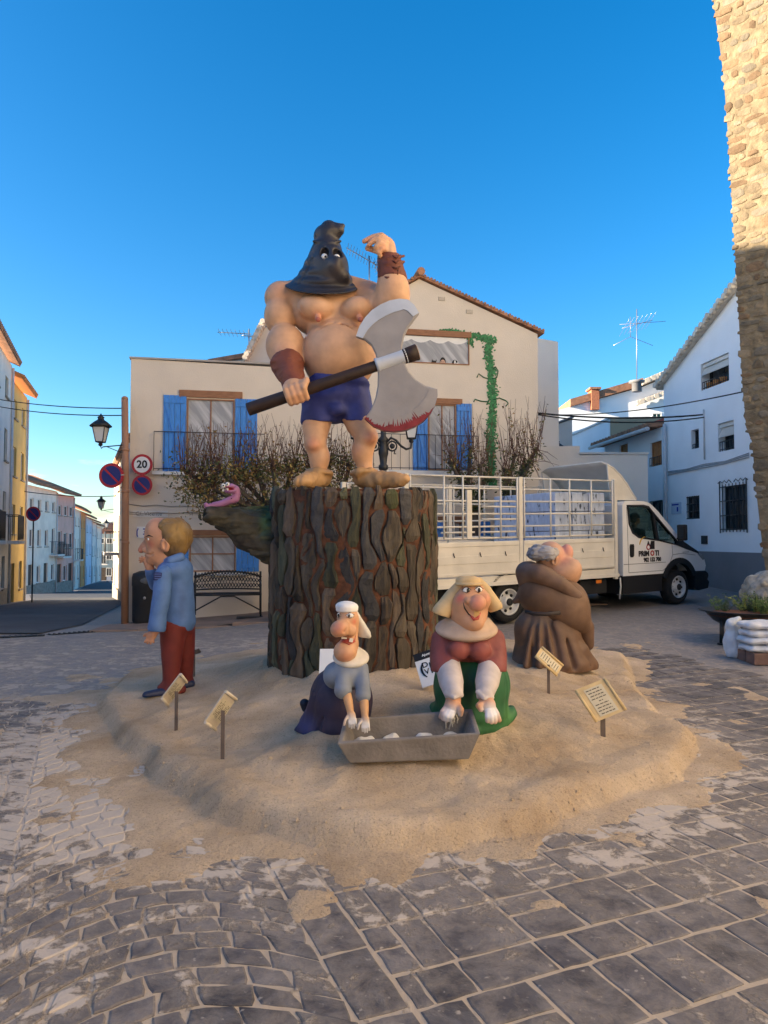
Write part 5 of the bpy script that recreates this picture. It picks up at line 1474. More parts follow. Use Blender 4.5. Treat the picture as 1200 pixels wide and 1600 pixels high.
# ground cutting edges: bevel bands standing a few mm proud of the blade faces, and the dried blood on the lower one
def band(outer, wid, name, material, parent, lift=.037, oe=.0318):
    inn = []
    for i, (x, y) in enumerate(outer):
        x0, y0 = outer[max(i - 1, 0)]; x1, y1 = outer[min(i + 1, len(outer) - 1)]; tx, ty = x1 - x0, y1 - y0; L = math.hypot(tx, ty)
        w_ = wid * (0.55 + .45 * math.sin(math.pi * i / (len(outer) - 1))); inn.append((x - ty / L * w_, y + tx / L * w_))
    mb = MB()
    for s_ in (-1, 1):
        vs = [cp(x, y) + Vector((0, s_ * oe, 0)) for x, y in outer] + [cp(x, y) + Vector((0, s_ * lift, 0)) for x, y in inn] + [cp(x, y) + Vector((0, s_ * .026, 0)) for x, y in inn]
        n_ = len(outer); fs = []
        for k in range(n_ - 1):
            f_ = [(k, k + 1, n_ + k + 1, n_ + k), (n_ + k, n_ + k + 1, 2 * n_ + k + 1, 2 * n_ + k)]
            fs += f_ if s_ < 0 else [g[::-1] for g in f_]
        mb.add(vs, fs)
    return mb.build(name, material, parent), inn
e1, _i = band(outer_up, 66, "cutting_edge", M_SKYEDGE, blade); e2, inn_lo = band(outer_lo, 80, "cutting_edge", M_STEEL, blade)
rb = random.Random(4); mb = MB()
def arc_lo(f):
    x = f * (len(outer_lo) - 1); i = min(int(x), len(outer_lo) - 2); t = x - i
    return tuple(outer_lo[i][c] * (1 - t) + outer_lo[i + 1][c] * t for c in (0, 1)), tuple(inn_lo[i][c] * (1 - t) + inn_lo[i + 1][c] * t for c in (0, 1))
NB = 90; f0 = .22
tops = []
for k in range(NB + 1):
    f = f0 + (1 - f0) * k / NB; amp = min(1, (f - f0) * 5) 
    tops.append((f, (.30 + .25 * rb.random() ** 2 + (.50 * rb.random() if k % 3 == 0 else 0)) * amp * (.6 + .6 * math.sin(math.pi * min(1, (f - f0) / .7)))))
for s_ in (-1, 1):
    vs = []; fs = []
    for f, tpos in tops:
        a, b = arc_lo(f); tpos = min(tpos, .95)
        m_ = (a[0] + (b[0] - a[0]) * tpos, a[1] + (b[1] - a[1]) * tpos)
        vs.append(cp(*a) + Vector((0, s_ * .0335, 0))); vs.append(cp(*m_) + Vector((0, s_ * (.0335 + .0060 * tpos), 0)))
    for k in range(NB): fs.append((2 * k, 2 * k + 2, 2 * k + 3, 2 * k + 1) if s_ < 0 else (2 * k + 1, 2 * k + 3, 2 * k + 2, 2 * k))
    mb.add(vs, fs)
vs = []; fs = []
for f, tpos in tops:
    a, b = arc_lo(f); d = Vector(cp(*a) - cp(*b)).normalized() * .003; vs += [cp(*a) + d + Vector((0, -.034, 0)), cp(*a) + d + Vector((0, .034, 0))]
for k in range(NB): fs.append((2 * k, 2 * k + 1, 2 * k + 3, 2 * k + 2))
mb.add(vs, fs); mb.build("blood_paint", M_BLOOD, blade)

# --- kneeling woman with the long jaw (purple skirt)
c = lambda x, y, dy=0.0: at(440 + x / 6.0, 920 + y / 6.0, 4.95 + dy)
r_ = lambda v: v / 6.0 * 4.95 / F
GW = "kneeling women kneading at the trough"
base_w = c(560, 1420); w1 = thing("kneeling_woman_statue", "kneeling woman statue with huge nose, white cap, grey bodice and purple skirt", "statue", (base_w.x, 5.05, MZ(base_w.x, 4.9)), GW)
K = Sculpt()
K.E(c(560, 1040, .30), (r_(312), .30, r_(340)), k=.03); K.E(c(545, 1250, .28), (r_(290), .29, r_(200)), k=.06)
K.L([c(420, 1330, .15), c(250, 1330, .22), c(150, 1330, .30)], [r_(90), r_(80), r_(35)], .05); K.L([c(330, 1150, .25), c(240, 1240, .28), c(180, 1370, .30)], [r_(110), r_(80), r_(45)], .06)
K.L([c(300, 1390, .1), c(400, 1400, .04), c(470, 1400, .04)], [r_(40), r_(40), r_(40)], .04)
for x0, x1 in ((330, 250), (420, 330), (250, 190)): K.L([c(x0, 1180, .05), c((x0 + x1) / 2 - 20, 1280, .05), c(x1, 1400, .08)], r_(10), .03, 's')
K.L([c(470, 760, -.1), c(380, 830, -.05), c(330, 920, 0)], r_(9), .03, 's')
K.ridge(.006, 7, (1, 1, .35)); K.cut((0, 0, MZ(base_w.x, 4.9) - .03), (0, 0, -1))
K.paint(c(230, 1300, .2), (.14, .4, .16), (.035, .045, .16), .9).paint(c(800, 1000, 0), (.1, .4, .25), (.065, .025, .05), .7)
K.mesh("skirt", .0085, (.030, .022, .050), M_CLOTHPAINT, w1)
K = Sculpt(); K.L([c(215, 1075, .33), c(225, 1120, .33)], [r_(48), r_(40)], .01); K.mesh("shoe", .007, (.012, .014, .03), M_PAINT, w1)
K = Sculpt()
K.E(c(500, 810, .02), (r_(110), .15, r_(120)), k=.04); K.E(c(640, 780, -.02), (r_(160), .13, r_(120)), k=.05); K.E(c(650, 880, -.06), (r_(120), .09, r_(60)), k=.05)
K.L([c(560, 740, -.06), c(575, 860, -.14), c(575, 950, -.18)], [r_(70), r_(66), r_(80)], .025); K.L([c(750, 740, -.06), c(765, 880, -.14), c(762, 1000, -.18)], [r_(62), r_(62), r_(72)], .025)
K.cut(c(570, 965, -.18), (-.1, 0, -1)) if False else None
K.paint(c(640, 880, -.12), .08, (.10, .11, .13), .6)
bod = K.mesh("bodice", .007, (.19, .215, .26), M_CLOTHPAINT, w1)
K = Sculpt()
def small_hand(S, w, d, k=.004, sc=1.0, spread=.9, cl=.0):
    """palm plus five bent fingers hanging from wrist pixel point w towards d (crop units)"""
    wx, wy, wd = w
    S.E(c(wx + d[0] * .5, wy + d[1] * .5, wd), (r_(36) * sc, r_(22) * sc, r_(52) * sc), k=.012)
    for i, off in enumerate((-30, -11, 9, 28)):
        ln = (78, 92, 88, 68)[i] * sc
        a = c(wx + d[0] + off * .9, wy + d[1] - 5, wd - .004); b_2 = c(wx + d[0] + off * 1.15 * spread, wy + d[1] + ln * .45, wd - .012); e = c(wx + d[0] + off * 1.25 * spread + 4, wy + d[1] + ln * .9, wd - .002)
        S.L([a, b_2, e], [r_(12) * sc, r_(10.5) * sc, r_(8) * sc], k)
    S.L([c(wx + d[0] * .3 - 30 * sc, wy + d[1] * .3, wd), c(wx + d[0] * .5 - 60 * sc, wy + d[1] * .5 + 30, wd - .02), c(wx + d[0] * .5 - 72 * sc, wy + d[1] * .5 + 75 * sc, wd - .02)], [r_(15) * sc, r_(12) * sc, r_(9) * sc], k)
K.L([c(600, 940, -.18), c(625, 1050, -.22), c(648, 1170, -.26)], [r_(40), r_(40), r_(29)], .01); small_hand(K, (650, 1175, -.27), (15, 50))
K.paint(c(660, 1260, -.27), (.075, .2, .085), (.72, .69, .68), 1.6); K.mesh("arm", .0038, (.52, .29, .14), M_PAINT, w1); K = Sculpt()
K.L([c(768, 980, -.18), c(775, 1100, -.22), c(782, 1210, -.26)], [r_(40), r_(40), r_(29)], .01); small_hand(K, (783, 1215, -.27), (5, 50))
for x, y in ((660, 1260), (785, 1300)): K.paint(c(x, y, -.27), (.075, .2, .085), (.72, .69, .68), 1.6)
K.mesh("arm", .0038, (.52, .29, .14), M_PAINT, w1)
K = Sculpt(); K.E(c(650, 640, .0), (r_(170), .15, r_(62)), Ry(.06) @ Rx(.25), k=.02); K.E(c(640, 600, .0), (r_(120), .11, r_(70)), k=.03); K.mesh("collar", .006, (.60, .55, .47), M_CLOTHPAINT, w1)
K = Sculpt()
K.E(c(620, 280, -.03), (r_(100), .085, r_(110)), k=.02); K.E(c(640, 400, -.01), (r_(78), .08, r_(170)), k=.04)
K.E(c(548, 375, -.14), (r_(90), .075, r_(80)), Ry(-.35), k=.03); K.E(c(640, 395, -.10), (r_(62), .045, r_(48)), k=.02)
K.E(c(596, 595, -.09), (r_(104), .085, r_(88)), k=.03); K.L([c(640, 520, -.05), c(600, 570, -.08)], [r_(80), r_(90)], .03)
K.E(c(610, 488, -.16), (r_(92), .06, r_(34)), Ry(.12), k=.015, mode='s')
K.L([c(648, 430, -.16), c(690, 395, -.14)], r_(9), .02, 's')
K.L([c(625, 365, -.2), c(600, 395, -.2), c(590, 402, -.2)], r_(8), .02, 's')
K.paint(c(690, 310, -.1), .035, (.58, .12, .07), .8).paint(c(520, 370, -.22), .09, (.56, .19, .12), .75).paint(c(600, 640, -.15), .075, (.6, .22, .13), .6).paint(c(610, 488, -.12), (.075, .1, .026), (.25, .02, .02), 1.4)
face = K.mesh("head", .0042, (.55, .30, .165), M_PAINT, w1)
pxc = lambda x, y: (440 + x / 6.0, 920 + y / 6.0)
MB().ball(c(625, 492, -.085), (r_(70), .03, r_(20)), 14).build("tongue", M_LIP, w1); MB().box(c(652, 482, -.135), (r_(34), .012, r_(34)), Ry(.2)).build("tooth", M_TOOTH, w1, bevel=.004); MB().box(c(585, 462, -.13), (r_(50), .012, r_(14)), Ry(.1)).build("tooth", M_TOOTH, w1, bevel=.003)
for pts, rr in (([(535, 475), (575, 500), (630, 525), (680, 500), (692, 440)], .004),): tube_on(face, [pxc(*p) for p in pts], rr, "lip", M_LIP, w1, .002)
for x, y, w_ in ((640, 250, 36), (535, 245, 20)):
    p, n = surf(face, *pxc(x, y), -.004); e = MB().ball(p, (r_(w_), .012, r_(24)), 14).build("eye", M_EYEW, w1); MB().ball(p + Vector((-.004, -.010, .0)), (r_(11), .005, r_(15)), 10).build("pupil", M_PUPIL, e)
    tube_on(face, [pxc(x - w_ - 4, y + 2), pxc(x, y - 20), pxc(x + w_ + 6, y - 2)], .0035, "eyelid", M_DARK, w1, .006); tube_on(face, [pxc(x - w_, y + 16), pxc(x, y + 24), pxc(x + w_ + 4, y + 12)], .0022, "lower_lid", M_DARK, w1, .004)
    tube_on(face, [pxc(x - w_ - 6, y - 34), pxc(x, y - 46), pxc(x + w_, y - 30)], .005, "eyebrow", M_DARK, w1, .003)
K = Sculpt(); K.E(c(612, 165, -.02), (r_(106), .095, r_(50)), Ry(.05), k=.02); K.E(c(612, 200, -.02), (r_(100), .09, r_(22)), k=.02); K.mesh("cap", .005, (.72, .71, .70), M_CLOTHPAINT, w1)
K = Sculpt(); K.L([c(690, 215, .04), c(735, 330, .06), c(775, 425, .06)], [r_(14), r_(44), r_(62)], .02); K.L([c(690, 215, .03), c(760, 340, .03), c(825, 445, .02)], [r_(12), r_(16), r_(14)], .03); K.cut(c(770, 455, .05), (-.12, 0, -1)); K.mesh("veil", .005, (.60, .57, .50), M_CLOTHPAINT, w1)

# --- kneeling woman with the round nose (green skirt)
c = lambda x, y, dy=0.0: at(660 + x / 4.0, 840 + y / 4.0, 5.22 + dy)
r_ = lambda v: v / 4.0 * 5.22 / F
pxc = lambda x, y: (660 + x / 4.0, 840 + y / 4.0)
base_w = c(310, 1210); zw2 = MZ(base_w.x, 5.1); w2 = thing("kneeling_woman_statue", "plump kneeling woman statue with round pink nose, cream headscarf, maroon blouse and green skirt", "statue", (base_w.x, 5.25, zw2), GW)
K = Sculpt()
K.E(c(305, 930, .22), (r_(248), .30, r_(270)), k=.03); K.E(c(310, 1080, .20), (r_(232), .29, r_(130)), k=.05)
K.L([c(100, 1090, .2), c(80, 1060, .35)], [r_(45), r_(40)], .05)
K.L([c(330, 1205, -.06), c(430, 1195, .0), c(510, 1160, .10), c(560, 1100, .22), c(555, 1075, .32)], [r_(34), r_(34), r_(34), r_(34), r_(30)], .03); K.L([c(180, 1180, .0), c(300, 1200, -.06)], [r_(34), r_(34)], .04)
K.ridge(.006, 6, (1, 1, .3)); K.cut((0, 0, zw2 - .04), (0, 0, -1))
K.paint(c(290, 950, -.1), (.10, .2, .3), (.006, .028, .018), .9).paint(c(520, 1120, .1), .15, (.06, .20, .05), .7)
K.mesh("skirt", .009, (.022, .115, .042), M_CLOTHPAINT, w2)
K = Sculpt()
K.E(c(285, 660, .12), (r_(205), .19, r_(130)), k=.04)
K.L([c(130, 640, .08), c(125, 740, .02), c(145, 815, -.05)], [r_(75), r_(80), r_(92)], .04); K.L([c(440, 640, .08), c(450, 740, .02), c(435, 820, -.05)], [r_(75), r_(78), r_(88)], .04)
K.E(c(225, 700, -.06), (r_(72), .075, r_(62)), k=.025); K.E(c(362, 705, -.06), (r_(70), .075, r_(62)), k=.025); K.cut(c(285, 832, 0), (0, -.12, -1)); K.noise(.005, 9)
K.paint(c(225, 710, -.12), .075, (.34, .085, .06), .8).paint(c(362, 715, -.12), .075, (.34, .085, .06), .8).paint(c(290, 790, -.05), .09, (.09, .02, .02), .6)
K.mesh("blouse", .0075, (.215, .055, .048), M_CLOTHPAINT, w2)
K = Sculpt(); K.E(c(275, 570, .05), (r_(196), .19, r_(56)), Rx(.28), k=.02); K.E(c(285, 535, .06), (r_(150), .15, r_(70)), k=.03); K.mesh("collar", .0065, (.47, .34, .25), M_CLOTHPAINT, w2)
K = Sculpt()
K.L([c(158, 800, -.04), c(180, 900, -.18), c(196, 975, -.30)], [r_(78), r_(74), r_(56)], .02); K.cut(c(197, 1000, -.31), (.1, -.3, -1)); K.L([c(150, 975, -.32), c(196, 1000, -.37), c(243, 985, -.32)], r_(13), .01)
K.mesh("sleeve", .006, (.52, .46, .44), M_CLOTHPAINT, w2)
K = Sculpt()
K.L([c(424, 805, -.04), c(405, 900, -.18), c(390, 985, -.30)], [r_(75), r_(72), r_(50)], .02); K.cut(c(386, 1015, -.31), (-.2, -.3, -1)); K.L([c(345, 965, -.32), c(385, 1005, -.37), c(436, 1000, -.32)], r_(13), .01)
K.mesh("sleeve", .006, (.52, .46, .44), M_CLOTHPAINT, w2)
HD = -.13
def big_hand(S, w, thumb, fingers):
    w = (w[0], w[1], w[2] + HD); thumb = [(a, b, d + HD) for a, b, d in thumb]; fingers = [[(a, b, d + HD) for a, b, d in f] for f in fingers]
    S.E(c(*w), (r_(46), r_(30), r_(44)), k=.015)
    for ch in fingers: S.L([c(*q) for q in ch], [r_(19), r_(18), r_(14)][:len(ch)], .005)
    S.L([c(*q) for q in thumb], [r_(20), r_(18), r_(14)], .008)
K = Sculpt()
K.L([c(195, 985, -.28), c(190, 1050, -.34)], [r_(44), r_(46)], .01)
big_hand(K, (185, 1062, -.22), [(222, 1050, -.23), (240, 1075, -.26), (238, 1105, -.25)], [[(150, 1065, -.22), (128, 1090, -.24), (115, 1120, -.23)], [(160, 1080, -.24), (140, 1108, -.26), (132, 1132, -.25)], [(175, 1090, -.25), (158, 1118, -.27), (152, 1140, -.26)], [(188, 1095, -.25), (178, 1122, -.27), (173, 1138, -.26)]])
K.paint(c(175, 1105, -.35), (.10, .25, .10), (.74, .71, .71), 1.6)
K.mesh("hand", .004, (.54, .27, .15), M_PAINT, w2)
K = Sculpt()
K.L([c(392, 990, -.28), c(405, 1040, -.34)], [r_(42), r_(42)], .01)
big_hand(K, (408, 1050, -.22), [(372, 1035, -.23), (352, 1050, -.25), (365, 1075, -.25)], [[(440, 1065, -.22), (462, 1100, -.24), (480, 1140, -.23)], [(430, 1078, -.24), (445, 1112, -.26), (455, 1150, -.25)], [(420, 1085, -.25), (428, 1120, -.27), (432, 1152, -.26)], [(410, 1085, -.25), (410, 1120, -.27), (408, 1145, -.26)]])
K.paint(c(420, 1090, -.35), (.105, .25, .10), (.74, .71, .71), 1.6)
K.mesh("hand", .004, (.54, .27, .15), M_PAINT, w2)
K = Sculpt()
K.E(c(290, 455, .0), (r_(118), .12, r_(148)), k=.03); K.E(c(310, 350, -.0), (r_(85), .10, r_(80)), k=.04)
K.E(c(262, 405, -.06), (r_(60), .06, r_(55)), k=.04); K.E(c(385, 390, -.05), (r_(42), .06, r_(48)), k=.04)
K.E(c(345, 408, -.145), (r_(52), .055, r_(52)), k=.014); K.E(c(290, 392, -.135), (r_(26), .03, r_(24)), k=.01)
K.E(c(325, 535, -.09), (r_(55), .045, r_(42)), k=.05)
K.L([c(262, 425, -.17), c(275, 470, -.17), c(305, 505, -.18), c(345, 500, -.18), c(370, 470, -.17)], r_(9), .012, 's')
K.paint(c(235, 380, -.1), .06, (.62, .12, .07), .85).paint(c(392, 380, -.08), .05, (.6, .13, .08), .7).paint(c(345, 408, -.18), .085, (.60, .20, .15), .8)
face = K.mesh("head", .005, (.55, .29, .165), M_PAINT, w2)
tube_on(face, [pxc(255, 405), pxc(263, 440), pxc(290, 480), pxc(322, 498)], .005, "smile_line", M_DARK, w2, .001)
tube_on(face, [pxc(300, 488), pxc(322, 512), pxc(345, 505), pxc(362, 470)], [.006, .012, .012, .004], "lip", M_LIP, w2, .003)
MB().box(surf(face, *pxc(338, 478), .002)[0], (r_(34), .012, r_(38)), Ry(.1)).build("tooth", mat("yellow_tooth", (.62, .38, .14), .3), w2, bevel=.005)
for x, y in ((277, 328), (350, 325)):
    p, n = surf(face, *pxc(x, y), -.006); e = MB().ball(p, (r_(26), .016, r_(20)), 14).build("eye", M_EYEW, w2); MB().ball(p + Vector((.006, -.013, .0)), (r_(10), .006, r_(15)), 10).build("pupil", M_PUPIL, e)
    tube_on(face, [pxc(x - 28, y + 4), pxc(x, y - 18), pxc(x + 28, y + 2)], .0045, "eyelid", M_DARK, w2, .010); tube_on(face, [pxc(x - 24, y + 10), pxc(x, y + 20), pxc(x + 24, y + 8)], .003, "lower_lid", M_DARK, w2, .006)
tube_on(face, [pxc(250, 312), pxc(270, 300), pxc(298, 306)], .005, "eyebrow", M_DARK, w2, .004)
K = Sculpt(); K.L([c(262, 270, .0), c(195, 360, .02), c(120, 465, .0)], [r_(30), r_(48), r_(58)], .03); K.L([c(250, 290, .08), c(170, 440, .08)], [r_(40), r_(50)], .04); K.cut(c(125, 485, 0), (-.35, 0, -1)); K.noise(.004, 10)
K.mesh("headscarf_flap", .006, (.56, .40, .205), M_CLOTHPAINT, w2)
K = Sculpt(); K.L([c(350, 275, .0), c(395, 340, .02), c(452, 430, .02)], [r_(28), r_(42), r_(48)], .03); K.L([c(345, 290, .08), c(420, 420, .08)], [r_(36), r_(44)], .04); K.cut(c(450, 462, 0), (.42, 0, -1)); K.noise(.004, 10)
K.mesh("headscarf_flap", .006, (.56, .40, .205), M_CLOTHPAINT, w2)
K = Sculpt(); K.E(c(285, 268, -.01), (r_(78), .09, r_(34)), k=.01); K.E(c(290, 290, -.02), (r_(88), .10, r_(18)), k=.012); K.cut(c(285, 240, 0), (0, 0, 1)); K.mesh("headscarf_crown", .005, (.54, .38, .19), M_CLOTHPAINT, w2)

# --- monk in brown habit, seen from behind with his nose in the air
c = lambda x, y, dy=0.0: at(660 + x / 4.0, 840 + y / 4.0, 8.1 + dy)
r_ = lambda v: v / 4.0 * 8.1 / F
pxc = lambda x, y: (660 + x / 4.0, 840 + y / 4.0)
bm_ = c(810, 815); zm_ = MZ(bm_.x, 8.1); mk = thing("monk_statue", "stout monk statue in brown habit with grey tonsure and upturned pink nose", "statue", (bm_.x, 8.1, zm_))
K = Sculpt()
K.L([c(765, 500, 0), c(785, 640, 0), c(800, 770, 0)], [r_(130), r_(205), r_(245)], .06); K.E(c(720, 560, .0), (r_(140), .28, r_(100)), k=.08)
K.L([c(560, 800, -.05), c(700, 810, -.3), c(850, 812, -.38), c(980, 808, -.25), c(1060, 800, -.1)], [r_(40), r_(36), r_(36), r_(40), r_(42)], .08)
Rsk = lambda y: np.interp(y, (480, 500, 640, 770, 830), (118, 130, 205, 245, 262)); Csk = lambda y: np.interp(y, (500, 640, 770), (765, 785, 800))
def sk_pt(u, y, out=0.0): R0 = Rsk(y); return c(Csk(y) + u * R0, y, -r_(R0 + out) * math.sqrt(max(0.02, 1 - u * u)))
for u in (-.72, -.40, -.08, .22, .52, .80):
    K.L([sk_pt(u * .9, 510, 4), sk_pt(u, 600, 6), sk_pt(u * 1.05, 700, 8), sk_pt(u * 1.08, 800, 12)], [r_(6), r_(12), r_(16), r_(18)], .05, 's')
    K.L([sk_pt(u * .9 + .15, 560, -8), sk_pt(u + .16, 680, -6), sk_pt(u * 1.05 + .17, 800, 0)], [r_(10), r_(20), r_(28)], .06)
K.L([c(1000, 700, -.2), c(1060, 790, -.15)], [r_(40), r_(30)], .05); K.ridge(.010, 2.6, (1, 1, .18)); K.noise(.006, 4, (1, 1, .4)); K.cut((0, 0, zm_ - .03), (0, 0, -1))
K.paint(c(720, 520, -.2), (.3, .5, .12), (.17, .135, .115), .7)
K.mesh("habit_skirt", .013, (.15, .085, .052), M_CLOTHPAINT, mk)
K = Sculpt()
K.E(c(770, 350, 0), (r_(170), .31, r_(150)), k=.05); K.E(c(870, 410, -.02), (r_(145), .28, r_(155)), k=.12); K.E(c(925, 440, -.16), (r_(100), .17, r_(125)), Ry(.35), k=.12)
K.L([c(960, 500, -.12), c(1020, 560, -.06), c(1032, 665, .0)], [r_(85), r_(52), r_(40)], .10); K.L([c(825, 330, -.34), c(842, 400, -.37), c(890, 480, -.38)], r_(7), .05, 's'); K.noise(.005, 4)
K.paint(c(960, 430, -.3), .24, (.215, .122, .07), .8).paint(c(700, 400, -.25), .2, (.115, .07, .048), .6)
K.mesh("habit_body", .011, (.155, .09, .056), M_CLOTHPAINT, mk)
K = Sculpt()
K.E(c(725, 235, .0), (r_(120), .30, r_(70)), Ry(.3), k=.05); K.L([c(640, 205, -.06), c(740, 225, -.25), c(860, 285, -.31), c(960, 365, -.26), c(1012, 450, -.12)], [r_(30), r_(42), r_(44), r_(36), r_(18)], .12)
K.L([c(650, 230, .0), c(655, 320, .02), c(610, 380, .02), c(578, 398, .02)], [r_(58), r_(50), r_(32), r_(17)], .10); K.noise(.004, 5)
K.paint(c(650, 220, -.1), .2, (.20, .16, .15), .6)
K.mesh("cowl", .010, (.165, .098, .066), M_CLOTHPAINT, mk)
mb = MB(); mb.tube([c(648, 462, -.30), c(690, 474, -.38), (c(770, 478, -.43)), c(860, 470, -.42)], .022, 8); mb.build("belt", mat("belt_dark", (.04, .03, .028), .6), mk)
K = Sculpt()
K.E(c(885, 215, -.02), (r_(105), .18, r_(92)), k=.04); K.E(c(800, 120, .0), (r_(95), .16, r_(90)), k=.06); K.E(c(925, 190, -.1), (r_(66), .10, r_(60)), k=.05); K.E(c(800, 62, .0), (r_(52), .09, r_(34)), k=.04)
K.E(c(905, 90, -.02), (r_(37), .07, r_(50)), Ry(-.1), k=.02); K.L([c(870, 130, -.02), c(895, 110, -.02)], [r_(40), r_(34)], .03); K.E(c(940, 150, -.02), (r_(38), .06, r_(16)), k=.02)
K.E(c(826, 140, -.16), (r_(20), .03, r_(34)), Ry(.3), k=.012); K.E(c(824, 142, -.185), (r_(8), .02, r_(18)), k=.01, mode='s')
K.paint(c(905, 75, -.05), .13, (.60, .23, .19), .85).paint(c(880, 130, -.15), .12, (.6, .22, .14), .6).paint(c(930, 250, -.15), .22, (.58, .32, .17), .6)
K.mesh("head", .009, (.52, .30, .20), M_PAINT, mk)
K = Sculpt(); K.L([c(690, 100, .0), c(720, 95, -.14), c(790, 100, -.19), c(830, 90, -.12)], [r_(38), r_(50), r_(48), r_(30)], .02); K.L([c(690, 100, 0), c(720, 90, .14), c(800, 95, .18)], [r_(38), r_(48), r_(40)], .02); K.ridge(.012, 9, (1, 1, 3))
K.paint(c(690, 90, -.1), .1, (.19, .20, .25), .8); K.mesh("hair", .009, (.33, .32, .33), M_PAINT, mk)

# --- standing man in blue jacket
c = lambda x, y, dy=0.0: at(150 + x / 3.3333, 720 + y / 3.3333, 7.1 + dy)
r_ = lambda v: v / 3.3333 * 7.1 / F
pxc = lambda x, y: (150 + x / 3.3333, 720 + y / 3.3333)
bm_ = c(390, 1210); zf = MZ(bm_.x, 7.1); mn = thing("standing_man_statue", "standing man statue in blue jacket and red trousers shading his mouth with one hand", "statue", (bm_.x, 7.1, zf))
K = Sculpt()
K.L([c(405, 860, -.06), c(395, 1000, -.08), c(392, 1180, -.10)], [r_(66), r_(53), r_(43)], .02); K.L([c(455, 860, .08), c(465, 1000, .10), c(462, 1150, .12)], [r_(60), r_(48), r_(38)], .02)
K.E(c(425, 850, .0), (r_(85), .15, r_(60)), k=.05); K.L([c(340, 1180, -.12), c(400, 1205, -.13), c(445, 1190, -.11)], [r_(18), r_(30), r_(24)], .05); K.L([c(430, 1150, .11), c(490, 1165, .12)], [r_(22), r_(26)], .05); K.noise(.006, 6, (1, 1, .5)); K.ridge(.004, 5, (2, 2, .4))
K.mesh("trousers", .008, (.155, .022, .017), M_CLOTHPAINT, mn)
for pts, nm in (([(370, 1208, -.14), (310, 1215, -.2), (262, 1222, -.25)], 0), ([(490, 1165, .10), (450, 1172, .06), (420, 1178, .03)], 1)):
    K = Sculpt(); K.L([c(*q) for q in pts], [r_(26), r_(24), r_(20)], .01); q_ = c(*pts[0]); K.cut((0, 0, MZ(q_.x, q_.y) - .005), (0, 0, -1)); K.mesh("shoe", .006, (.018, .028, .075), M_PAINT, mn)
K = Sculpt()
K.L([c(420, 575, 0), c(425, 700, 0), c(428, 830, 0)], [r_(82), r_(83), r_(86)], .04); K.E(c(425, 830, .0), (r_(88), .16, r_(70)), k=.04); K.E(c(405, 570, 0), (r_(80), .20, r_(58)), k=.05)
K.cut(c(425, 885, 0), (.0, 0, -1)); K.noise(.005, 6)
K.L([c(440, 690, -.22), c(470, 780, -.22)], r_(7), .03, 's')
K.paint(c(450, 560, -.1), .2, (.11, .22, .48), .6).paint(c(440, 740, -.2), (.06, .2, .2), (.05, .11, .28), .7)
K.mesh("jacket", .008, (.085, .175, .40), M_CLOTHPAINT, mn)
K = Sculpt(); K.L([c(352, 590, -.20), c(342, 700, -.23), c(325, 800, -.25), c(318, 868, -.26)], [r_(44), r_(45), r_(43), r_(45)], .02); K.cut(c(316, 888, -.26), (-.1, 0, -1)); K.noise(.005, 8)
K.mesh("sleeve", .007, (.088, .18, .40), M_CLOTHPAINT, mn)
K = Sculpt(); K.L([c(360, 590, .20), c(315, 640, .17), c(290, 590, .05), c(286, 572, .02)], [r_(45), r_(40), r_(32), r_(30)], .02); K.cut(c(284, 563, .02), (0, -.2, 1)); K.mesh("sleeve", .007, (.088, .18, .40), M_CLOTHPAINT, mn)
mb = MB(); mb.box(c(322, 602, -.275), (r_(42), .02, r_(40)), Ry(.05)); bd = mb.build("shoulder_badge", mat("badge_dark_blue", (.025, .035, .12), .5), mn, bevel=.006)
for k in range(3): MB().box(c(322, 590 + 12 * k, -.287), (r_(32), .006, r_(4))).build("badge_stripe", mat("badge_stripe_blue", (.10, .14, .35), .5), bd)
K = Sculpt(); K.L([c(355, 548, -.02), c(390, 520, -.12), c(440, 500, -.1)], [r_(22), r_(24), r_(22)], .03); K.E(c(395, 525, .0), (r_(62), .11, r_(34)), Ry(.45), k=.03); K.mesh("collar", .006, (.11, .21, .45), M_CLOTHPAINT, mn)
K = Sculpt()
K.L([c(350, 470, 0), c(370, 540, .0)], [r_(58), r_(56)], .03)
K.E(c(345, 400, .0), (r_(85), .15, r_(100)), k=.03); K.E(c(312, 370, .0), (r_(52), .13, r_(72)), k=.04); K.E(c(320, 480, .0), (r_(58), .12, r_(62)), Ry(.3), k=.04)
K.L([c(270, 410, .0), c(250, 445, .0), c(236, 464, .0)], [r_(14), r_(20), r_(17)], .02); K.E(c(258, 465, -.03), (r_(17), .03, r_(14)), k=.015); K.L([c(262, 398, -.09), c(275, 392, -.1), c(300, 402, -.12)], r_(10), .02)
K.E(c(290, 520, .0), (r_(26), .07, r_(22)), k=.03); K.L([c(262, 492, .0), c(276, 488, .0)], r_(9), .015); K.L([c(260, 487, -.08), c(285, 490, -.11), c(296, 482, -.12)], r_(5), .012, 's')
K.E(c(360, 440, -.155), (r_(22), .03, r_(36)), Ry(-.2), k=.01); K.E(c(356, 440, -.185), (r_(10), .02, r_(22)), k=.01, mode='s')
K.paint(c(295, 430, -.1), .07, (.56, .13, .09), .85).paint(c(238, 464, 0), .07, (.40, .10, .09), .8).paint(c(300, 350, -.1), .08, (.6, .32, .2), .5)
face = K.mesh("head", .006, (.50, .255, .15), M_PAINT, mn)
p, n = surf(face, *pxc(272, 408), -.004); e = MB().ball(p, .014, 10).build("eye", M_EYEW, mn); MB().ball(p + Vector((-.010, -.008, 0)), .006, 8).build("pupil", M_PUPIL, e); tube_on(face, [pxc(258, 396), pxc(275, 388), pxc(298, 396)], .007, "eyebrow", M_DARK, mn, .002)
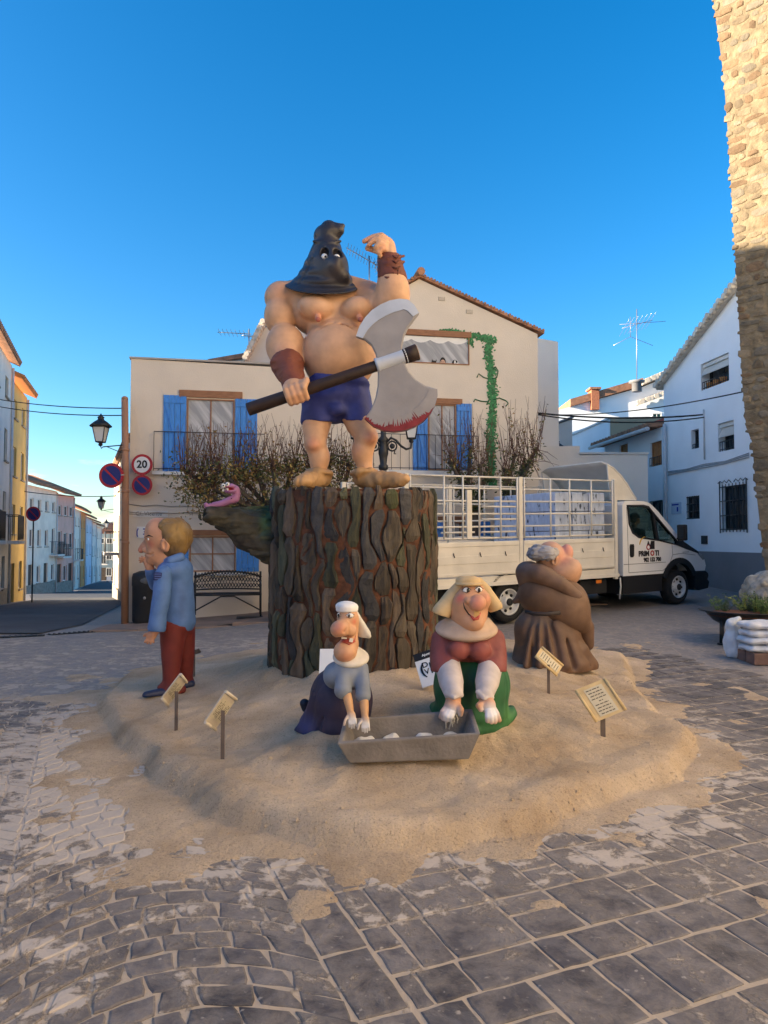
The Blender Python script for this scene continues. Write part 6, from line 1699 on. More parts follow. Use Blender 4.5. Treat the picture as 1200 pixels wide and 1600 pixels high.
K = Sculpt(); K.E(c(410, 395, .0), (r_(90), .175, r_(106)), Ry(-.1), k=.02); K.E(c(365, 345, .0), (r_(55), .15, r_(40)), Ry(-.4), k=.03); K.E(c(400, 470, .0), (r_(62), .13, r_(40)), k=.04)
K.L([c(325, 400, -.13), c(330, 430, -.13)], [r_(14), r_(8)], .02); K.ridge(.010, 9, (.8, 1.2, .6)); K.noise(.006, 14)
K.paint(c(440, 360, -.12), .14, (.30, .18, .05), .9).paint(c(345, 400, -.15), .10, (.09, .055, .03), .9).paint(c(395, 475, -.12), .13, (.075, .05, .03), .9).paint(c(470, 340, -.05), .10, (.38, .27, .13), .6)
K.mesh("hair", .006, (.25, .15, .05), M_PAINT, mn)
K = Sculpt()
K.L([c(286, 575, .02), c(276, 545, .0)], [r_(22), r_(22)], .01); K.E(c(268, 522, -.01), (r_(22), .035, r_(26)), k=.015)
for i, (x, y) in enumerate(((228, 508), (226, 520), (230, 530), (238, 500))): K.L([c(258, 508 + 7 * i, -.03 + .016 * i), c((258 + x) / 2, (508 + 7 * i + y) / 2 - 4, -.04 + .016 * i), c(x, y - 2, -.04 + .016 * i)], [r_(7), r_(6.5), r_(5)], .003)
K.L([c(280, 515, .02), c(272, 498, .02), c(262, 490, .01)], [r_(8), r_(7), r_(5)], .004)
K.mesh("hand", .0045, (.50, .25, .15), M_PAINT, mn); K = Sculpt()
K.L([c(312, 880, -.26), c(296, 905, -.26)], [r_(22), r_(20)], .01); K.E(c(285, 915, -.26), (r_(25), .03, r_(24)), k=.015)
for i, (x, y) in enumerate(((255, 944), (268, 950), (284, 952), (300, 945))): K.L([c(270 + 9 * i, 925, -.27), c((270 + 9 * i + x) / 2 - 2, 938, -.275), c(x, y, -.27)], [r_(8), r_(7), r_(5.5)], .003)
K.L([c(272, 900, -.27), c(258, 903, -.275), c(250, 912, -.27)], [r_(8), r_(7), r_(5.5)], .004)
K.mesh("hand", .0045, (.50, .25, .15), M_PAINT, mn)

# --- grinning worm on the branch
c = lambda x, y, dy=0.0: at(310 + x / 12.0, 740 + y / 12.0, 7.1 + dy)
r_ = lambda v: v / 12.0 * 7.1 / F
pxc = lambda x, y: (310 + x / 12.0, 740 + y / 12.0)
wm = thing("worm_figure", "small grinning pink-purple worm figure lying on the branch stub", "figurine", c(430, 640))
K = Sculpt()
K.L([c(140, 580, -.03), c(160, 620, -.02), c(300, 590, 0), c(450, 560, .0), c(600, 500, .0), (c(690, 470, .02))], [r_(40), r_(46), r_(58), r_(64), r_(72), r_(76)], .01)
K.L([c(690, 470, .02), c(715, 380, .02), c(690, 300, .01), c(620, 250, .0)], [r_(76), r_(74), r_(82), r_(66)], .01); K.E(c(600, 330, -.02), (r_(110), .05, r_(46)), k=.01); K.E(c(590, 240, -.02), (r_(100), .05, r_(42)), k=.01)
K.E(c(560, 285, -.06), (r_(115), .05, r_(30)), k=.006, mode='s')
K.paint(c(140, 580, 0), .06, (.20, .08, .20), .8).paint(c(620, 470, -.05), .06, (.45, .16, .28), .6).paint(c(560, 285, -.04), (.08, .1, .025), (.45, .03, .03), 1.5)
K.mesh("body", .004, (.36, .155, .30), M_PAINT, wm)
for x, y in ((545, 200), (470, 225)): e = MB().ball(c(x, y, -.06), r_(40), 12).build("eye", M_EYEW, wm); MB().ball(c(x - 4, y, -.085), r_(15), 8).build("pupil", M_PUPIL, e)
for x, y in ((550, 295), (462, 315)): MB().box(c(x, y, -.07), (r_(24), .008, r_(44))).build("tooth", M_TOOTH, wm, bevel=.002)
for x, y in ((240, 548), (310, 522), (360, 510), (620, 465)):
    MB().ball(c(x, y, -.042), (r_(14), .006, r_(11)), 8).build("spot", M_DARK, wm)

# --- trough, dough
tp = lambda x, y, Y: at(430 + x / 3.0, 870 + y / 3.0, Y)
Yf, Yb = 4.62, 4.98
fl, frr = tp(292, 868, Yf - .03), tp(955, 822, Yf + .10); bl_, brr = tp(300, 755, Yb), tp(905, 712, Yb + .14)
zt1 = .352
zb1 = MZ(.02, 4.7) - .015
M_CEM = mat("grey_cement", (.20, .18, .165), .85, .35, 8, .006, 40)
tr = thing("trough", "long grey kneading trough in front of the two kneeling women", "trough", ((fl.x + frr.x) / 2, 4.8, zb1))
ftl = at(527, 1162, 4.50); ftr = at(751, 1146, 4.60); btl = at(537, 1123, 4.86); btr = at(738, 1107, 4.97)
cen = (ftl + ftr + btl + btr) / 4
def sc(p, k, z): return Vector((cen.x + (p.x - cen.x) * k, cen.y + (p.y - cen.y) * (k - .03), z))
mb = MB(); O = [ftl, ftr, btr, btl]; kin = .93
vs = [sc(p, .84, zb1) for p in O] + O + [Vector((cen.x + (p.x - cen.x) * .93, cen.y + (p.y - cen.y) * .82, cen.z + (p.z - cen.z) * .85)) for p in O] + [Vector((cen.x + (p.x - cen.x) * .80, cen.y + (p.y - cen.y) * .68, zb1 + .04)) for p in O]
fs = [(3, 2, 1, 0)]
for a, b in ((0, 4), (4, 8), (8, 12)):
    for k in range(4): fs.append((a + k, a + (k + 1) % 4, b + (k + 1) % 4, b + k))
fs.append((12, 13, 14, 15)); mb.add(vs, fs); mb.build("basin", M_CEM, tr, bevel=.010)
M_DOUGH = mat("floury_dough", (.70, .67, .62), .85, .15, 14, .004, 50)
for i, (px, py, Y, w_) in enumerate(((568, 1146, 4.80, .085), (608, 1144, 4.83, .07), (662, 1142, 4.86, .075), (700, 1138, 4.90, .07))):
    K = Sculpt(); p = at(px, py, Y); zz = zb1 + .02
    K.E((p.x, p.y, zz), (w_, .06, .075 if i < 2 else .085), k=.02); K.E((p.x + .5 * w_, p.y + .01, zz + .02), (w_ * .6, .045, .06), k=.02); K.noise(.012, 14)
    o = K.mesh("dough_lump", .007, (.70, .67, .62), M_DOUGH, None)
    tag(o, ("dough lump in the trough under the long-jawed woman's hands", "dough lump beside the long-jawed woman's dough in the trough", "small dough lump near the middle of the trough", "dough lump in the trough under the plump woman's hand")[i], "dough", "dough lumps in the trough")
mb = MB(); rd = random.Random(9)
for k in range(16):
    a = at(697 + rd.uniform(-6, 16), 1118 + rd.uniform(-2, 4), 4.9 + rd.uniform(-.03, .05)); b = a + Vector((rd.uniform(-.03, .03), rd.uniform(-.02, .02), -rd.uniform(.04, .10)))
    mb.tube([a, (a + b) / 2 + Vector((rd.uniform(-.01, .01), 0, 0)), b], .004, 5)
tag(mb.build("dough_strands", M_DOUGH), "thin dough strands hanging from the plump woman's hand into the trough", "dough", kind="stuff")
# ------------------------------------------------------------------ the truck
TA = Vector((2.1157, 12.2)); TU = Vector((0.84726, 0.53118)); TWv = Vector((-0.53118, 0.84726))
def T(s, t, z): return Vector((TA.x + TU.x * s + TWv.x * t, TA.y + TU.y * s + TWv.y * t, z + .226 + .0223 * s))
tk_u = (T(1, 0, 0) - T(0, 0, 0)).normalized(); tk_w = Vector((TWv.x, TWv.y, 0)); tk_z = tk_u.cross(tk_w).normalized()
if tk_z.z < 0: tk_z = -tk_z
TR = Matrix((tk_u, tk_w, tk_z)).transposed()
truck = thing("delivery_truck", "white cab truck with high white-barred open bed and black lettering on its door", "truck", T(1.6, 1, 0))
M_TWHITE = mat("truck_white_paint", (.82, .81, .79), .32, .06, 3, spec=.5, coat=.3); M_BEDW = mat("bed_cream_paint", (.68, .64, .56), .5, .18, 3, .001, 30)
M_TBLACK = mat("truck_black_plastic", (.014, .014, .016), .55, .2, 10); M_TYRE = mat("tyre_rubber", (.016, .016, .017), .85, .3, 20, .004, 60)
M_RIM = mat("wheel_silver", (.58, .58, .57), .4, .2, 12, metal=.15); M_CHASSIS = mat("chassis_dark", (.02, .02, .021), .7, .3, 8)
def truck_glass():
    mt, n, l, b = new_mat("cab_glass"); n.remove(b)
    tr_ = n.new("ShaderNodeBsdfTransparent"); tr_.inputs[0].default_value = (.80, .88, .82, 1); gl = n.new("ShaderNodeBsdfGlossy"); gl.inputs["Roughness"].default_value = .03
    lw = n.new("ShaderNodeLayerWeight"); lw.inputs[0].default_value = .25
    mr = n.new("ShaderNodeMapRange"); mr.inputs[3].default_value = .04; mr.inputs[4].default_value = .5; l.new(lw.outputs["Fresnel"], mr.inputs[0])
    mx = n.new("ShaderNodeMixShader"); l.new(mr.outputs[0], mx.inputs[0]); l.new(tr_.outputs[0], mx.inputs[1]); l.new(gl.outputs[0], mx.inputs[2]); l.new(mx.outputs[0], n["Material Output"].inputs[0])
    return mt
M_CABGLASS = truck_glass()
def tprism(mb, poly, t0, t1): return mb.prism([T(s, t0, z) for s, z in poly], tk_w * (t1 - t0))
def tbox(mb, s0, s1, t0, t1, z0, z1): return tprism(mb, [(s0, z0), (s1, z0), (s1, z1), (s0, z1)], t0, t1)
def arc(cx, cz, r, a0, a1, n_): return [(cx + r * math.cos(math.radians(a0 + (a1 - a0) * i / n_)), cz + r * math.sin(math.radians(a0 + (a1 - a0) * i / n_))) for i in range(n_ + 1)]
FWS = 4.52
cabp = [(2.84, .64), (FWS - .52, .64)] + arc(FWS, .36, .55, 149, 31, 10) + [(5.36, .64), (5.40, .74), (5.36, .86), (5.26, .97), (5.08, 1.07), (4.86, 1.16), (4.66, 1.25), (4.56, 1.34), (4.25, 1.58), (3.9, 1.86), (3.74, 1.97), (3.62, 2.035), (3.45, 2.065), (3.1, 2.07), (2.9, 2.06), (2.84, 1.99)]
cab = tprism(MB(), cabp, 0.0, 1.96).build("cab", M_TWHITE, truck)
cut = MB(); tprism(cut, [(2.92, .75), (4.28, .75), (4.30, 1.19), (4.50, 1.20), (4.42, 1.36), (3.68, 1.93), (3.55, 1.99), (2.92, 1.99)], .07, 1.89)
carve(cab, cut)
winp = [(2.97, 1.98), (3.02, 1.62), (3.12, 1.45), (3.30, 1.36), (3.9, 1.29), (4.5, 1.185), (4.44, 1.30), (4.1, 1.56), (3.72, 1.86), (3.60, 1.96), (3.45, 1.985)]
cut = MB(); tprism(cut, winp, -.3, 2.3); carve(cab, cut)
cut = MB()
for dz in (0,): cut.prism([T(3.66, .14, 2.06), T(4.62, .14, 1.36), T(4.40, .14, 1.30), T(3.58, .14, 1.93)], tk_w * 1.68)
carve(cab, cut)
bm = bmesh.new(); bm.from_mesh(cab.data); bmesh.ops.recalc_face_normals(bm, faces=bm.faces); bm.to_mesh(cab.data); bm.free()
cab.data.materials.append(M_TBLACK)
for f in cab.data.polygons:
    d_ = f.center + WL[truck]; dv = Vector((d_.x - TA.x, d_.y - TA.y)); s_, t_ = dv.dot(TU), dv.dot(TWv); z_ = d_.z - .226 - .0223 * s_
    if .05 < t_ < 1.91 and 2.88 < s_ < 4.52 and .73 < z_ < 2.01 and z_ < 2.03 - max(0, (s_ - 3.5)) * .78: f.material_index = 1
# black frames round the side window, glass, pillar
def frame_ring(poly, t0, t1, w_, name, material, par):
    cx = sum(p[0] for p in poly) / len(poly); cz = sum(p[1] for p in poly) / len(poly); n_ = len(poly); mb = MB()
    inn = [(x + (cx - x) * w_ / math.hypot(cx - x, cz - z), z + (cz - z) * w_ / math.hypot(cx - x, cz - z)) for x, z in poly]
    out = [(x - (cx - x) * .015, z - (cz - z) * .03) for x, z in poly]
    vs = [T(x, t0, z) for x, z in out] + [T(x, t0, z) for x, z in inn] + [T(x, t1, z) for x, z in out] + [T(x, t1, z) for x, z in inn]; fs = []
    for k in range(n_):
        j = (k + 1) % n_; fs += [(k, j, n_ + j, n_ + k), (2 * n_ + k, 3 * n_ + k, 3 * n_ + j, 2 * n_ + j), (k, 2 * n_ + k, 2 * n_ + j, j), (n_ + k, n_ + j, 3 * n_ + j, 3 * n_ + k)]
    return mb.add(vs, fs).build(name, material, par)
for t0, t1 in ((-.012, .05), (1.91, 1.972)):
    fr_ = frame_ring(winp, t0, t1, .035, "window_frame", M_TBLACK, truck)
    tprism(MB(), [(3.70, 1.88), (3.76, 1.84), (3.90, 1.30), (3.82, 1.31)], t0 - .002 if t0 < 0 else t0, t1 + .002).build("pillar", M_TBLACK, fr_)
    tprism(MB(), winp, t0 + .022, t0 + .027).build("side_window", M_CABGLASS, truck)
# black wedge running from the window to the headlight
tprism(MB(), [(4.40, 1.20), (4.55, 1.34), (4.70, 1.24), (5.12, 1.05), (5.18, .99), (4.75, 1.10)], -.012, .0).build("black_trim", M_TBLACK, truck)
MB().prism([T(3.65, .16, 2.035), T(4.585, .16, 1.345), T(4.58, .16, 1.34), T(3.645, .16, 2.03)], tk_w * 1.64).build("windscreen", M_CABGLASS, truck)
# lower black sill, arches, bumper
tbox(MB(), 2.84, FWS - .53, .01, 1.95, .30, .655).build("black_sill", M_TBLACK, truck)
arcp = arc(FWS, .36, .575, 158, 22, 14) + arc(FWS, .36, .46, 22, 158, 14)
for t0 in (-.02, 1.90): tprism(MB(), arcp, t0, t0 + .09).build("wheel_arch", M_TBLACK, truck)
tprism(MB(), [(FWS - .46, .45), (FWS + .46, .45), (FWS + .40, .80), (FWS - .40, .80)], .34, 1.6).build("wheel_housing", M_CHASSIS, truck)
bmp = [(FWS + .50, .62), (5.38, .63), (5.47, .58), (5.48, .52), (5.44, .46), (5.50, .40), (5.46, .27), (5.15, .24), (FWS + .50, .30)]
tprism(MB(), bmp, -.01, 1.97).build("bumper", M_TBLACK, truck, bevel=.015)
tprism(MB(), [(5.10, 1.045), (5.29, .945), (5.335, .87), (5.30, .86), (5.14, .98)], -.008, .22).build("headlight", glass_mat("headlight_glass", (.30, .31, .32), .08), truck)
tbox(MB(), 5.0, 5.395, .25, 1.7, .66, .84).build("grille", M_TBLACK, truck)
# door seams, handle, mirror
M_SEAM = mat("seam_grey", (.16, .16, .155), .6)
for pl in ([(2.955, 1.95), (2.975, 1.60), (3.00, .70)], [(3.00, .70), (4.02, .70)], [(4.30, 1.24), (4.32, 1.00), (4.22, .82), (4.02, .70)], [(4.33, 1.0), (4.62, 1.02), (5.05, .97)], [(2.86, .86), (4.10, .86)]):
    MB().tube([T(s, -.001, z) for s, z in pl], .005, 5).build("door_seam", M_SEAM, truck)
hd = tprism(MB(), [(3.04, 1.24), (3.14, 1.24), (3.15, 1.20), (3.145, 1.02), (3.12, .99), (3.05, .99), (3.03, 1.03), (3.03, 1.20)], -.016, .0).build("door_handle", M_TBLACK, truck, bevel=.006)
mr_ = MB().box(T(4.36, -.20, 1.44), (.13, .16, .32), TR).build("mirror", M_TBLACK, truck, bevel=.03); MB().tube([T(4.45, -.02, 1.32), T(4.38, -.18, 1.34)], .02, 8).build("mirror_arm", M_TBLACK, mr_); MB().box(T(4.29, -.20, 1.46), (.008, .13, .26), TR).build("mirror_glass", M_GLASS, mr_)
# lettering and emblem on the door
M_LET = mat("black_lettering", (.02, .016, .016), .5); M_RED = mat("red_lettering", (.42, .02, .02), .5); M_YEL = mat("yellow_emblem", (.62, .36, .05), .5)
uu = tuple(tk_u); zz = tuple(tk_z)
text_mesh("PRIM", .14, "lettering", M_LET, truck, T(3.44, -.006, 1.045), uu, zz, .002, bold=.006, width=1.05)
text_mesh("O", .14, "lettering_red", M_RED, truck, T(3.69, -.006, 1.045), uu, zz, .002, bold=.006); text_mesh("TI", .14, "lettering", M_LET, truck, T(3.83, -.006, 1.045), uu, zz, .002, bold=.006, width=1.05)
text_mesh("902 152 700", .108, "lettering", M_LET, truck, T(3.69, -.006, .925), uu, zz, .002, bold=.005, width=.95)
tbox(MB(), 4.64, 4.84, -.005, -.001, 1.035, 1.045).build("small_badge", M_SEAM, truck)
MB().tube([T(3.47 + .15 * math.cos(a), -.006, 1.22 + .15 * math.sin(a)) for a in [math.radians(180 - 14 * k) for k in range(8)]], [.004, .011, .014, .015, .014, .011, .008, .004], 6).build("emblem_arc", M_YEL, truck)
tprism(MB(), [(3.66, 1.29), (3.76, 1.29), (3.76, 1.13), (3.60, 1.13)], -.007, -.002).build("emblem_block", M_LET, truck)
MB().lathe(T(3.57, -.004, 1.17), [(.055, 0), (.055, .004)], 20, axis=tuple(-tk_w)).build("emblem_disc", M_RED, truck); MB().lathe(T(3.57, -.009, 1.17), [(.035, 0), (.035, .003)], 20, axis=tuple(-tk_w)).build("emblem_eye", M_TWHITE, truck)
tprism(MB(), [(3.53, 1.20), (3.57, 1.30), (3.63, 1.20), (3.60, 1.18)], -.008, -.003).build("emblem_mark", M_LET, truck)
# wind deflector on the cab roof
crv = [(3.42, 2.09), (3.30, 2.22), (3.14, 2.42), (2.96, 2.60), (2.76, 2.75), (2.60, 2.82)]
mb = MB(); n_ = len(crv); vs = []
for t in (.12, .3, 1.66, 1.84):
    k_ = 0 if t in (.3, 1.66) else .07
    vs += [T(s - k_ * .3, t, z - k_ * (z - 2.09) / .7) for s, z in crv]
fs = [(a * n_ + k, a * n_ + k + 1, (a + 1) * n_ + k + 1, (a + 1) * n_ + k) for a in range(3) for k in range(n_ - 1)]
mb.add(vs, fs, True)
for t in (.12, 1.84):
    p = [T(s - .02, t, z - .07 * (z - 2.09) / .7) for s, z in crv] + [T(2.66, t, 2.09)]
    mb.add(p, [tuple(range(len(p)))])
dfl = mb.build("wind_deflector", M_BEDW, truck); sm = dfl.modifiers.new("thickness", 'SOLIDIFY'); sm.thickness = .03
# bed: floor, dropsides, posts, cages
tbox(MB(), -2.1, 2.70, .0, 2.0, .68, .80).build("bed_floor", M_BEDW, truck, bevel=.01)
for s0, s1 in ((-2.08, .20), (.30, 2.58)):
    for t0, t1 in ((-.025, .0), (2.0, 2.025)):
        d_ = tbox(MB(), s0, s1, t0, t1, .815, 1.375).build("dropside", M_BEDW, truck, bevel=.006)
        if t0 < 0:
            for z0, z1 in ((1.30, 1.36), (.83, .87)): tbox(MB(), s0 + .02, s1 - .02, t0 - .012, t0 + .001, z0, z1).build("rib", M_BEDW, d_, bevel=.004)
            tbox(MB(), s0 + .05, s1 - .05, t0 - .008, t0 + .001, 1.02, 1.15).build("rib", M_BEDW, d_, bevel=.004)
            for k in range(4):
                s_ = s0 + (s1 - s0) * (k + .6) / 4.2; MB().tube([T(s_, t0 - .01, 1.20), T(s_, t0 - .02, 1.16), T(s_ + .02, t0 - .015, 1.13)], .008, 5).build("hook", M_CHASSIS, d_)
tbox(MB(), -2.1, 2.7, -.03, .0, .64, .70).build("side_rail", M_BEDW, truck)
for s_, h_ in ((.25, 2.46), (2.64, 2.47), (-2.1, 2.46)):
    for t0 in (-.02, 1.96): tbox(MB(), s_ - .04, s_ + .04, t0, t0 + .06, .78 if s_ < 2 else .60, h_).build("post", M_BEDW, truck, bevel=.006)
tbox(MB(), 2.60, 2.68, .045, 1.955, .82, 1.5).build("headboard", M_BEDW, truck)
def cage(s0, s1, t, zs, ss, extra=()):
    p = MB(); p.tube([T(s0, t, zs[0]), T(s1, t, zs[0])], .018, 6); fr_ = p.build("cage_panel", M_BEDW, truck)
    for z in zs[1:]: MB().tube([T(s0, t, z), T(s1, t, z)], .016, 6).build("bar", M_BEDW, fr_)
    for s in ss: MB().tube([T(s, t - .02, zs[0]), T(s, t - .02, zs[-1])], .016, 6).build("bar", M_BEDW, fr_)
    for a, b, z0, z1 in extra: MB().tube([T(a, t, z0), T(b, t, z1)], .016, 6).build("bar", M_BEDW, fr_)
Zc = [1.43, 1.62, 1.83, 2.04, 2.25, 2.44]
cage(-2.05, .20, .01, Zc[:1] + Zc[1:], [-2.03, -1.38, -1.0, -.66, -.2, .17], [(-.88, -.88, 1.43, 2.2), (-1.42, -.75, 1.53, 1.53), (-.6, .15, 1.53, 1.53), (-.6, .15, 1.74, 1.74), (-.6, .15, 1.95, 1.95)])
tbox(MB(), -.92, -.82, -.02, .03, 1.42, 2.22).build("post", M_BEDW, truck, bevel=.004)
cage(.30, 2.58, .01, Zc, [.33, .95, 1.42, 1.98, 2.55])
cage(-2.05, .20, 1.98, [1.43, 1.75, 2.08, 2.44], [-2.03, -1.2, -.4, .17]); cage(.30, 2.58, 1.98, [1.43, 1.75, 2.08, 2.44], [.33, 1.1, 1.8, 2.55])
# chassis and wheels
for t0 in (.5, 1.3): tbox(MB(), -2.0, 4.6, t0, t0 + .12, .42, .62).build("chassis_beam", M_CHASSIS, truck)
tbox(MB(), .75, 1.55, .08, .45, .30, .62).build("fuel_tank", M_CHASSIS, truck, bevel=.04); tbox(MB(), 1.8, 2.5, .1, .5, .34, .6).build("battery_box", M_CHASSIS, truck, bevel=.02)
MB().tube([T(2.74, -.01, .62), T(2.75, -.015, .45), T(2.72, -.01, .22)], .014, 6).build("hanging_strap", M_BEDW, truck)
tbox(MB(), 2.06, 2.2, -.035, -.03, .55, .61).build("side_reflector", mat("amber_reflector", (.6, .16, .02), .3), truck)
def wheel(s, t, side, dual=False):
    cw_ = T(s, t, .345); ax_ = -tk_w * side
    w = MB().lathe(cw_, [(.22, -.115), (.30, -.115), (.333, -.095), (.345, -.06), (.345, .06), (.333, .095), (.30, .115), (.222, .115), (.215, .0), (.02, .0)], 36, axis=tuple(ax_)).build("wheel", M_TYRE, truck)
    MB().lathe(cw_, [(.01, -.02), (.222, -.02), (.222, .10), (.225, .118), (.205, .122), (.195, .09), (.175, .05 if not dual else .02), (.12, .06 if not dual else .03), (.10, .10 if not dual else .09), (.07, .115), (.02, .115)], 36, axis=tuple(ax_)).build("rim", M_RIM, w)
    a_ = ax_.orthogonal().normalized(); b2 = ax_.cross(a_)
    for k in range(8):
        an = 2 * math.pi * k / 8; q = cw_ + (a_ * math.cos(an) + b2 * math.sin(an)) * .15 + ax_ * (.062 if not dual else .034)
        MB().ball(q, (.028, .028, .028), 8).build("rim_hole", M_CHASSIS, w)
    MB().lathe(cw_, [(.065, .10), (.062, .135), (.03, .14)], 16, axis=tuple(ax_)).build("hub", M_CHASSIS, w)
wheel(0, .13, 1, True); wheel(0, 1.87, -1, True); wheel(FWS, .13, 1); wheel(FWS, 1.83, -1)
MB().tube([T(0, .13, .345), T(0, 1.87, .345)], .06, 10).build("axle", M_CHASSIS, truck); MB().tube([T(FWS, .13, .345), T(FWS, 1.83, .345)], .05, 10).build("axle", M_CHASSIS, truck)
tprism(MB(), arc(0, .36, .50, 165, 15, 12) + arc(0, .36, .46, 15, 165, 12), .0, .30).build("mudguard", M_CHASSIS, truck)
tprism(MB(), [(-.62, .2), (-.60, .2), (-.52, .55), (-.54, .55)], .02, .30).build("mud_flap", M_CHASSIS, truck)
# seats and steering wheel
for t0 in (.30, 1.22): tbox(MB(), 3.4, 3.9, t0, t0 + .5, .80, .94).build("seat", M_CHASSIS, truck, bevel=.05); tbox(MB(), 3.34, 3.46, t0, t0 + .5, .96, 1.5).build("seat_back", M_CHASSIS, truck, bevel=.05)
tbox(MB(), 4.14, 4.27, .1, 1.85, 1.0, 1.17).build("dashboard", M_CHASSIS, truck, bevel=.04)
# cartons in the bed
def carton_mat():
    mt, n, l, b = new_mat("wrapped_carton")
    P = pos_node(n); mp = n.new("ShaderNodeMapping"); mp.inputs["Scale"].default_value = (7, 7, 2.5); l.new(P, mp.inputs[0])
    nz = n.new("ShaderNodeTexNoise"); nz.inputs["Scale"].default_value = 2.2; nz.inputs["Detail"].default_value = 5; l.new(mp.outputs[0], nz.inputs["Vector"])
    r = n.new("ShaderNodeValToRGB"); e = r.color_ramp.elements; e[0].position = .34; e[0].color = (.03, .05, .10, 1); e[1].position = .40; e[1].color = (.45, .52, .66, 1); q = e.new(.58); q.color = (.50, .58, .74, 1); q = e.new(.72); q.color = (.68, .72, .80, 1)
    l.new(nz.outputs["Fac"], r.inputs[0]); l.new(r.outputs[0], b.inputs["Base Color"]); b.inputs["Roughness"].default_value = .35
    return mt
M_CARTON = carton_mat(); rk = random.Random(3)
row_l = ("bottom", "second", "third", "topmost")
col_l = ("nearest the cab", "beside the one nearest the cab", "farthest from the cab")
for ci in range(3):
    for ti in range(2):
        for zi in range(4):
            s0 = 2.50 - ci * .44; t0 = .12 + ti * .86; z0 = .81 + zi * .355
            mb = MB(); mb.box(T(s0 - .21 + rk.uniform(-.012, .012), t0 + .41, z0 + .175), (.415, .80, .345), TR)
            o = mb.build("wrapped_carton", M_CARTON, None, bevel=.018)
            tag(o, f"pale blue wrapped carton in the truck bed, {row_l[zi]} layer, {col_l[ci]}" if ti == 0 else f"pale blue wrapped carton in the truck bed, {row_l[zi]} layer, inner column {('nearest', 'next to', 'away from')[ci]} the cab", "carton", "cartons stacked in the truck bed")
# person in the cab
per = thing("person", "person in dark clothes sitting in the truck cab behind the side window", "person", T(3.67, .50, 1.0))
S = Sculpt(); Tp = lambda s, t, z: T(s + .50, t - .12, z)
S.L([Tp(3.22, .55, 1.0), Tp(3.20, .55, 1.25), Tp(3.19, .55, 1.42)], [.15, .16, .15], .03); S.L([Tp(3.19, .36, 1.47), Tp(3.19, .74, 1.47)], [.07, .07], .06); S.L([Tp(3.20, .55, 1.5), Tp(3.22, .55, 1.62)], [.06, .055], .03)
S.E(Tp(3.24, .55, 1.73), (.095, .078, .12), k=.02); S.E(Tp(3.30, .55, 1.69), (.05, .055, .07), k=.03); S.L([Tp(3.335, .55, 1.745), Tp(3.355, .55, 1.71)], [.014, .017], .012); S.E(Tp(3.225, .465, 1.72), (.022, .012, .03), k=.006); S.E(Tp(3.225, .635, 1.72), (.022, .012, .03), k=.006)
for t_ in (.36, .74): S.L([Tp(3.19, t_, 1.46), Tp(3.30, t_, 1.22), Tp(3.55, t_ + (.05 if t_ < .5 else -.05), 1.18)], [.062, .05, .038], .02); S.E(Tp(3.60, t_ + (.05 if t_ < .5 else -.05), 1.18), (.045, .035, .022), k=.015)
for t_ in (.42, .68): 
    for k in range(4): S.L([Tp(3.62, t_ - .024 + .016 * k, 1.175), Tp(3.66, t_ - .024 + .016 * k, 1.168), Tp(3.675, t_ - .024 + .016 * k, 1.145)], [.008, .0075, .0065], .003)
for t_ in (.45, .65): S.L([Tp(3.25, t_, 1.04), Tp(3.62, t_, 1.06), Tp(3.72, t_, .85)], [.085, .07, .055], .03)
S.paint(Tp(3.26, .55, 1.74), .22, (.34, .19, .12), 2.0).paint(Tp(3.64, .42, 1.17), .09, (.34, .19, .12), 2).paint(Tp(3.64, .68, 1.17), .09, (.34, .19, .12), 2)
pb_ = S.mesh("body", .009, (.02, .022, .03), M_PAINT, per)
S = Sculpt(); S.E(Tp(3.225, .55, 1.77), (.10, .088, .095), k=.02); S.E(Tp(3.18, .55, 1.72), (.06, .082, .08), k=.02); S.mesh("hair", .008, (.02, .016, .013), M_PAINT, per)
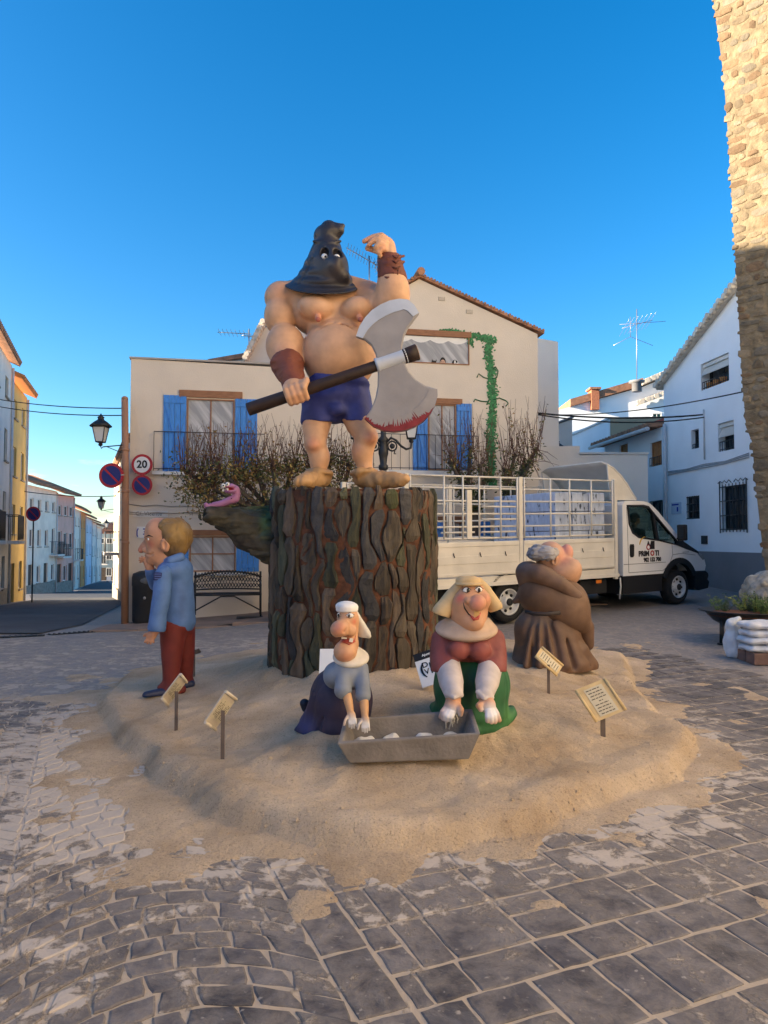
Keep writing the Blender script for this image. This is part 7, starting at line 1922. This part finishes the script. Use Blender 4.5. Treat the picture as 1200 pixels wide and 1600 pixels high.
# ------------------------------------------------------------------ trees, street furniture, signs, small things
def ghit(px, py):
    r = Vector(ray(px, py)); y = 3.0
    while y < 14:
        t = y / r.y; z = CAMZ + r.z * t
        if z <= MZ(r.x * t, y): return Vector((r.x * t, y, z))
        y += .02
    return Vector((r.x * y / r.y, y, 0))
M_TRUNK = mat("tree_bark", (.085, .065, .05), .9, .5, 8, .01, 25); M_TWIG = mat("red_brown_twig", (.115, .058, .042), .8, .4, 10)
M_LEAFS = [mat("leaf_olive", (.15, .14, .045), .7, .6, 3), mat("leaf_brown", (.24, .145, .055), .75, .6, 3), mat("leaf_dark_green", (.055, .075, .026), .6, .5, 3), mat("leaf_yellow", (.36, .27, .085), .7, .5, 3)]
def tree(label, base, top, knobs, shoots, slen, leaves, lw, seed, ivy=0, group="pollarded trees before the mural house", spread=.25):
    """pollarded tree: trunk, limbs ending in knobs, upright bare shoots, leaf clumps low in the crown"""
    R = random.Random(seed); t = thing("pollarded_tree", label, "tree", base, group)
    base = Vector(base); top = Vector(top); tr_ = MB()
    tr_.tube([base, base.lerp(top, .5) + Vector((R.uniform(-.05, .05), 0, 0)), top], [.16, .13, .12], 10)
    sh_ = MB(); lf = [MB() for _ in M_LEAFS]
    def leafat(p, k):
        L = R.uniform(.045, .095); d = Vector((R.gauss(0, 1), R.gauss(0, 1), R.gauss(0, .7))).normalized(); e = d.orthogonal().normalized(); e.rotate(Matrix.Rotation(R.uniform(0, 6.28), 3, d)); w_ = L * .42
        n = d.cross(e) * L * .12
        lf[k].add([p, p + d * L * .5 + e * w_ * .6 + n, p + d * L, p + d * L * .5 - e * w_ * .6 + n], [(0, 1, 2, 3)])
    for kn in knobs:
        kn = Vector(kn); mid = top.lerp(kn, .5) + Vector((R.uniform(-.1, .1), R.uniform(-.1, .1), -.08))
        tr_.tube([top - Vector((0, 0, .1)), mid, kn], [.06, .045, .035], 8); tr_.ball(kn, (.06, .06, .055), 8)
        if ivy:
            for k in range(ivy):
                f = R.random(); p = (top.lerp(mid, f * 2) if f < .5 else mid.lerp(kn, f * 2 - 1)); leafat(p + Vector((R.gauss(0, .07), R.gauss(0, .07), R.gauss(0, .05))), 2 if R.random() < .7 else 0)
        for k in range(shoots):
            d = Vector((R.gauss(0, spread), R.gauss(0, spread), 1)).normalized(); L = slen * R.uniform(.5, 1.15); p0 = kn + Vector((R.gauss(0, .07), R.gauss(0, .07), .02)); bend = Vector((R.gauss(0, .06), R.gauss(0, .06), 0))
            p1 = p0 + d * L * .5 + bend; p2 = p0 + d * L + bend * 1.2 + Vector((0, 0, L * .05)); sh_.tube([p0, p1, p2], [.0075, .0055, .003], 4, cap=False)
            for q in range(R.randint(0, 2)):
                f = R.uniform(.3, .8); a = p0.lerp(p2, f); s2 = Vector((R.gauss(0, .5), R.gauss(0, .4), 1)).normalized() * L * R.uniform(.15, .35); sh_.tube([a, a + s2], [.004, .002], 3, cap=False)
            for q in range(R.randint(0, 3)): leafat(p0.lerp(p2, R.uniform(.2, 1)), R.choice((0, 1, 1)))
        lk = R.uniform(.35, 1.5); lz = R.uniform(.7, 1.4)
        for k in range(int(leaves * lk)):
            a = Vector((R.gauss(0, 1), R.gauss(0, 1), R.gauss(0, 1))); p = kn + Vector((a.x * lw[0], a.y * lw[1], a.z * lw[2] * lz - .02))
            leafat(p, R.choices((0, 1, 2, 3), (.38, .28, .24, .10))[0])
        for k in range(6 if leaves else 0):
            d = Vector((R.gauss(0, 1), R.gauss(0, .6), R.gauss(-.1, .5))).normalized() * R.uniform(.3, .6); sh_.tube([kn, kn + d * .5 + Vector((0, 0, .05)), kn + d], [.008, .006, .003], 4, cap=False)
    tr_.build("trunk", M_TRUNK, t); sh_.build("shoots", M_TWIG, t, kind="stuff")
    for k, b_ in enumerate(lf):
        if b_.v: b_.build("foliage", M_LEAFS[k], t, kind="stuff")
    return t
def gb(px, Y): x = at(px, 845, Y).x; return (x, Y, HZ(x, Y) - .03)
Y1 = 13.5
tree("leafy pollarded tree with brown-green crown left of the hooded statue's legs", gb(440, Y1), at(430, 800, Y1), [at(x, y, Y1 + d) for x, y, d in ((292, 738, 0), (318, 752, .2), (345, 735, -.2), (372, 742, .2), (400, 733, 0), (428, 740, -.2), (456, 730, .2), (330, 785, .1), (375, 790, 0), (415, 785, .2), (455, 775, 0), (305, 768, -.1))], 22, .90, 430, (.21, .24, .15), 41)
tree("leafy pollarded tree seen between the hooded statue's boots", gb(520, Y1 + .3), at(520, 800, Y1 + .3), [at(x, y, Y1 + .3 + d) for x, y, d in ((485, 728, 0), (515, 720, .2), (545, 728, 0), (535, 755, 0), (500, 760, .1))], 20, .80, 360, (.19, .22, .17), 42)
Y2 = 15.05
tree("bare pollarded tree with ivied limbs against the blue shutters, behind the truck bed", gb(742, Y2), at(742, 800, Y2), [at(x, y, Y2 + d) for x, y, d in ((704, 722, 0), (716, 735, .1), (735, 702, 0), (750, 728, -.1), (760, 745, .1), (728, 762, 0))], 12, .95, 45, (.10, .10, .12), 43, ivy=240, spread=.2)
tree("bare pollarded tree with thick knobbed limbs at the right end of the mural house", gb(787, Y2), at(788, 795, Y2), [at(x, y, Y2 + d) for x, y, d in ((790, 735, 0), (804, 712, .1), (818, 728, 0), (830, 722, -.1), (838, 702, 0), (800, 762, .1))], 12, 1.05, 40, (.10, .10, .12), 44, ivy=190, spread=.2)

# --- ornate lamp post behind the statue
M_LAMPGLASS = glass_mat("lantern_glass", (.55, .57, .58), .25); M_LAMPGREY = mat("lamp_pole_grey", (.10, .105, .11), .5, .2, 9)
def lantern(parent, base, s, name="lantern"):
    """four-sided tapered street lantern standing on base"""
    b = Vector(base); ring = lambda r, z: [b + Vector((r * s * math.cos(math.pi / 4 + k * math.pi / 2), r * s * math.sin(math.pi / 4 + k * math.pi / 2), z * s)) for k in range(4)]
    g = MB(); vs = ring(.12, .10) + ring(.21, .48); g.add(vs, [(0, 1, 5, 4), (1, 2, 6, 5), (2, 3, 7, 6), (3, 0, 4, 7)]); lo = g.build(name, M_LAMPGLASS, parent)
    f = MB()
    for k in range(4): f.tube([ring(.125, .10)[k], ring(.215, .48)[k]], .012 * s, 5)
    for r, z in ((.125, .10), (.215, .48)):
        q = ring(r, z)
        for k in range(4): f.tube([q[k], q[(k + 1) % 4]], .014 * s, 5)
    f.lathe(b, [(.03 * s, 0), (.06 * s, .03 * s), (.04 * s, .07 * s), (.12 * s, .10 * s)], 10); f.build("frame", M_IRON, lo)
    h = MB(); h.lathe(b, [(.26 * s, .485 * s), (.27 * s, .51 * s), (.17 * s, .60 * s), (.08 * s, .66 * s), (.07 * s, .70 * s), (.09 * s, .72 * s), (.03 * s, .77 * s), (.01 * s, .82 * s)], 4 * 4); h.build("hood", M_IRON, lo)
    return lo
YL = 13.0; lb = gb(599, YL); lp = thing("street_lamp", "ornate black lamp post with scrolled arms behind the axe blade", "street lamp", lb)
zt2 = at(599, 648, YL).z; x0 = lb[0]
MB().lathe((x0, YL, lb[2]), [(.16, 0), (.16, .25), (.11, .35), (.09, .8), (.075, .9), (.06, at(599, 735, YL).z - lb[2])], 16).build("post", M_LAMPGREY, lp)
zc_ = at(599, 735, YL).z
MB().lathe((x0, YL, zc_), [(.06, 0), (.085, .02), (.085, .09), (.06, .11), (.075, .25), (.09, .30), (.09, .38), (.065, .42), (.08, .52), (.10, .56), (.05, .62), (.05, .85), (.07, .9), (.02, 1.0)], 14).build("column_head", M_IRON, lp)
for sg_ in (-1, 1):
    P = lambda dx, dy: (x0 + sg_ * m(dx, YL), YL, at(599, dy, YL).z)
    ar = MB().tube([P(4, 692), P(12, 684), P(20, 688), P(28, 697), P(36, 702), P(43, 700), P(44, 692)], .022, 8).build("arm", M_IRON, lp)
    MB().tube([P(14 + 7 * math.cos(a), 697 - 7.5 * math.sin(a)) for a in [k * math.pi / 8 for k in range(17)]], .016, 6, cap=False).build("scroll", M_IRON, ar)
    MB().ball(P(14, 697), (.05, .03, .05), 10).build("rosette", M_IRON, ar); MB().tube([P(18, 704), P(17, 709), P(20, 709)], .013, 6).build("scroll_tail", M_IRON, ar)
    lantern(lp, P(44, 692), .80)
# --- wall lamps down the street
def wall_lamp(px, py, Y, s, label, wx):
    c0 = at(px, py, Y); t = thing("wall_lamp", label, "lamp", c0, "bracket lanterns along the street")
    lantern(t, c0, s); e = at(wx, py - 2 * s, Y)
    MB().tube([c0, c0 + Vector((.02, 0, -.06 * s)), Vector((c0.x + .06 * s, c0.y, c0.z - .02 * s)), e], .014 * s, 6).build("bracket", M_IRON, t)
    MB().tube([Vector((c0.x + .15 * s, c0.y, c0.z - .01)), Vector(((c0.x + e.x) / 2 + .1, c0.y, c0.z - .12 * s)), Vector((e.x, e.y, e.z - .2 * s))], .010 * s, 6).build("brace", M_IRON, t)
wall_lamp(157, 697, 14.4, .80, "black lantern on a bracket fixed to the brown pole at the corner", 193)
wall_lamp(158, 797, 33, .80, "black lantern on a bracket on the side-street house", 180); wall_lamp(166, 826, 45, .72, "smaller black lantern farther down the street", 180)

# --- brown pole with signs at the house corner
M_PINKP = mat("terracotta_pipe_paint", (.38, .20, .12), .6, .2, 4); M_SRED = mat("sign_red", (.42, .022, .03), .45, .1, 8); M_SBLUE = mat("sign_blue", (.02, .025, .16), .45, .1, 8); M_SWHITE = mat("sign_white", (.75, .75, .74), .45, .05, 8); M_ZINC = mat("zinc_post", (.32, .32, .33), .5, .2, 9, metal=.5)
pb0 = gb(197, 14.45); pole = thing("corner_pipe", "terracotta painted pole standing at the mural house corner", "pole", pb0)
MB().tube([pb0, at(196, 740, 14.45), at(195, 624, 14.45)], [.072, .068, .066], 14).build("pipe", M_PINKP, pole); MB().lathe(at(195, 624, 14.45), [(.066, 0), (.06, .04), (.03, .06)], 14).build("cap", M_PINKP, pole)
for y_ in (705, 770, 850): MB().lathe(at(196, y_, 14.45), [(.076, 0), (.076, .05)], 14).build("pipe_clip", M_PINKP, pole)
def round_sign(px, py, Y, r, kind, label, tx, post=None, yaw=0.0):
    c0 = at(px, py, Y); t = thing("traffic_sign", label, "sign", c0, "round traffic signs by the street mouth"); n = Vector((math.sin(yaw), -math.cos(yaw), 0)); xd = Vector((math.cos(yaw), math.sin(yaw), 0))
    pl = MB().lathe(c0, [(r, -.012), (r, .004), (r * .99, .006)], 40, axis=tuple(n)).build("plate", M_SRED if kind else M_SRED, t)
    MB().lathe(c0, [(r * (.78 if kind == 'park' else .76), .006), (r * (.78 if kind == 'park' else .76), .009)], 40, axis=tuple(n)).build("field", M_SBLUE if kind == 'park' else M_SWHITE, pl)
    if kind == 'park':
        d = (xd + Vector((0, 0, -1))).normalized(); e = Vector((0, 0, 1)) * .7 + xd * .7
        q = [c0 + n * .010 + d * a + e * b for a, b in ((-.80 * r, -.075 * r), (.80 * r, -.075 * r), (.80 * r, .075 * r), (-.80 * r, .075 * r))]; MB().prism(q, n * .003).build("diagonal_bar", M_SRED, pl)
    else: text_mesh("20", r * 1.0, "numerals", M_BLK, pl, c0 + n * .011, tuple(xd), (0, 0, 1), .002, bold=.006)
    if post: MB().tube([c0 + Vector((0, .03, .1)), Vector((c0.x, c0.y + .03, post))], .03, 8).build("post", M_IRON, t)
    if tx: MB().tube([c0 - n * .02, at(tx[0], tx[1], Y + .0)], .016, 6).build("bracket", M_ZINC, t)
    return t
round_sign(174, 743, 14.30, m(19.5, 14.3), 'park', "large round blue no-parking sign with red rim bracketed to the corner pole", (194, 742))
round_sign(222, 726, 14.55, m(16.5, 14.55), 'speed', "round white speed sign reading 20 on the mural house wall", None); round_sign(222, 758, 14.55, m(16, 14.55), 'park', "round blue no-parking sign on the wall under the 20 sign", None)
z_s = HZ(at(52, 803, 30).x, 30); round_sign(52, 803, 30, m(11.5, 30), 'park', "no-parking sign on a black post in front of the yellow house", None, post=z_s)

# --- bench and bin by the wall
bo = .45
def bp(px, o): 
    s, z = FH.sz(px, 900); return hp(s, o)
b0 = bp(306, bo); b1 = bp(408, bo); zg = HZ(*b1) + .03; bl_len = math.dist(b0, b1); bu = Vector(((b1[0] - b0[0]) / bl_len, (b1[1] - b0[1]) / bl_len, 0)); bn = Vector((bu.y, -bu.x, 0))
bench = thing("iron_bench", "black wrought iron bench against the mural house", "bench", (*b0, zg))
BP = lambda s, o, z: Vector((b0[0], b0[1], zg)) + bu * s + bn * o + Vector((0, 0, z))
for k in range(5): MB().tube([BP(0, .05 + .1 * k, .43), BP(bl_len / 2, .05 + .1 * k, .43), BP(bl_len, .05 + .1 * k, .43)], .022, 6).build("seat_slat", M_IRON, bench)
mb = MB()
mb.tube([BP(bl_len * f, 0 - .06 * 1, .74 + .12 * math.sin(math.pi * f) ** .7) for f in [k / 12 for k in range(13)]], .018, 6); mb.tube([BP(bl_len * f, -.02, .50 + .02 * math.sin(math.pi * f)) for f in [k / 12 for k in range(13)]], .016, 6)
mb.build("back_frame", M_IRON, bench); mb = MB()
for row in range(3):
    for k in range(11):
        f0_, f1_ = k / 11, (k + 1) / 11; h0 = .53 + row * .09
        za = lambda f, q: h0 + q * .09 + (row + q) / 3 * .10 * math.sin(math.pi * f) ** .7
        mb.tube([BP(bl_len * (f0_ + (f1_ - f0_) * j / 4), -.04, za(f0_ + (f1_ - f0_) * j / 4, .5 + .42 * math.sin(math.pi * (j / 2 + (k + row) % 2)))) for j in range(5)], .013, 5); mb.tube([BP(bl_len * (f0_ + (f1_ - f0_) * j / 4), -.04, za(f0_ + (f1_ - f0_) * j / 4, .5 - .42 * math.sin(math.pi * (j / 2 + (k + row) % 2)))) for j in range(5)], .010, 5)
mb.build("back_lattice", M_IRON, bench)
for s_ in (0.02, bl_len - .02):
    MB().tube([BP(s_, .5, 0), BP(s_, .45, .42), BP(s_, .42, .62), BP(s_, .0, .66)], .02, 6).build("armrest", M_IRON, bench); MB().tube([BP(s_, -.05, 0), BP(s_, -.02, .45), BP(s_, -.07, .86)], .022, 6).build("leg", M_IRON, bench)
MB().tube([BP(.02, .25, .1), BP(bl_len * .4, .25, .38), BP(bl_len * .6, .25, .38), BP(bl_len - .02, .25, .1)], .014, 6).build("brace", M_IRON, bench)
bi = bp(231, .32); zb_ = HZ(*bi) + .03; bn_ = thing("litter_bin", "dark round litter bin with oval mouth at the house corner", "bin", (*bi, zb_))
M_BIN = mat("bin_dark_grey", (.022, .024, .028), .5, .3, 10)
MB().lathe((*bi, zb_), [(.23, 0), (.245, .05), (.25, .72), (.26, .74), (.26, .90), (.24, .97), (.12, 1.02), (.02, 1.03)], 28).build("body", M_BIN, bn_)
fd = Vector((.25, -.97, 0)); MB().ball(Vector((*bi, zb_ + .84)) + fd * .215, (.15, .06, .085), 16).build("mouth", mat("bin_mouth_grey", (.10, .11, .12), .5), bn_); MB().ball(Vector((*bi, zb_ + .50)) + fd * .245, (.03, .015, .03), 10).build("lock", M_ZINC, bn_)
sv = hp(FH.sz(395, 900)[0], .95); svt = thing("manhole_cover", "small dark rectangular inspection cover in the reddish pavement", "cover", (*sv, HZ(*sv) + .03)); MB().box((*sv, HZ(*sv) + .036), (.62, .3, .012), Rz(math.atan2(HU[1], HU[0]))).build("plate", M_GRATE, svt, bevel=.003); MB().box((*sv, HZ(*sv) + .044), (.5, .2, .006), Rz(math.atan2(HU[1], HU[0]))).build("ribs", M_GRATE, svt)

# --- little scroll-shaped verse boards on posts
M_PARCH = mat("parchment_board", (.62, .46, .235), .6, .25, 12); M_PARCHP = mat("pale_parchment_board", (.60, .52, .40), .6, .2, 12); M_SPOST = mat("sign_post_brown_grey", (.13, .10, .085), .75, .3, 10); M_INK = mat("ink_lines", (.07, .06, .05), .7); M_SPAPER = mat("paper_face", (.60, .53, .38), .6, .15, 14)
def verse(label, corners, depths, foot, top, board, lines=8, face=None, pw=.024):
    """corners: four photo pixels of the board (in order), depths relative to the foot"""
    f = ghit(*foot); t = thing("verse_sign", label, "sign", f, "verse boards stuck in the sand")
    P = [at(x, y, f.y + d) for (x, y), d in zip(corners, depths)]
    P[2] = P[1] + P[3] - P[0]
    n = (P[1] - P[0]).cross(P[3] - P[0]).normalized()
    if n.y > 0: n = -n
    bd = MB().prism(P, -n * .012).build("board", board, t, bevel=.002)
    for a, b in ((0, 3), (1, 2)): MB().tube([P[a] + n * .004, P[b] + n * .004], .011, 8).build("rolled_edge", board, bd)
    q = lambda u, v: P[0] + (P[1] - P[0]) * u + (P[3] - P[0]) * v
    if face: MB().prism([q(.2, .1) + n * .002, q(.82, .1) + n * .002, q(.82, .92) + n * .002, q(.2, .92) + n * .002], n * .002).build("paper", face, bd)
    rl = random.Random(int(foot[0]))
    for k in range(lines):
        v = .16 + .70 * k / (lines - 1)
        if k == lines // 2: a, b = .44, .58
        else: a, b = .24 + rl.uniform(0, .05), .78 - rl.uniform(0, .10)
        h = .012; u0 = a; segs = []
        while u0 < b:
            u1 = min(b, u0 + rl.uniform(.06, .14)); MB().prism([q(u0, v - h) + n * .0045, q(u1, v - h) + n * .0045, q(u1, v + h) + n * .0045, q(u0, v + h) + n * .0045], n * .001).build("text_line", M_INK, bd); u0 = u1 + .025
    c_ = at(*top, f.y + sum(depths) / 4 * .6); po = MB()
    po.box((f + c_) / 2 - Vector((0, 0, .04)), (pw, .012, (c_ - f).length + .10), Rx(0)); po.build("post", M_SPOST, t)
    return t
verse("pale tilted verse board by the standing man's shoes", [(253, 1091), (282, 1053), (298, 1060), (263, 1103)], (0, 0, .10, .10), (275, 1143), (276, 1082), M_PARCHP, face=M_SPAPER)
verse("pale tilted verse board on the open sand between man and kneeling women", [(320, 1128), (353, 1080), (375, 1089), (337, 1140)], (0, 0, .10, .10), (348, 1187), (348, 1112), M_PARCHP, face=M_SPAPER)
verse("large orange parchment verse board at the right side of the sand", [(899, 1078), (944, 1060), (979, 1110), (932, 1128)], (.05, .06, -.02, -.03), (944, 1152), (940, 1105), M_PARCH, lines=9, face=M_SPAPER, pw=.034)
verse("small orange verse board between monk and plump woman", [(836, 1026), (846, 1011), (880, 1044), (870, 1056)], (0, .10, .10, 0), (857, 1084), (857, 1040), M_PARCH, face=M_SPAPER)
verse("dark-backed verse board standing behind the red-trousered man", [(296, 1018), (309, 1014), (314, 1019), (300, 1024)], (0, .12, .12, 0), (303, 1059), (303, 1020), M_SPOST, lines=3)
# --- posters leaning on the stump
pf = Vector((at(662, 1073, 6.05).x, 6.05, MZ(at(662, 1073, 6.05).x, 6.05)))
ps = thing("poster_board", "white card with black header leaning on the stump beside the plump woman", "poster", pf)
c4 = [at(660, 1075, 6.05), at(706, 1060, 6.05), at(691, 1008, 6.30), at(645, 1024, 6.30)]; n = (c4[1] - c4[0]).cross(c4[3] - c4[0]).normalized(); n = -n if n.y > 0 else n
pbo = MB().prism(c4, -n * .008).build("card", M_SWHITE, ps); q = lambda u, v: c4[0] + (c4[1] - c4[0]) * u + (c4[3] - c4[0]) * v
MB().prism([q(0, .78) + n * .002, q(1, .78) + n * .002, q(1, 1) + n * .002, q(0, 1) + n * .002], n * .002).build("header", M_BLK, pbo)
xd = tuple((c4[1] - c4[0]).normalized()); yd = tuple((c4[3] - c4[0]).normalized())
text_mesh("Ajuntament", .032, "header_lettering", M_SWHITE, pbo, q(.58, .89) + n * .006, xd, yd, .001, bold=.001)
for tx, u, v, sz in (("(", .17, .50, .16), ("D", .30, .60, .075), ("V", .30, .40, .075), ("|", .46, .5, .12), ("D", .58, .60, .075)): text_mesh(tx, sz, "logo_lettering", M_BLK, pbo, q(u, v) + n * .004, xd, yd, .001, bold=.001)
pf2 = Vector((at(510, 1055, 6.1).x, 6.1, MZ(at(510, 1055, 6.1).x, 6.1)))
ps2 = thing("poster_board", "blank white card leaning on the stump behind the long-jawed woman", "poster", pf2)
c5 = [at(498, 1062, 6.1), at(540, 1062, 6.1), at(540, 1014, 6.33), at(500, 1014, 6.33)]; MB().prism(c5, (0, .008, 0)).build("card", M_SWHITE, ps2)
MB().prism([c5[0] + (c5[3] - c5[0]) * .12 + Vector((.02, -.003, 0)), c5[1] + (c5[2] - c5[1]) * .12 + Vector((-.02, -.003, 0)), c5[1] + (c5[2] - c5[1]) * .14 + Vector((-.02, -.003, 0)), c5[0] + (c5[3] - c5[0]) * .14 + Vector((.02, -.003, 0))], (0, .002, 0)).build("print_line", M_INK, ps2)

# --- planter bowl, sacks and wrapped bundle by the tower
Yp = 10.6; pc = at(1166, 953, Yp); zg2 = HZ(pc.x, Yp); pl = thing("planter_bowl", "wide black iron planter bowl on legs beside the tower", "planter", (pc.x, Yp, zg2))
hr = pc.z - zg2; MB().lathe((pc.x, Yp, zg2), [(.10, hr * .42), (.30, hr * .5), (.45, hr * .68), (.56, hr * .93), (.64, hr * .97), (.65, hr), (.60, hr), (.54, hr * .93), (.10, hr * .86)], 40).build("bowl", M_IRON, pl)
for k in range(4): an = math.radians(200 + 90 * k); MB().tube([(pc.x + .46 * math.cos(an), Yp + .46 * math.sin(an), zg2 + hr * .75), (pc.x + .47 * math.cos(an), Yp + .47 * math.sin(an), zg2 + .02)], .032, 8).build("leg", M_IRON, pl); MB().lathe((pc.x + .47 * math.cos(an), Yp + .47 * math.sin(an), zg2), [(.06, 0), (.06, .02)], 12).build("foot", M_IRON, pl)
MB().lathe((pc.x, Yp, zg2 + hr * .84), [(.53, 0), (.53, .03), (.3, .05), (.05, .06)], 24).build("soil", mat("reddish_soil", (.20, .085, .045), .95, .5, 20, .01, 40), pl)
rp_ = random.Random(6)
M_HERB = [mat("herb_green", (.075, .125, .03), .6, .5, 6), mat("herb_yellow_green", (.16, .19, .04), .6, .5, 6), mat("herb_dark", (.03, .06, .02), .6, .5, 6)]
for k in range(13):
    an = rp_.uniform(0, 6.28); rr = .44 * math.sqrt(rp_.random()); b = Vector((pc.x + rr * math.cos(an) - .06, Yp + rr * math.sin(an), zg2 + hr * .88)); ht = rp_.uniform(.16, .36); mb = MB()
    for s_ in range(9):
        d = Vector((rp_.gauss(0, .45), rp_.gauss(0, .45), 1)).normalized(); p1 = b + d * ht * rp_.uniform(.6, 1.1); mb.tube([b, b.lerp(p1, .5) + Vector((rp_.gauss(0, .02), rp_.gauss(0, .02), 0)), p1], [.004, .003, .002], 4, cap=False)
        for q_ in range(10):
            f = rp_.uniform(.25, 1.05); a = b.lerp(p1, f); dd = Vector((rp_.gauss(0, 1), rp_.gauss(0, 1), rp_.gauss(.3, .6))).normalized(); e = dd.orthogonal().normalized() * .010; L = rp_.uniform(.035, .06); mb.add([a, a + dd * L * .5 + e, a + dd * L, a + dd * L * .5 - e], [(0, 1, 2, 3)])
    o = mb.build("green_plant", M_HERB[k % 3], None); o.location = (0, 0, 0)
    tag(o, "low green leafy plant growing in the black planter bowl", "plant", "plants in the planter bowl")
M_SACK = mat("white_sack_plastic", (.66, .68, .70), .4, .12, 5, .006, 12); 
sk0 = ghit(1157, 1031); K = Sculpt(); sx_, sy_, sz_ = sk0.x, sk0.y + .16, HZ(sk0.x, sk0.y + .16)
K.E((sx_, sy_, sz_ + .22), (.125, .11, .24), k=.03); K.E((sx_, sy_, sz_ + .08), (.125, .115, .09), k=.04); K.L([(sx_ - .04, sy_, sz_ + .42), (sx_ + .06, sy_, sz_ + .50)], [.08, .05], .05); K.ridge(.010, 6, (1.5, 1.5, .6)); K.noise(.006, 14); K.cut((0, 0, sz_ + .002), (0, 0, -1))
K.paint((sx_, sy_ - .05, sz_ + .42), .18, (.55, .56, .50), .7)
so = K.mesh("white_sack", .010, (.60, .63, .68), M_PAINT, None); tag(so, "half-empty white plastic sack standing upright beside the stacked sacks", "sack", "white sacks by the planter")
bs = ghit(1195, 1042); bxs, bys = bs.x + .22, bs.y + .28; zg3 = HZ(bxs, bys)
pal = thing("brick_plinth", "low brown brick base carrying the stacked white sacks", "bricks", (bxs, bys, zg3)); M_BRICK = mat("brown_brick", (.16, .095, .075), .9, .4, 10, .006, 40, rnd=.2)
for i in range(3):
    for j in range(2): MB().box((bxs - .22 + .22 * i, bys - .12 + .24 * j, zg3 + .07), (.20, .22, .14)).build("brick", M_BRICK, pal, bevel=.008)
for k in range(4):
    K = Sculpt(); zz = zg3 + .145 + .095 * k + .045; ox = (.0, -.02, .01, -.01)[k]
    K.E((bxs + ox, bys, zz), (.36, .24, .062), k=.02); K.E((bxs + ox - .26, bys - .10, zz - .008), (.09, .10, .045), k=.05); K.E((bxs + ox - .26, bys + .12, zz - .008), (.09, .08, .045), k=.05); K.ridge(.008, 5, (.7, 1.4, 1)); K.noise(.004, 14)
    o = K.mesh("white_sack", .011, (.62, .64, .68), M_PAINT, None); tag(o, f"white sack lying on the brick base, {('lowest', 'second', 'third', 'topmost')[k]} of the stack", "sack", "white sacks by the planter")
wb = at(1196, 918, 11.9); K = Sculpt(); zg4 = HZ(wb.x, 11.9); K.E((wb.x, 11.9, zg4 + .45), (.36, .34, .48), k=.05); K.E((wb.x + .25, 11.9, zg4 + .3), (.34, .3, .36), k=.06); K.E((wb.x - .08, 11.75, zg4 + .2), (.3, .25, .25), k=.06); K.ridge(.035, 4); K.noise(.02, 9); K.cut((0, 0, zg4 + .0), (0, 0, -1))
K.paint((wb.x - .1, 11.6, zg4 + .3), .3, (.26, .21, .15), .8); o = K.mesh("wrapped_bundle", .018, (.27, .25, .21), paint_mat("crumpled_plastic", .3, .02, .5, .5, 9), None); tag(o, "pale crumpled plastic-wrapped bundle at the foot of the tower", "bundle")

# --- overhead cables and aerials
def cable(label, a, b, sag, r, g="overhead cables"):
    a, b = Vector(a), Vector(b); pts = [a.lerp(b, k / 16) + Vector((0, 0, -sag * 4 * (k / 16) * (1 - k / 16))) for k in range(17)]
    o = MB().tube(pts, r, 6).build("overhead_cable", M_CABLE); tag(o, label, "cable", g)
cable("thin cable from the tall yellow house to the top of the corner pole, upper one", at(-60, 612, 20), at(194, 638, 14.45), .12, .011); cable("thin cable from the tall yellow house to the corner pole, lower one", at(-60, 622, 20), at(194, 649, 14.45), .14, .011)
cable("cable across the far street near the second lantern", at(38, 768, 33), at(179, 775, 35), .1, .018)
cable("upper cable from the tower to the low roofs past the white block", at(1166, 611, 12.9), at(872, 648, 19.0), .12, .012)
cable("thick lower cable from the white house wall to the mural house, upper strand", at(1098, 648, 17.6), at(836, 645, 16.6), .10, .020); cable("thick lower cable from the white house wall to the mural house, lower strand", at(1100, 652, 17.6), at(836, 647, 16.6), .16, .016)
M_ALU = mat("aerial_aluminium", (.35, .36, .38), .35, .2, 20, metal=.7)
def aerial(label, px, y0, y1, Y, booms):
    b = at(px, y0, Y); t = thing("tv_aerial", label, "aerial", b, "rooftop aerials"); MB().tube([b, at(px, y1, Y)], .022, 6).build("mast", M_ALU, t)
    for (xa, ya, xb, yb, n_, L) in booms:
        A_, B_ = at(xa, ya, Y), at(xb, yb, Y); bo_ = MB().tube([A_, B_], .013, 5).build("boom", M_ALU, t); mb = MB()
        d = (B_ - A_).normalized(); e = Vector((d.z * .25, .85, -d.x * .25 + .12)).normalized()
        for k in range(n_): p = A_.lerp(B_, (k + .5) / n_); mb.tube([p - e * L, p + e * L], .007, 4)
        mb.build("elements", M_ALU, bo_)
    return t
aerial("tall aerial on the roof behind the hooded statue's raised hand", 577, 470, 400, 19.0, [(541, 387, 590, 415, 11, .28), (584, 408, 592, 430, 4, .2)])
aerial("small aerial above the flat parapet", 389, 560, 514, 22.0, [(340, 519, 392, 522, 8, .25), (378, 524, 396, 526, 3, .2)])
ae = aerial("tall wide-armed aerial over the brown roof right of the truck cab", 995, 600, 483, 33, [(972, 513, 1020, 500, 7, .9), (985, 495, 985, 526, 2, .1)])
MB().tube([at(958, 540, 33), at(985, 526, 33), at(1020, 540, 33)], .012, 5).build("dipole", M_ALU, ae); MB().tube([at(968, 507, 33), at(1040, 502, 33)], .012, 5).build("long_element", M_ALU, ae)
MB().lathe(at(995, 612, 33), [(.22, 0), (.22, .4), (.35, .42), (.35, .5)], 10).build("chimney_pot", M_GREYB, ae)
ht = at(871, 697, 20.5); fl_ = thing("lamp_head", "black lantern top showing above the annex wall", "lamp", ht); lantern(fl_, ht - Vector((0, 0, .45)), .8)
MB().tube([ht - Vector((0, 0, .45)), Vector((ht.x, ht.y, HZ(ht.x, ht.y)))], .05, 8).build("post", M_IRON, fl_)
